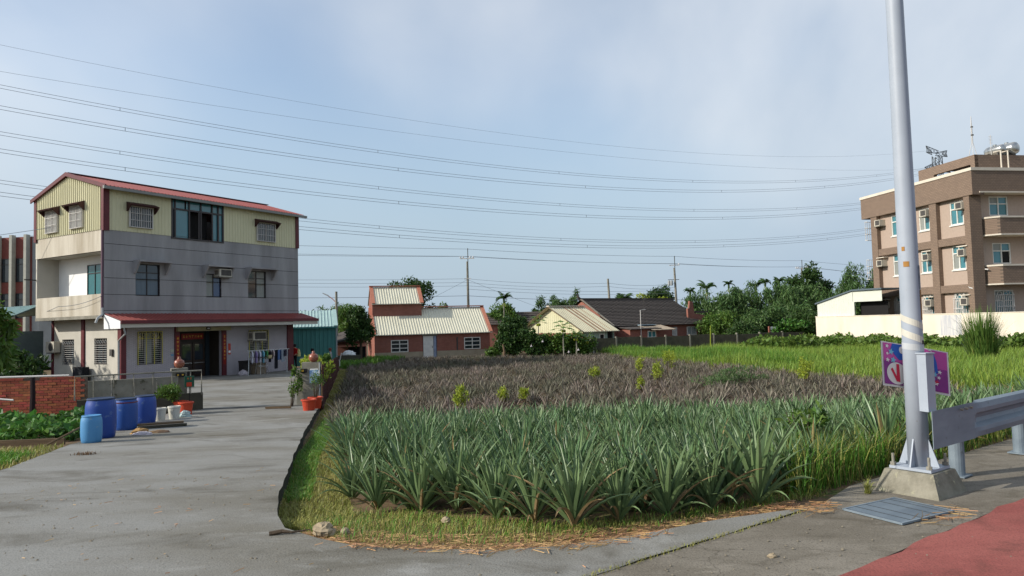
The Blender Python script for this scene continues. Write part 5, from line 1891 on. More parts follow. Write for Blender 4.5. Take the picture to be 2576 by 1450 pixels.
fl_n = ['ground', 'middle', 'top']
pos_n = ['nearest the building corner', 'in the second bay', 'next to the end pilaster']
for fi, v in enumerate((3.1, 6.62, 10.02)):
    for bi, yy in enumerate((.72, 4.2, 9.45)):
        ac_unit(bw(.3, yy, v), R(9.2 - 90), 'beige air conditioner on the brown building, %s floor, %s' % (fl_n[fi], pos_n[bi]), w=.66, h=.5, d=.5, group='air conditioners on the brown building')
        if fi < 2:
            MB().box(-.1, .35, yy - .5, yy + .45, v + .68, v + .74).build('hood_slab', M_cap, B)
for q in (bw(-.02, .2, 4.3), bw(1.0, -.1, 5.6)):
    t = empty('security_camera', q, R(-60), 'white security camera on the building corner pilaster' if q.z < 4 else 'white floodlight on the front corner of the brown building', 'camera' if q.z < 4 else 'lamp')
    MB().tube([(-.05, 0, 0), (.2, 0, -.05)], .05, 8).build('housing', M_bars, t)
    MB().tube([(-.05, 0, 0), (-.12, 0, .1)], .02, 6).build('bracket', M_bars, t)
# roof: penthouse parapet, tanks, masts
pt = MB()
wall('penthouse_wall', B, TR(1.3, 0) @ ML, .6, 6.2, 12.5, 14.0, [(1.0, 4.6, 12.9, 13.35)], .3, M_btile)
MB().quad((1.3, .6, 12.5), (10, .6, 12.5), (10, .6, 14.0), (1.3, .6, 14.0)).build('penthouse_wall', M_btile, B)
MB().quad((1.3, .6, 14.0), (10, .6, 14.0), (10, 6.2, 14.0), (1.3, 6.2, 14.0)).build('penthouse_roof', M_cap, B)
MB().box(.9, 1.25, .9, 11, 12.3, 12.5).build('roof_deck', M_conc, B)
for k, (x, y, r_, lb) in enumerate(((4.7, 1.7, .46, 'large shiny steel water tank on the building roof'), (3.5, 1.5, .34, 'smaller shiny steel water tank on the building roof'))):
    q = bw(x, y, 14.0)
    t = empty('water_tank', q, R(9.2 - 78), lb, 'water tank')
    b = MB(Matrix.Rotation(R(90), 4, 'Y') @ TR(-r_ - .12, 0, 0))
    b.lathe([(.02, -1.0 * r_ - .1), (r_ * .6, -.9 * r_ - .05), (r_ * .93, -.5 * r_), (r_, -.2 * r_), (r_, .9), (r_ * .9, .9 + .3 * r_), (r_ * .5, .9 + .5 * r_), (.02, .9 + .55 * r_)], 22)
    b.build('vessel', M_steel, t, smooth=True)
    for x_ in (.0, .7):
        MB().box(x_ - .05, x_ + .05, -r_ * .8, r_ * .8, 0, .4).build('cradle', M_vent, t)
    MB().lathe([(.14, 2 * r_ + .1), (.14, 2 * r_ + .2), (.05, 2 * r_ + .22)], 14, (.35, 0, 0)).build('hatch', M_steel, t)
for k, x in enumerate((2.72, 3.3)):
    MB().tube([(x, -.2, 12.8), (x, -.2, 14.1), (x + .1, .5, 14.15)], .05, 8).build('vent_pipe', M_cap, B)
q = bw(1.75, 1.2, 14.0)
t = empty('lattice_mast', q, 0, 'slender lattice antenna mast on the building roof', 'antenna')
for k in range(3):
    a = k * 2.094
    MB().tube([(.3 * math.cos(a), .3 * math.sin(a), 0), (.05 * math.cos(a), .05 * math.sin(a), 1.0), (.04 * math.cos(a), .04 * math.sin(a), 2.0), (.0, 0, 3.0)], .018, 5).build('mast_leg', M_bars, t)
MB().cbox(.03, 0, 1.6, .16, .1, .1).build('bracket', M_vent, t)
MB().cbox(.03, 0, 2.2, .14, .1, .08).build('bracket', M_vent, t)
q = bw(3.2, 1.1, 14.0)
t = empty('tv_antenna', q, 0, 'small comb shaped television antenna above the roof tanks', 'antenna')
MB().tube([(0, 0, 0), (0, 0, 1.6)], .02, 5).build('mast', M_bars, t)
b = MB()
for k in range(6):
    b.tube([(-.14, 0, .95 + k * .11), (.14, 0, .95 + k * .11)], .012, 4)
b.build('elements', M_bars, t)

# white boundary wall and shed beside the building
M_wwall = mat('cream white wall paint', (226, 215, 197), (208, 197, 178), scale=1.2, stretch=(1, 1, .25), contrast=1.3, rough=.85, speck=((196, 190, 180), 3, .66))
WA, WB = Vector((26.7, 62.0)), Vector((34.6, 42.6))
wdir = (WB - WA); wang = math.atan2(wdir.y, wdir.x)
ww = empty('white_wall', (WA.x, WA.y, -1.35), wang, 'long cream white boundary wall in front of the brown building', 'wall')
MB().box(0, wdir.length + 8, -.1, .1, 0, 2.82).build('wall_face', M_wwall, ww)
MB().box(-.03, wdir.length + 8, -.13, .13, 2.825, 2.88).build('coping', M_wwall, ww)
MB().box(11.6, 13.2, -.104, -.1005, 1.3, 2.75).build('grey_patch', mat('faded grey patch', (176, 176, 180), (206, 202, 196), scale=3, rough=.9, stretch=(3, 1, .4), contrast=2), ww)
sh = empty('white_shed', (WA.x, WA.y, -1.35), wang, 'white metal shed with a sloping dark roof edge beside the brown building', 'shed')
M_shed = mat('white metal cladding', (206, 208, 196), (194, 196, 184), scale=2, rough=.6)
corrugated('cladding', sh, TR(0, .14) @ MF, 0, 3.8, 2.4, lambda u: 3.95 + .93 * u / 3.8, .25, .015, M_shed)
MB().quad((0, .15, 0), (0, 3, 0), (0, 3, 3.95), (0, .15, 3.95)).build('end_wall', M_shed, sh)
MB().quad((3.8, .17, 4.0), (6.6, .17, 4.0), (6.6, .17, 4.88), (3.8, .17, 4.88)).build('lintel_cladding', M_shed, sh)
MB().box(3.8, 3.96, .1, .2, 2.9, 4.0).build('door_post', M_shed, sh)
MB().box(3.96, 6.6, .8, .82, 2.5, 4.0).build('dark_opening', M_dark, sh)
MB().hull8([(-.15, .02, 3.92), (3.8, .02, 4.9), (3.8, 3, 4.9), (-.15, 3, 3.92)], [(-.15, .02, 4.04), (3.8, .02, 5.02), (3.8, 3, 5.02), (-.15, 3, 4.04)]).build('roof', mat('dark grey flashing', (92, 104, 112), rough=.5), sh)
MB().box(3.8, 6.7, .02, 2.5, 4.9, 5.03).build('roof', MATS['dark grey flashing'], sh)

# ------------------------------------------------------------------ brick farmhouse with raised loft
M_brick = brickmat('farmhouse brick', (154, 92, 76), (134, 76, 62), (132, 104, 94), bw=.23, bh=.08, ms=.014)
M_roofw = mat('white roof sheet', (216, 212, 190), (198, 194, 172), scale=1.2, rough=.5, stretch=(1, .3, 1))
M_terr = mat('terracotta trim', (186, 122, 98), (168, 106, 84), scale=3, rough=.7)
F = empty('brick_farmhouse', (-12.36, 63.5, -1.33), R(17), 'red brick house with white ribbed roof and raised loft', 'house')
FL = 10.7
wall('front_wall', F, MF, 0, FL, .6, 2.35, [(1.46, 3.02, .6, 1.7), (8.22, 9.78, .66, 1.76), (4.35, 5.66, .6, 2.0)], .2, M_brick)
wall('base_strip', F, TR(0, -.02) @ MF, 0, FL, 0, .598, [(4.35, 5.66, 0, .6)], .2, mat('cement render', (164, 154, 134), (142, 132, 112), scale=2, rough=.95))
for x in (0.004, FL):
    MB().add([(x, .004, 0), (x, 6, 0), (x, 6, 2.35), (x, 3, 4.6), (x, .004, 2.35)], [(0, 1, 2, 3, 4)]).build('gable_wall', M_brick, F)
MB().box(.2, FL - .2, .25, 5.8, 0, 2.2).build('core', M_dark, F)
for (u0, u1, v0, v1) in ((1.46, 3.02, .6, 1.7), (8.22, 9.78, .66, 1.76)):
    wnd = window(F, MF, u0, u1, v0, v1, (.5,), (.33, .67), M_wfr, M_glass, fw=.07, w0=-.06, d=.1)
    grille(wnd, MF, u0 + .1, u1 - .1, v0 + .06, v1 - .06, 10, 1, M_vent, w=-.04, r=.01)
dr = MB(MF).box(4.4, 5.32, .02, 1.98, -.05, .0).build('door', M_wfr, F)
MB(MF).box(5.22, 5.26, .9, 1.05, .001, .05).build('handle', M_vent, dr)
MB(MF).box(5.36, 5.62, .02, 1.98, -.12, -.06).build('side_panel', mat('blue grey panel', (150, 162, 186), rough=.6), F)
MB(MF).box(4.3, 5.72, 2.0, 2.2, .001, .05).build('lintel', M_conc, F)
MB(MF).box(7.5, 7.62, .62, 1.8, .001, .05).build('downpipe', M_vent, F)


def ribbed(name, parent, x0, x1, y0, z0, y1, z1, pitch, m, d=.035):
    n = max(1, round((x1 - x0) / pitch)); p = (x1 - x0) / n
    sl = math.hypot(y1 - y0, z1 - z0); ny_, nz_ = -(z1 - z0) / sl * (1 if y1 > y0 else -1), abs(y1 - y0) / sl
    prof = []
    for i in range(n):
        a = x0 + i * p
        prof += [(a, 0), (a + p * .1, d), (a + p * .24, d), (a + p * .34, 0)]
    prof.append((x1, 0))
    vs, fs = [], []
    for u, w_ in prof:
        vs += [(u, y0 + ny_ * w_, z0 + nz_ * w_), (u, y1 + ny_ * w_, z1 + nz_ * w_)]
    for i in range(len(prof) - 1):
        fs.append((2 * i, 2 * i + 2, 2 * i + 3, 2 * i + 1))
    b = MB().add(vs, fs)
    b.quad((x0, y0, z0 - .05), (x1, y0, z0 - .05), (x1, y1, z1 - .05), (x0, y1, z1 - .05))
    b.quad((x0, y0, z0 - .05), (x1, y0, z0 - .05), (x1, y0, z0 - .002), (x0, y0, z0 - .002))
    return b.build(name, m, parent)


def trimband(name, parent, x0, x1, y0, z0, y1, z1, m, t=.05, lift=.04):
    return MB().hull8([(x0, y0, z0 + lift), (x1, y0, z0 + lift), (x1, y1, z1 + lift), (x0, y1, z1 + lift)], [(x0, y0, z0 + lift + t), (x1, y0, z0 + lift + t), (x1, y1, z1 + lift + t), (x0, y1, z1 + lift + t)]).build(name, m, parent)


rf = ribbed('roof', F, -.2, FL + .2, -.3, 2.2, 3, 4.64, .24, M_roofw)
ribbed('rear_roof', F, -.2, FL + .2, 6.3, 2.2, 3, 4.64, .24, M_roofw)
trimband('verge_trim', rf, -.22, .12, -.32, 2.2, 3, 4.66, M_terr)
trimband('verge_trim', rf, FL - .12, FL + .22, -.32, 2.2, 3, 4.66, M_terr)
MB().box(4.7, FL + .2, 2.75, 3.25, 4.71, 4.8).build('ridge_cap', M_terr, rf)
loft = MB().box(.06, 4.65, 2.0, 5.2, 2.6, 5.12).build('loft', M_brick, F)
MB().box(.0, 4.72, 1.93, 2.0, 3.72, 3.86).build('base_moulding', M_terr, loft)
lr = ribbed('loft_roof', F, -.02, 4.75, 1.68, 5.05, 3.6, 6.7, .24, M_roofw)
ribbed('loft_rear_roof', F, -.02, 4.75, 5.52, 5.05, 3.6, 6.7, .24, M_roofw)
for x in (.062, 4.648):
    MB().add([(x, 2.0, 5.12), (x, 5.2, 5.12), (x, 3.6, 6.6)], [(0, 1, 2)]).build('loft_gable', M_brick, F)
trimband('verge_trim', lr, -.05, .3, 1.66, 5.05, 3.6, 6.72, M_terr)
trimband('verge_trim', lr, 4.45, 4.8, 1.66, 5.05, 3.6, 6.72, M_terr)
MB().box(-.05, 4.8, 3.4, 3.8, 6.76, 6.84).build('ridge_cap', M_terr, lr)
MB().lathe([(.22, 0), (.2, .2), (.12, .3), (.14, .45), (.1, .6)], 10, (7.4, 3.6, 4.3)).build('chimney_pot', M_vent, F)

# ------------------------------------------------------------------ dark tiled house
M_tile = mat('dark grey roof tiles', (86, 78, 72), (64, 58, 54), scale=3, rough=.9, bump=.5, bscale=12, objrand=.08, speck=((110, 102, 92), 9, .62))
T = empty('tiled_house', (7.41, 76.0, -1.38), R(35), 'long brick house under a dark grey tiled roof', 'house')
TLn = 14.3
wins = [(3.18, 4.42, 1.2, 1.9), (9.08, 9.81, 1.2, 2.1), (11.43, 13.0, 1.2, 2.12)]
wall('front_wall', T, TR(0, -4.6) @ MF, .2, TLn - .1, 0, 2.6, wins, .2, M_brick)
for x in (.2, TLn - .1):
    MB().add([(x, -4.59, 0), (x, 4.6, 0), (x, 4.6, 2.6), (x, 0, 5.15), (x, -4.59, 2.6)], [(0, 1, 2, 3, 4)]).build('gable_wall', M_brick, T)
MB().box(.4, TLn - .3, -4.3, 4.4, 0, 2.4).build('core', M_dark, T)
for (u0, u1, v0, v1) in wins:
    Mw = TR(0, -4.6) @ MF
    wnd = window(T, Mw, u0, u1, v0, v1, (.5,), (), M_wfr, M_teal, fw=.09, w0=-.04, d=.1)
    grille(wnd, Mw, u0 + .1, u1 - .1, v0, v1, 8, 1, M_bars, w=.07, r=.02)
tr_ = MB().box(-.1, TLn + .1, -.16, .16, 5.24, 5.5).build('ridge_cap', M_tile, T)
MB().tube([(-.1, 0, 5.45), (-.3, 0, 5.6), (-.4, 0, 5.85)], [.16, .13, .08], 8).build('ridge_finial', M_tile, tr_)
nc = 19
for s_ in (-1, 1):
    for i in range(nc):
        y0, y1 = s_ * (5.05 * (1 - i / nc)), s_ * (5.05 * (1 - (i + 1) / nc) - .04)
        z0, z1 = 2.38 + 2.95 * i / nc, 2.38 + 2.95 * (i + 1) / nc
        if s_ == 1 and i % 3:
            continue
        if s_ == 1:
            y1 = s_ * (5.05 * (1 - min(nc, i + 3) / nc)); z1 = 2.38 + 2.95 * min(nc, i + 3) / nc
        # a course is a row of slightly uneven tiles with a proud lower edge
        b = MB()
        m_ = 48
        vs, fs = [], []
        for q in range(m_ + 1):
            x = TLn * q / m_
            wv = .018 * math.sin(q * 2.4 + i) + .012 * (q % 2)
            vs += [(x, y0, z0 + .085 + wv), (x, y1, z1 + .03), (x, y0, z0 + .0)]
        for q in range(m_):
            a = 3 * q
            fs += [(a, a + 3, a + 4, a + 1), (a + 2, a + 5, a + 3, a)]
        b.add(vs, fs).build('tile_course', M_tile, T)
trimband('verge', T, -.12, .12, -5.1, 2.36, 0, 5.33, mat('pale verge mortar', (156, 146, 130), (120, 112, 100), rough=.9), .06, .1)
# lean-to porch with corrugated awning
ann = MB().box(.76, 4.7, -6.6, -4.62, 0, 2.05).build('annex', M_brick, T)
MB().hull8([(.6, -6.9, 2.05), (5.0, -6.9, 2.05), (5.0, -4.62, 2.3), (.6, -4.62, 2.3)], [(.6, -6.9, 2.12), (5.0, -6.9, 2.12), (5.0, -4.62, 2.37), (.6, -4.62, 2.37)]).build('annex_roof', M_tile, ann)
ribbed('awning', ann, 3.4, 6.9, -7.2, 1.95, -5.0, 2.42, .2, mat('old awning sheet', (150, 140, 124), (120, 108, 96), scale=3, rough=.8))
MB().box(3.4, 5.6, -5.6, -5.0, 2.44, 2.5).build('blue_sheet', mat('pale blue sheet', (150, 176, 190), rough=.6), ann)
wnd = window(T, TR(0, -6.6) @ MF, 3.2, 4.4, 1.15, 1.85, (.5,), (), M_wfr, M_teal, fw=.09, w0=.003, d=.06)
MB().tube([(2.05, -6.85, .0), (2.05, -6.85, 4.0), (2.75, -6.85, 4.05)], .04, 6).build('vent_pipe', M_bars, T)
an = empty('tv_antenna', Vector((7.41 + 5.4 * math.cos(R(35)) + 3.9 * math.sin(R(35)), 76 + 5.4 * math.sin(R(35)) - 3.9 * math.cos(R(35)), 1.6)), 0, 'thin television antenna on the dark tiled roof', 'antenna')
MB().tube([(0, 0, 0), (.2, 0, 2.3)], .025, 5).build('mast', M_vent, an)
b = MB()
for k in range(5):
    a = k * math.pi / 5
    b.tube([(.2 - .35 * math.cos(a), 0, 2.15 - .3 * math.sin(a)), (.2 + .35 * math.cos(a), 0, 2.15 + .3 * math.sin(a))], .014, 4)
b.build('elements', M_vent, an)

# ------------------------------------------------------------------ cream gabled house
Cc = empty('cream_house', (3.73, 70.0, -1.36), R(40), 'cream gabled house with rust streaked ribbed roof', 'house')
CL, CWd = 4.6, 4.6
corrugated('gable_wall', Cc, TR(.25, 0) @ ML, -4.3, 4.3, 1.9, lambda u: 2.1 + 2.3 * (1 - abs(u) / 4.3), .3, .02, mat('cream gable sheet', (206, 202, 168), (190, 186, 152), scale=2, rough=.6))
wall('gable_base', Cc, TR(.25, 0) @ ML, -4.3, 4.3, 0, 1.9, [], .1, M_brick)
wall('front_wall', Cc, TR(0, -4.3) @ MF, .26, CL, 0, 2.1, [(2.5, 3.2, 1.1, 1.75), (3.62, 4.5, 0, 1.92)], .2, mat('pale green render', (150, 168, 156), (132, 150, 138), scale=2, rough=.9))
window(Cc, TR(0, -4.3) @ MF, 2.5, 3.2, 1.1, 1.75, (), (), M_wfr, M_dark, fw=.08, w0=-.06)
MB().box(.5, CL, -4.0, 4.0, 0, 2.0).build('core', M_dark, Cc)
cr_ = ribbed('roof', Cc, -.2, CL + .3, -4.75, 2.0, 0, 4.5, .3, mat('cream roof sheet', (204, 198, 170), (184, 176, 148), scale=1.5, rough=.6, stretch=(1, .3, 1)))
ribbed('rear_roof', Cc, -.2, CL + .3, 4.75, 2.0, 0, 4.5, .3, MATS['cream roof sheet'])
for x in (1.75, 2.4, 2.9, 3.8):
    trimband('rust_streak', cr_, x, x + (.16 if x < 3.5 else .07), -4.75, 2.0, -.1, 4.45, mat('rust streak %.1f' % x, (150, 96, 70), (176, 140, 108), scale=2, rough=.9), .006, .036)
MB().box(-.22, CL + .3, -.2, .2, 4.53, 4.62).build('ridge_cap', M_cap, cr_)
trimband('verge_trim', cr_, -.26, -.1, -4.8, 1.95, 0, 4.47, M_wood, .08, -.02)
trimband('verge_trim', cr_, -.26, -.1, 4.8, 1.95, 0, 4.47, M_wood, .08, -.02)

# far dark roof, ruined brick wall, low boundary wall
FR = empty('low_tiled_house', (-3.6, 90, -1.4), R(4), 'low house with dark tiled roof seen between brick house and cream house', 'house')
MB().box(0, 8.5, 0, 6, 0, 2.9).build('wall', M_brick, FR)
for i in range(6):
    MB().hull8([(-.3, -.4 + i * .6, 2.85 + i * .27), (8.8, -.4 + i * .6, 2.85 + i * .27), (8.8, .22 + i * .6, 3.1 + i * .27), (-.3, .22 + i * .6, 3.1 + i * .27)], [(-.3, -.4 + i * .6, 2.95 + i * .27), (8.8, -.4 + i * .6, 2.95 + i * .27), (8.8, .22 + i * .6, 3.14 + i * .27), (-.3, .22 + i * .6, 3.14 + i * .27)]).build('tile_course', M_tile, FR)
ru = empty('ruined_brick_wall', (20.0, 80, -1.38), R(20), 'ruined red brick wall with broken gable behind the tiled house', 'wall')
ro_ = [(0, 0), (3.0, 0), (3.0, 3.5), (2.3, 3.3), (1.6, 3.45), (.75, 3.6), (.62, 4.9), (.2, 5.0), (.1, 4.2), (-.1, 4.1)]
MB(MF).prism(ro_, -.3, 0).build('masonry', M_brick, ru)
MB().box(.95, 2.6, .0, .5, 3.62, 3.85).build('rubble_tiles', M_tile, ru)
lw0, lw1 = Vector((6.85, 62.0)), Vector((27.6, 66.9))
lwa = math.atan2(lw1.y - lw0.y, lw1.x - lw0.x); lwl = (lw1 - lw0).length
lw = empty('low_concrete_wall', (lw0.x, lw0.y, -1.4), lwa, 'low dark concrete block wall at the back of the meadow', 'wall')
ns = 9
for i in range(ns):
    MB().box(lwl * i / ns + .06, lwl * (i + 1) / ns - .06, -.06, .06, 0, 1.5 + .05 * math.sin(i * 2.0)).build('wall_section', M_conc2, lw)
    MB().box(lwl * i / ns - .07, lwl * i / ns + .055, -.1, .1, 0, 1.62).build('wall_post', M_conc, lw)
wp = empty('white_board', (25.9, 69.9, -1.38), R(12), 'small white panel framed in brick amid the hedge', 'panel')
MB().box(-.45, .45, 0, .1, .9, 2.0).build('sheet', M_white, wp)
MB().box(-.62, -.46, -.02, .14, 0, 2.05).build('side_post', M_brick, wp)
MB().box(.46, .62, -.02, .14, 0, 2.05).build('side_post', M_brick, wp)

# ------------------------------------------------------------------ sheds and buildings around the big house
M_tealw = mat('teal metal wall', (74, 132, 126), (62, 116, 112), scale=1.5, rough=.6, stretch=(1, 1, .3))
M_tealroof = mat('pale teal roof', (170, 194, 190), (150, 176, 172), scale=2, rough=.5)
TS = empty('teal_shed', (-18.3, 53.0, -1.2), R(16), 'teal ribbed metal shed beside the three storey house', 'shed')
corrugated('front_wall', TS, MF, 0, 4.95, 0, 2.95, .3, .03, M_tealw)
MB().quad((4.95, 0.003, 0), (4.95, 4, 0), (4.95, 4, 4.2), (4.95, .003, 2.95)).build('end_wall', M_tealw, TS)
rf = ribbed('roof', TS, -.1, 5.05, -.2, 2.95, 3.0, 4.25, .25, M_tealroof)
MB().box(-.1, 5.05, -.28, -.2, 2.82, 2.94).build('gutter', M_tealw, rf)
MB().hull8([(4.8, -.2, 2.97), (5.1, -.2, 2.97), (5.1, 3, 4.27), (4.8, 3, 4.27)], [(4.8, -.2, 3.03), (5.1, -.2, 3.03), (5.1, 3, 4.33), (4.8, 3, 4.33)]).build('verge_trim', M_tealroof, rf)
MB().tube([(5.0, -.08, 0), (5.0, -.08, 2.85)], .05, 8).build('downpipe', M_pvc, TS)
TL2 = empty('lean_to_shed', (-27.6, 41.7, -1.0), R(59.1 + 90), 'grey lean-to shed with pale ribbed hip roof at the side of the house', 'shed')
MB().box(0, 4.5, 0, 3.5, 0, 2.9).build('wall', mat('grey metal wall', (92, 104, 102), (78, 88, 86), scale=2, rough=.7), TL2)
ribbed('roof', TL2, -.2, 4.7, 3.8, 2.85, .3, 4.4, .22, M_tealroof)
ribbed('rear_roof', TL2, -.2, 4.7, -.8, 3.9, .3, 4.4, .22, M_tealroof)
SK = empty('old_shack', (-14.5, 58.6, -1.45), R(10), 'old shack with dark tiled lean roof behind the trees', 'shack')
MB().box(0, 2.3, 0, 3, 0, 1.9).build('wall', M_brick, SK)
MB().hull8([(-.4, -.8, 1.75), (2.6, -.8, 2.3), (2.6, 3, 3.1), (-.4, 3, 2.4)], [(-.4, -.8, 1.9), (2.6, -.8, 2.45), (2.6, 3, 3.25), (-.4, 3, 2.55)]).build('roof', M_tile, SK)
MB().box(.9, 2.3, -.01, .0, 0, 1.7).build('dark_doorway', M_dark, SK)
MB().hull8([(-.2, -1.2, 1.5), (2.4, -1.2, 1.5), (2.4, 0, 1.72), (-.2, 0, 1.72)], [(-.2, -1.2, 1.54), (2.4, -1.2, 1.54), (2.4, 0, 1.76), (-.2, 0, 1.76)]).build('awning', M_terr, SK)
wc = empty('white_cloth', (-12.7, 54.9, -.5), .3, 'crumpled white cloth lying before the old shack', 'cloth')
lump(wc, 'fabric', .55, .3, .35, M_white, 12)
MB().box(-.9, .9, -.3, .3, -.75, -.02).build('ledge', M_conc2, wc)
# far left building with white pilasters
LB = empty('maroon_building', (-42.3, 62, -1.2), R(-8), 'maroon building with white vertical pilasters behind the house', 'building')
M_marw = mat('maroon wall tile', (134, 76, 66), (116, 62, 56), scale=2, rough=.7)
MB().box(-7.5, 0, .25, 8, 0, 11.6).build('wall', M_marw, LB)
for i in range(6):
    x = -7.4 + i * 1.42
    MB().box(x - .13, x + .13, -.2, .249, 0, 11.75).build('pilaster', mat('pilaster paint %d' % i, (176, 176, 164), rough=.8), LB)
for i in range(5):
    x = -7.4 + i * 1.42 + .2
    for v0, v1 in ((1.0, 2.6), (4.4, 6.6), (7.6, 9.7)):
        window(LB, TR(0, .25) @ MF, x, x + 1.0, v0, v1, (), (.75,), M_bronze, M_glass, fw=.06, w0=.003)
MB().box(-.05, .7, .3, 8, 0, 11.55).build('end_bay', mat('end bay render', (168, 170, 168), (150, 152, 150), scale=1, rough=.9), LB)
for v in (4.4, 8.3):
    MB().box(.702, 1.0, 1.0, 3.0, v, v + 1.0).build('window_cage', M_palewall, LB)

# street lamp by the shack
SL = empty('street_lamp', (-14.86, 60, -1.3), 0, 'old street lamp with slanted arm on a concrete post', 'street lamp')
MB().tube([(0, 0, 0), (0, 0, 6.0)], [.14, .1], 8).build('post', M_conc, SL)
ar = MB().tube([(-.05, 0, 5.1), (-.35, 0, 5.4), (-.75, 0, 5.7)], .035, 6).build('arm', M_terr, SL)
MB().hull8([(-1.15, -.1, 5.85), (-.7, -.1, 5.62), (-.7, .1, 5.62), (-1.15, .1, 5.85)], [(-1.15, -.07, 5.93), (-.7, -.07, 5.74), (-.7, .07, 5.74), (-1.15, .07, 5.93)]).build('lamp_head', M_pvc, ar)

# ------------------------------------------------------------------ utility poles and lines
def utility_pole(x, y, z1, label, arms, lean=0.0, pipe=0.0, trans=False):
    z0 = float(zgr(x, y))
    t = empty('utility_pole', (x, y, z0), 0, label, 'utility pole')
    h = z1 - z0
    MB().tube([(0, 0, 0), (-lean * .5, 0, (h - pipe) * .5), (-lean, 0, h - pipe)], [.19, .16, .125], 10).build('shaft', M_conc, t)
    if pipe:
        MB().tube([(-lean + .08, 0, h - pipe - .6), (-lean + .08, 0, h)], .05, 6).build('top_pipe', M_conc2, t)
    for (z, wdt, ins) in arms:
        a = MB().box(-lean - wdt, -lean + wdt, -.16, -.08, z - z0 - .05, z - z0 + .05).build('crossarm', M_bars, t)
        for u in ins:
            MB().lathe([(.03, .05), (.09, .1), (.1, .2), (.05, .25)], 8, (-lean + u, -.12, z - z0)).build('insulator', M_wpr, a)
    if trans:
        for k, (dx, dy) in enumerate(((-.45, -.1), (-.75, .1))):
            MB().lathe([(.16, 0), (.18, .05), (.18, .6), (.12, .68), (.05, .7)], 12, (-lean + dx, dy, h * .66)).build('transformer', M_pvc, t)
        MB().box(-lean - .9, -lean + .6, -.05, .05, h * .66 + .75, h * .66 + .82).build('crossarm', M_vent, t)
    return t


utility_pole(-5.2, 85, 10.8, 'utility pole with white insulators behind the brick house', [(9.55, .85, (-.8, -.5, .35, .7)), (7.1, .4, ())], .0, 1.6)
utility_pole(22.3, 95, 10.1, 'utility pole with a transformer behind the tiled house', [(8.85, .7, (.6,))], .25, 1.6, True)
utility_pole(45.5, 110, 10.3, 'utility pole rising from the thicket near the brown building', [(9.0, .95, (-.9, -.6, .6, .9))], .1, 1.2)
utility_pole(12.4, 88, 6.85, 'bare leaning concrete pole behind the ridge of the tiled roof', [], .3)

M_wire = mat('dark wire', (112, 120, 130), rough=.7)


def catenary(a, b_, sag, n=14):
    a, b_ = Vector(a), Vector(b_)
    return [tuple(a.lerp(b_, i / n) - Vector((0, 0, sag * 4 * (i / n) * (1 - i / n)))) for i in range(n + 1)]


def line_set(label, wires, r):
    t = empty('power_line', wires[0][0], 0, label, 'power line')
    o_ = Vector(wires[0][0])
    for w in wires:
        pts_ = []
        for i in range(len(w) - 2):
            seg = catenary(w[i], w[i + 1], w[-1])
            pts_ += seg if i == 0 else seg[1:]
        MB().tube([Vector(p) - o_ for p in pts_], r, 4).build('wire', M_wire, t)
    return t


line_set('thin wires strung along the tops of the utility poles', [[(-50, 73, 10.9), (-6.0, 85, 9.85), (21.9, 95, 9.05), (44.8, 110, 9.25), (75, 128, 8.2), .18], [(-50, 73, 10.6), (-4.6, 85, 9.8), (22.8, 95, 9.05), (46.2, 110, 9.25), (75, 128, 7.9), .22],
          [(-50, 73, 12.0), (-5.1, 85, 10.7), (22.2, 95, 10.05), (45.5, 110, 10.2), (75, 128, 9.6), .2]], .018)
line_set('lower wires fanning out from the pole behind the brick house', [[(-50, 73, 7.9), (-5.2, 84.8, 7.1), (12.1, 88, 6.3), (22.1, 95, 6.4), .3], [(-50, 73, 7.6), (-5.2, 84.8, 6.65), (12.1, 88, 5.9), (22.1, 95, 5.9), .3],
          [(-50, 73, 7.4), (-5.2, 84.8, 6.25), (22.1, 95, 5.5), .4], [(-5.2, 84.8, 5.85), (22.1, 95, 5.1), .4]], .015)
line_set('thick low cable hung below the pole wires', [[(-50, 73, 5.9), (-5.2, 84.8, 5.05), (22.1, 95, 4.2), (45.5, 110, 4.6), .3]], .022)
line_set('slanting stay wires of the pole behind the brick house', [[(-5.2, 84.8, 7.0), (-12.2, 78, 3.0), .05], [(-5.2, 84.8, 7.0), (4.2, 84, 3.0), .05]], .014)
line_set('service cable sagging across the side of the three storey house', [[tuple(hw(-.12, 0, 4.72)), tuple(hw(-.25, 4, 4.3)), (-30, 43, 2.8), .15], [(-40, 40, 6.4), tuple(hw(-.1, 4.9, 8.75)), .1]], .014)

# high voltage line: parabolas between the tower behind the building and one beyond the left edge
TWX, TWY = 135.0, 220.0
hv = [('thin earth wire, the highest of the transmission line', 0, (52.6, -50.97, 42.24), 1), ('second thin earth wire just above the highest conductor pair', 6, (45.86, -39.2, 29.96), 1),
      ('highest conductor pair of the transmission line', 0, (47.5, -57.1, 49.57), 2), ('second highest conductor pair of the transmission line', 8, (46.6, -66.56, 55.25), 2),
      ('third conductor pair down of the transmission line', 0, (39.4, -52.1, 46.47), 2), ('fourth conductor pair down of the transmission line', 8, (39.0, -60.7, 51.7), 2),
      ('second lowest conductor pair of the transmission line', 0, (31.85, -51.3, 47.43), 2), ('lowest conductor pair of the transmission line', 8, (31.2, -54.8, 48.4), 2)]
for lb, off, (a, b_, c_), nw in hv:
    ox, oy = off * .55, -off * .84
    t = empty('transmission_line', (TWX + ox, TWY + oy, a), 0, lb, 'power line')
    for q in range(nw):
        pts_ = [(-245 * k, -160 * k, b_ * k + c_ * k * k - q * .45) for k in np.linspace(0, 1.02, 44)]
        MB().tube(pts_, .016 if nw == 1 else .026, 4).build('wire', M_wire, t)
    if nw == 2:
        for k in np.linspace(.12, .9, 7):
            p = (-245 * k, -160 * k, b_ * k + c_ * k * k)
            MB().tube([p, (p[0], p[1], p[2] - .45)], .04, 4).build('spacer', M_wire, t)
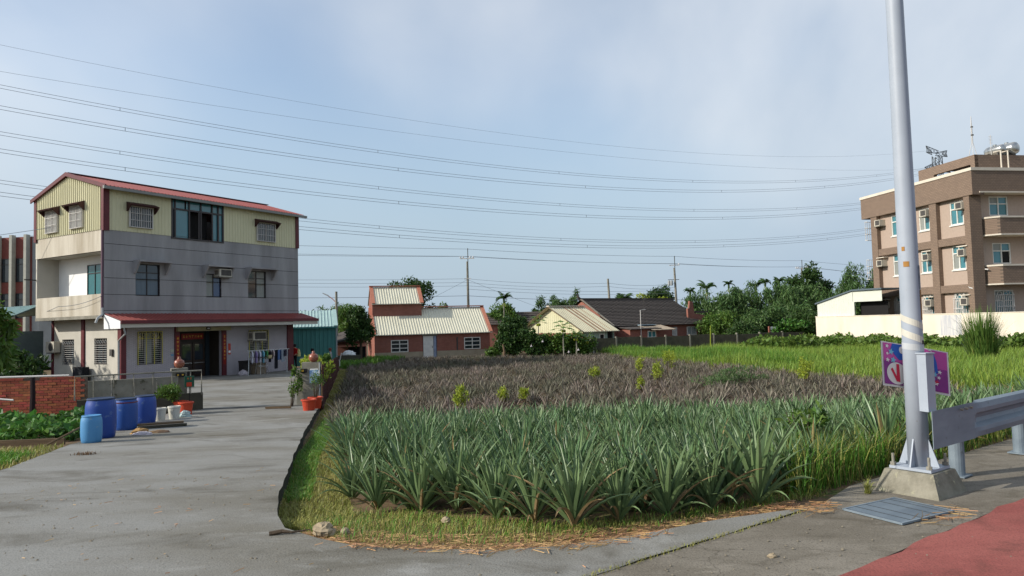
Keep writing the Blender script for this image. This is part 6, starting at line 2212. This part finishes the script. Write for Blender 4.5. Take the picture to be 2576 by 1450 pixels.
# lattice tower
tw = empty('transmission_tower', (TWX, TWY, -1.4), R(33), 'lattice steel transmission tower behind the brown building', 'tower')
M_latt = mat('tower steel', (128, 136, 142), rough=.6)


def lattice(pts_a, pts_b, n, r_, name):
    """braced panel between two rails"""
    b = MB()
    A = [Vector(pts_a[0]).lerp(Vector(pts_a[1]), i / n) for i in range(n + 1)]
    Bq = [Vector(pts_b[0]).lerp(Vector(pts_b[1]), i / n) for i in range(n + 1)]
    b.tube([A[0], A[-1]], r_, 4); b.tube([Bq[0], Bq[-1]], r_, 4)
    for i in range(n):
        b.tube([A[i], Bq[i + 1]], r_ * .6, 4); b.tube([Bq[i], A[i + 1]], r_ * .6, 4)
    return b.build(name, M_latt, tw)


for sx, sy in ((1, 1), (-1, 1), (1, -1), (-1, -1)):
    nxt = {(1, 1): (-1, 1), (-1, 1): (-1, -1), (-1, -1): (1, -1), (1, -1): (1, 1)}[(sx, sy)]
    lattice([(4.5 * sx, 4.5 * sy, 0), (1.2 * sx, 1.2 * sy, 34)], [(4.5 * nxt[0], 4.5 * nxt[1], 0), (1.2 * nxt[0], 1.2 * nxt[1], 34)], 9, .16, 'tower_body')
    lattice([(1.2 * sx, 1.2 * sy, 34), (1.0 * sx, 1.0 * sy, 52)], [(1.2 * nxt[0], 1.2 * nxt[1], 34), (1.0 * nxt[0], 1.0 * nxt[1], 52)], 7, .14, 'tower_body')
for z, wdt in ((33, 8), (40, 8), (47.5, 8), (52.5, 6.5)):
    for s_ in (-1, 1):
        lattice([(s_ * 1.0, -1, z + (2.2 if z < 50 else .8)), (s_ * wdt, 0, z + (.1 if z < 50 else 2.0))], [(s_ * 1.0, -1, z), (s_ * wdt, 0, z)], 4, .12, 'crossarm')
        lattice([(s_ * 1.0, 1, z + (2.2 if z < 50 else .8)), (s_ * wdt, 0, z + (.1 if z < 50 else 2.0))], [(s_ * 1.0, 1, z), (s_ * wdt, 0, z)], 4, .12, 'crossarm')

# ------------------------------------------------------------------ trees
tree('mango_tree', 'large dark green tree towering behind the brick house', (-11.4, 78), (0, 0, 5.7), (3.1, 2.6, 2.7), 9000, (.34, .17), M_leafd, k=40, cr=.3)
tree('mango_tree', 'dark leafy tree standing in front of the old shack', (-12.15, 56.6), (0, 0, 3.15), (1.3, 1.2, 1.95), 4600, (.26, .12), M_leafd, k=26)
tree('bamboo_clump', 'drooping green bamboo behind the street lamp', (-18.0, 72), (.3, 0, 4.2), (2.0, 1.8, 2.3), 4200, (.42, .09), M_bamb, k=30, bias=(0, 0, -1.2), cat='bamboo')
tree('bamboo_clump', 'smaller green bamboo between teal shed roof and street lamp', (-21.0, 74), (0, 0, 3.6), (1.6, 1.6, 1.7), 2600, (.4, .09), M_bamb, k=24, bias=(0, 0, -1.0), cat='bamboo')
tree('leafy_tree', 'mid green leafy tree between the shack and the street lamp', (-15.4, 67), (0, 0, 3.0), (1.9, 1.6, 2.3), 4000, (.32, .12), M_leafm, k=28, bias=(0, 0, -.6))
tree('small_tree', 'round distant tree seen over the brick house roof by the pole', (-9.0, 98), (0, 0, 4.8), (1.9, 1.6, 1.3), 1500, (.4, .18), M_leafm, k=16)
tree('small_tree', 'bushy tree at the foot of the lone betel palm', (-1.2, 92), (0, 0, 3.6), (2.6, 2.0, 2.4), 2600, (.42, .18), M_leafm, k=22)
tree('small_tree', 'dark bushy tree to the side of the lone betel palm', (3.4, 95), (0, 0, 4.0), (1.6, 1.5, 2.0), 1800, (.4, .18), M_leafd, k=16)
tree('bamboo_clump', 'feathery bamboo rising behind the cream roof ridge', (5.0, 92), (0, 0, 4.6), (2.4, 1.8, 3.2), 3400, (.5, .12), M_bamb, k=24, bias=(0, 0, -.9), cr=.28, cat='bamboo')
tree('bamboo_clump', 'pale tall bamboo sprays above the cream house', (7.9, 93), (0, 0, 4.8), (1.7, 1.5, 3.6), 1700, (.5, .11), M_bamb, k=18, bias=(0, 0, -.8), cr=.22, cat='bamboo')
tree('small_tree', 'yellow green shrub tree peeping over the tiled ridge', (10.4, 94), (0, 0, 4.4), (2.2, 1.8, 1.9), 2200, (.4, .18), M_leafm, k=18)
tree('small_tree', 'yellowish tree over the right end of the tiled ridge', (18.6, 96), (0, 0, 4.6), (2.8, 2.0, 2.0), 2600, (.4, .18), M_leafy, k=20)
tree('leafy_tree', 'tall dark tree beside the pole with the transformer', (20.2, 98), (.2, 0, 6.0), (2.2, 1.9, 2.4), 3200, (.44, .16), M_leafd, k=22, bias=(0, 0, -.5))
tree('leafy_tree', 'low dark tree under the leaning pole behind the tiled ridge', (14.8, 95), (0, 0, 4.8), (2.2, 1.8, 2.0), 2600, (.44, .16), M_leafd, k=20)
thk = [(22.6, 84, 4.6), (25.4, 82, 5.0), (28.2, 84, 5.6), (31.0, 83, 5.8), (33.6, 85, 5.9), (36.3, 84, 6.4), (40.6, 84, 7.2), (43.2, 83, 7.2), (45.8, 82, 7.4), (38.0, 80, 5.4), (30.5, 77, 4.2), (46.8, 76, 6.6), (42.0, 77, 5.6)]
thk.sort()
for i, (x, y, top) in enumerate(thk):
    tree('bamboo_clump', '%s drooping bamboo of the thicket, counted from the tiled house' % (['first', 'second', 'third', 'fourth', 'fifth', 'sixth', 'seventh', 'eighth', 'ninth', 'tenth', 'eleventh', 'twelfth', 'thirteenth'][i]), (x, y), (0, 0, (top + 1.4) * .58), (2.2, 1.9, (top + 1.4) * .47), 4600, (.55, .12), M_bamb, 'bamboos of the thicket', k=34, bias=(0, 0, -1.5), cat='bamboo', cr=.36, spread=.8)
tree('mango_tree', 'big round dark tree rising out of the bamboo thicket', (36.9, 86.5), (0, 0, 6.2), (2.9, 2.4, 3.0), 6000, (.42, .18), M_leafd, k=36, cr=.3)
for i, (x, y, top, mt) in enumerate(((22.4, 74, 2.6, M_leafm), (24.9, 73, 3.0, M_bamb), (27.6, 74, 3.4, M_bamb), (30.3, 72, 3.2, M_bamb), (33.0, 74, 3.6, M_bamb), (29.0, 70.5, 2.2, M_leafd), (23.2, 70.5, 1.6, M_leafd))):
    tree('thicket_shrub', 'dense shrub at the thicket foot, ' + ['right beside the tiled house', 'under the largest betel palm', 'under the middle of the thicket', 'nearest the vine covered white board', 'nearest the white shed', 'lowest, behind the white board', 'lowest, touching the tiled house corner'][i], (x, y), (0, 0, (top + 1.4) * .5), (1.9, 1.4, (top + 1.4) * .5), 3600, (.4, .11), mt, 'shrubs at the foot of the thicket', k=28, bias=(0, 0, -.9), cat='shrub', cr=.36, th=.06)
tree('vine_bush', 'shrub growing over the ruined brick wall', (21.9, 78.6), (0, 0, 2.2), (1.3, 1.0, 1.5), 1800, (.36, .14), M_leafm, k=22, cat='bush', th=.06)
tree('trellis_vine', 'leafy vine spreading over the small white panel', (27.6, 69.2), (-.3, 0, 2.1), (2.3, .9, .75), 2200, (.3, .2), M_squash, k=24, cat='vine', th=.05)


def areca(x, y, h, label, s_=1.0, n=13):
    z0 = float(zgr(x, y))
    t = empty('betel_palm', (x, y, z0), random.uniform(0, 6), label, 'palm tree')
    MB().tube([(0, 0, 0), (.05, .05, h * .5), (0, 0, h)], [.09 * s_, .065 * s_, .055 * s_], 7).build('trunk', M_conc, t)
    MB().lathe([(.08, 0), (.14, .15), (.13, .6), (.07, .9)], 8, (0, 0, h - .1)).build('crownshaft', M_palm, t)
    quads = []
    for k in range(n):
        az = k * 2.4 + random.uniform(-.2, .2)
        el = random.uniform(.15, 1.45)
        L_ = s_ * random.uniform(1.15, 1.5)
        pts_ = []
        r_, z = 0.0, h + .6
        for i in range(9):
            pts_.append((r_, z))
            r_ += math.cos(el) * L_ / 8; z += math.sin(el) * L_ / 8
            el -= random.uniform(.2, .3)
        for i in range(1, 9):
            for sgn in (-1, 1):
                for f in (.0, .5):
                    rr = pts_[i - 1][0] * (1 - f) + pts_[i][0] * f; zz_ = pts_[i - 1][1] * (1 - f) + pts_[i][1] * f
                    ll = s_ * .36 * math.sin(math.pi * min(1, (i + f) / 9 + .12)) + .06
                    c_, n_ = math.cos(az), math.sin(az)
                    tip_r, tip_s, tip_z = rr + ll * .55, sgn * ll * .7, zz_ - ll * .35
                    wv = .09 * s_
                    quads.append([(rr * c_, rr * n_, zz_), ((rr + wv) * c_, (rr + wv) * n_, zz_ + .02), (tip_r * c_ - tip_s * n_, tip_r * n_ + tip_s * c_, tip_z), ((tip_r - wv * .6) * c_ - tip_s * n_, (tip_r - wv * .6) * n_ + tip_s * c_, tip_z - .02)])
    np_obj('fronds', np.array(quads), 4, M_palm, t)
    b = MB()
    for k in range(5):
        a = k * 1.3
        b.tube([(.08 * math.cos(a), .08 * math.sin(a), h - .05), (.3 * math.cos(a), .3 * math.sin(a), h - .5)], .03, 4)
    b.build('fruit_stalk', M_leafy, t)
    return t


areca(-.9, 85, 5.7, 'lone slender betel palm against the sky behind the brick house', 1.0)
areca(13.8, 86, 5.3, 'betel palm behind the middle of the tiled ridge', 1.15)
areca(23.3, 92, 6.2, 'small betel palm beside the transformer pole', .8)
areca(25.2, 91, 6.6, 'largest betel palm at the near end of the thicket', 1.3)
areca(29.6, 96, 7.2, 'small betel palm over the thicket, second of the row', .8)
areca(31.2, 90, 6.6, 'betel palm with yellow fruit over the middle of the thicket', 1.1)
areca(34.2, 95, 7.3, 'thin betel palm before the palm pair above the thicket', .8)
areca(36.1, 95, 7.4, 'first of the two close betel palms above the thicket', .95)
areca(37.0, 93, 7.2, 'second of the two close betel palms, next to the round tree', 1.0)

# bank of bushes and papayas between brick house and meadow
for (x, y, c_, r_, n, m_, lb) in ((-.4, 60.5, (0, 0, 1.5), (1.2, .8, 1.5), 3200, M_leafd, 'dark bush right beside the brick house end'), (1.6, 60.0, (0, 0, 1.3), (1.5, .9, 1.5), 4200, M_leafd, 'dark vine covered bush in the bank near the brick house'),
                                  (3.6, 60.0, (0, 0, 1.1), (1.5, .9, 1.35), 4000, M_leafm, 'vine covered bush in the middle of the bank before the cream house'), (5.5, 60.3, (0, 0, .95), (1.4, .8, 1.15), 3200, M_leafm, 'bush at the meadow end of the bank before the cream house'),
                                  (.2, 64.5, (0, 0, 2.6), (1.4, 1.2, 1.5), 2600, M_leafd, 'taller dark bush behind the bank near the brick house'), (-1.7, 61.8, (0, 0, .5), (.7, .5, .55), 700, M_leafm, 'low bright bush at the corner of the brick house')):
    tree('vine_bush', lb, (x, y), c_, r_, n, (.26, .17), m_, 'bushes of the bank before the cream house', k=34, cat='bush', th=.05, bias=(0, 0, -.3), cr=.38)


def papaya(x, y, h, label, s_=1.0):
    z0 = float(zgr(x, y))
    t = empty('papaya_tree', (x, y, z0), random.uniform(0, 6), label, 'papaya tree')
    MB().tube([(0, 0, 0), (.06, 0, h * .5), (0, 0, h)], [.07, .055, .035], 6).build('trunk', M_conc, t)
    lv = MB()
    stm = MB()
    for k in range(14):
        az = k * 2.4
        el = .9 - .09 * k + random.uniform(-.1, .1)
        L_ = s_ * random.uniform(.5, .8)
        tip = Vector((math.cos(az) * math.cos(el) * L_, math.sin(az) * math.cos(el) * L_, h + math.sin(el) * L_))
        stm.tube([(0, 0, h - .05), tuple(tip)], .014, 4)
        for j in range(7):
            a = az + (j - 3) * .62
            ln = s_ * .36 * (1 - abs(j - 3) * .09)
            d_ = Vector((math.cos(a), math.sin(a), -.35)); s2 = Vector((-math.sin(a), math.cos(a), 0)) * ln * .2
            lv.quad(tuple(tip), tuple(tip + d_ * ln * .55 + s2), tuple(tip + d_ * ln), tuple(tip + d_ * ln * .55 - s2))
    lv.build('leaf_crown', M_squash, t)
    stm.build('leaf_stalk', M_leafy, t)
    b = MB()
    for k in range(3):
        b.lathe([(.03, 0), (.09, .06), (.1, .16), (.03, .26)], 8, (.12 * math.cos(k * 2), .12 * math.sin(k * 2), h - .45))
    b.build('fruit', M_leafy, t)


papaya(2.3, 61.5, 3.2, 'papaya tree standing above the dark bushes', .9)
papaya(4.25, 58.9, 2.6, 'papaya tree in front of the cream gable', 1.15)
papaya(5.3, 59.2, 1.9, 'short papaya tree at the meadow end of the bushes', 1.0)
papaya(6.3, 59.8, 1.6, 'low papaya tree beside the concrete wall', .9)
for i, (x, y, z, lb) in enumerate(((1.55, 58.6, -.35, 'white bag hanging in the middle of the bush bank'), (4.6, 58.2, -.9, 'white bag near the papaya foot'), (5.4, 58.3, -.75, 'white bag at the meadow end of the bush bank'), (2.5, 58.6, .0, 'small white bag high in the bush bank'))):
    o = empty('fruit_bag', (x, y, z), 0, lb, 'bag', 'white bags in the bushes')
    lump(o, 'film', .09, .08, .12, M_bag, 20 + i, n=7)
    MB().tube([(0, 0, .1), (0, 0, .22)], .01, 4).build('string', M_bars, o)
tag(MB().tube([(-.75, 59.3, -1.4), (-.7, 59.3, -.7), (-.8, 59.3, -.1)], [.16, .1, .07], 8).build('tree_stump', M_wood), 'pale dead tree stump in front of the bushes', 'stump')
tag(MB().tube([(6.9, 60.6, -1.4), (6.85, 60.6, .2)], .07, 8).build('white_stake', M_bars), 'white stake at the near end of the concrete wall', 'post')

# creeping shrubs along the white wall
cp = scatter(10000, [(18.5, 58), (23.5, 54.5), (29.5, 45.5), (33, 40.5), (34.4, 42), (31.5, 48.6), (28.8, 56), (26.3, 61.3), (22, 61.5)])
cz = zgr(cp[:, 0], cp[:, 1]) + .35 + 1.05 * RNG.uniform(0, 1, len(cp)) ** .6 * (0.75 + .3 * np.sin(cp[:, 0] * 1.9) * np.sin(cp[:, 1] * 1.1))
o = np_obj('creeping_vines', leaf_quads(np.concatenate([cp, cz[:, None]], 1), .3, .26, (-.2, -.3, .3), .9, flat=.35), 4, leafmat('vine leaf', (104, 128, 56), (78, 106, 46)))
tag(o, 'bank of creeping broad leaved vines along the white wall', kind='stuff')
# tall reed-like grass clump
tgc = empty('tall_grass_clump', (22.4, 33.8, float(zgr(22.4, 33.8))), 0, 'tall fountain shaped clump of cane grass before the white wall', 'grass clump')
quads = []
for k in range(760):
    a = random.uniform(0, 6.28); r0 = .55 * math.sqrt(random.random())
    h = random.uniform(1.4, 3.3); ln = random.uniform(.1, .75) * (1.0 if random.random() > .15 else 1.7)
    w = random.uniform(.02, .045)
    px_, py_ = r0 * math.cos(a), r0 * math.sin(a)
    dx, dy = math.cos(a + random.uniform(-.5, .5)), math.sin(a + random.uniform(-.5, .5))
    prev = None
    for i in range(5):
        t = i / 4
        x = px_ + dx * ln * t ** 2 * 1.1; y = py_ + dy * ln * t ** 2 * 1.1
        z = h * (t - .28 * ln * t ** 3)
        ww_ = w * (1 - t * .9)
        cur = ((x - dy * ww_, y + dx * ww_, z), (x + dy * ww_, y - dx * ww_, z))
        if prev:
            quads.append([prev[0], prev[1], cur[1], cur[0]])
        prev = cur
np_obj('blades', np.array(quads), 4, leafmat('cane grass', (98, 124, 56), (72, 100, 44)), tgc)
b = MB()
for k in range(26):
    a = k * 2.4; r0 = .1 + .38 * (k / 26)
    b.tube([(r0 * math.cos(a), r0 * math.sin(a), 0), (r0 * 1.5 * math.cos(a), r0 * 1.5 * math.sin(a), random.uniform(1.0, 1.7))], .014, 4)
b.build('stems', M_grassd, tgc)
# weeds with stakes near the low wall
tag(MB().tube([(16.3, 58.5, -1.3), (16.4, 58.5, 1.0)], .04, 5).build('bamboo_stake', M_leafy), 'tall pale stake standing in the meadow before the wall', 'stake')

# left edge: palms and shade trees
tree('broad_leaf_tree', 'dark broad leaved tree in front of the maroon building', (-22.2, 29.6), (0, 0, 2.5), (1.25, 1.4, 1.9), 2400, (.5, .13), M_leafm, k=26, bias=(0, 0, -.8), spread=.8)
tree('vine_bush', 'dark bush in the shade beside the lean-to shed', (-22.9, 32.5), (0, 0, .9), (1.5, 1.0, 1.0), 1900, (.3, .12), M_leafd, k=22, cat='bush', th=.05)
tree('vine_bush', 'green bush between brick wall and the broad leaved tree', (-17.3, 22.6), (0, 0, .85), (1.2, .8, .8), 1600, (.24, .1), M_leafd, k=20, cat='bush', th=.05)
tree('broad_leaf_tree', 'leafy shade tree growing beside the lean-to shed', (-30.6, 36.4), (0, 0, 3.0), (2.2, 2.4, 2.2), 3000, (.45, .18), M_leafd, k=28, bias=(0, 0, -.5))
blades(0, scatter(5000, [(-12.2, 51), (-11.3, 51), (-9.8, 58), (-9.5, 63), (-14.5, 63), (-14, 56)]), .5, .05, M_grassg, 'yard_grass', .6, 'shaded green grass in front of the old shack', hv=.5)

# ------------------------------------------------------------------ people at the side of the house


def person(loc, rz, label, seated, top, bottom, hair, bun=False):
    """one continuous body grown from a jointed skeleton"""
    J = {}
    if not seated:
        V = [(0, 0, .92), (0, 0, 1.12), (0, -.01, 1.34), (0, 0, 1.44), (0, .02, 1.5), (0, .03, 1.58),
             (.1, 0, .88), (.11, .02, .48), (.11, 0, .08), (.11, .14, .04), (-.1, 0, .88), (-.12, .03, .48), (-.12, -.02, .08), (-.12, .12, .04),
             (.17, -.01, 1.36), (.23, .02, 1.1), (.2, .2, .98), (.18, .27, .98), (-.17, -.01, 1.36), (-.24, .02, 1.1), (-.2, .2, .95), (-.18, .27, .95)]
    else:
        V = [(0, 0, .52), (0, .02, .74), (0, .04, .96), (0, .06, 1.06), (0, .08, 1.12), (0, .1, 1.2),
             (.1, .05, .5), (.13, .45, .5), (.13, .44, .1), (.13, .56, .05), (-.1, .05, .5), (-.13, .45, .5), (-.13, .44, .1), (-.13, .56, .05),
             (.17, .05, .98), (.24, .1, .74), (.2, .32, .72), (.18, .4, .74), (-.17, .05, .98), (-.24, .1, .74), (-.2, .32, .72), (-.18, .4, .74)]
    E_ = [(0, 1), (1, 2), (2, 3), (3, 4), (4, 5), (0, 6), (6, 7), (7, 8), (8, 9), (0, 10), (10, 11), (11, 12), (12, 13), (2, 14), (14, 15), (15, 16), (16, 17), (2, 18), (18, 19), (19, 20), (20, 21)]
    rad = [.15, .14, .15, .06, .075, .095, .1, .07, .045, .04, .1, .07, .045, .04, .065, .05, .035, .03, .065, .05, .035, .03]
    me = bpy.data.meshes.new('person')
    me.from_pydata(V, E_, [])
    o = bpy.data.objects.new('person', me)
    COL.objects.link(o)
    md_ = o.modifiers.new('skin', 'SKIN')
    for i, v in enumerate(me.skin_vertices[0].data):
        v.radius = (rad[i], rad[i] * (.72 if i < 3 else 1.0))
        v.use_root = i == 0
    s2 = o.modifiers.new('sub', 'SUBSURF'); s2.levels = 2
    dg = bpy.context.evaluated_depsgraph_get()
    nm = bpy.data.meshes.new_from_object(o.evaluated_get(dg))
    o.modifiers.clear()
    o.data = nm
    bpy.data.meshes.remove(me)
    nm.materials.clear()
    skin_m = MATS.get('skin') or mat('skin', (186, 136, 108), rough=.6)
    for m_ in (cloth_mat(bottom), cloth_mat(top), skin_m):
        nm.materials.append(m_)
    hip = .93 if not seated else .56
    neck = 1.43 if not seated else 1.05
    for p in nm.polygons:
        c_ = p.center
        k = 0 if c_.z < hip else 1
        if c_.z > neck or (abs(c_.x) > .15 and c_.y > (.12 if not seated else .24) and c_.z > .6):
            k = 2
        p.material_index = k
        p.use_smooth = True
    o.location = loc; o.rotation_euler = (0, 0, rz)
    tag(o, label, 'person')
    hz = V[5]
    b = MB()
    b.lathe([(.03, .13), (.08, .12), (.115, .06), (.12, 0), (.11, -.06), (.06, -.1)], 12, (0, hz[1] - .02, hz[2] + .02))
    if bun:
        b.lathe([(.02, -.06), (.07, -.03), (.075, .03), (.03, .07)], 10, (0, hz[1] - .13, hz[2] + .06))
    b.build('hair', mat('hair %s' % label[:12], hair, rough=.8), o, smooth=True)
    return o


zp = zd(-15.3, 50.0)
person((-15.35, 49.9, zp), R(160), 'woman in red top and dark trousers standing beside the teal shed', False, (190, 34, 30), (28, 26, 30), (24, 20, 20), True)
person((-14.55, 51.2, zp), R(-70), 'man in pale blue shirt seated at the table', True, (126, 160, 206), (50, 50, 60), (28, 24, 24))
person((-13.2, 51.6, zp), R(100), 'person in grey top seated beside a white chair', True, (168, 168, 170), (60, 58, 60), (110, 70, 60))
tb = empty('folding_table', (-14.2, 50.6, zp), R(10), 'low table with pale cloth top beside the teal shed', 'table')
MB().box(-.9, .6, -.35, .35, .66, .7).build('table_top', M_palewall, tb)
for sx in (-.8, .5):
    for sy in (-.3, .3):
        MB().tube([(sx, sy, 0), (sx, sy, .66)], .02, 6).build('leg', M_black, tb)
MB().box(-.88, .58, -.33, -.31, .2, .66).build('dark_drape', M_black, tb)
wch = empty('white_chair', (-12.75, 51.4, zp), R(100), 'white plastic chair at the end of the table', 'chair')
MB().box(-.22, .22, -.2, .22, .42, .46).build('seat', M_bars, wch)
MB().hull8([(-.22, -.24, .46), (.22, -.24, .46), (.22, -.2, .46), (-.22, -.2, .46)], [(-.2, -.34, .95), (.2, -.34, .95), (.2, -.3, .95), (-.2, -.3, .95)]).build('backrest', M_bars, wch)
for sx in (-.2, .2):
    for sy in (-.18, .2):
        MB().tube([(sx * 1.1, sy * 1.1, 0), (sx, sy, .42)], .02, 6).build('leg', M_bars, wch)
yb = empty('yellow_bag', (-15.05, 49.85, zp + .85), 0, 'pale yellow bag hanging beside the woman in red', 'bag')
lump(yb, 'cloth', .14, .1, .5, mat('pale yellow cloth', (226, 218, 150), rough=.9), 31)
bt_ = empty('blue_tarpaulin', (-15.75, 49.7, zp), R(59), 'blue tarpaulin hanging at the house corner behind the maroon pillar', 'tarpaulin')
MB().add([(-.12, 0, .75), (.14, 0, .75), (.1, .02, 1.3), (.06, 0, 2.0), (-.08, 0, 2.0), (-.12, .02, 1.3), (-.12, .06, .75), (.14, .06, .75), (.1, .08, 1.3), (.06, .06, 2.0), (-.08, .06, 2.0), (-.12, .08, 1.3)],
         [(0, 1, 2, 3, 4, 5), (6, 11, 10, 9, 8, 7)] + [(i, (i + 1) % 6, 6 + (i + 1) % 6, 6 + i) for i in range(6)]).build('sheet', cloth_mat((44, 84, 150)), bt_)
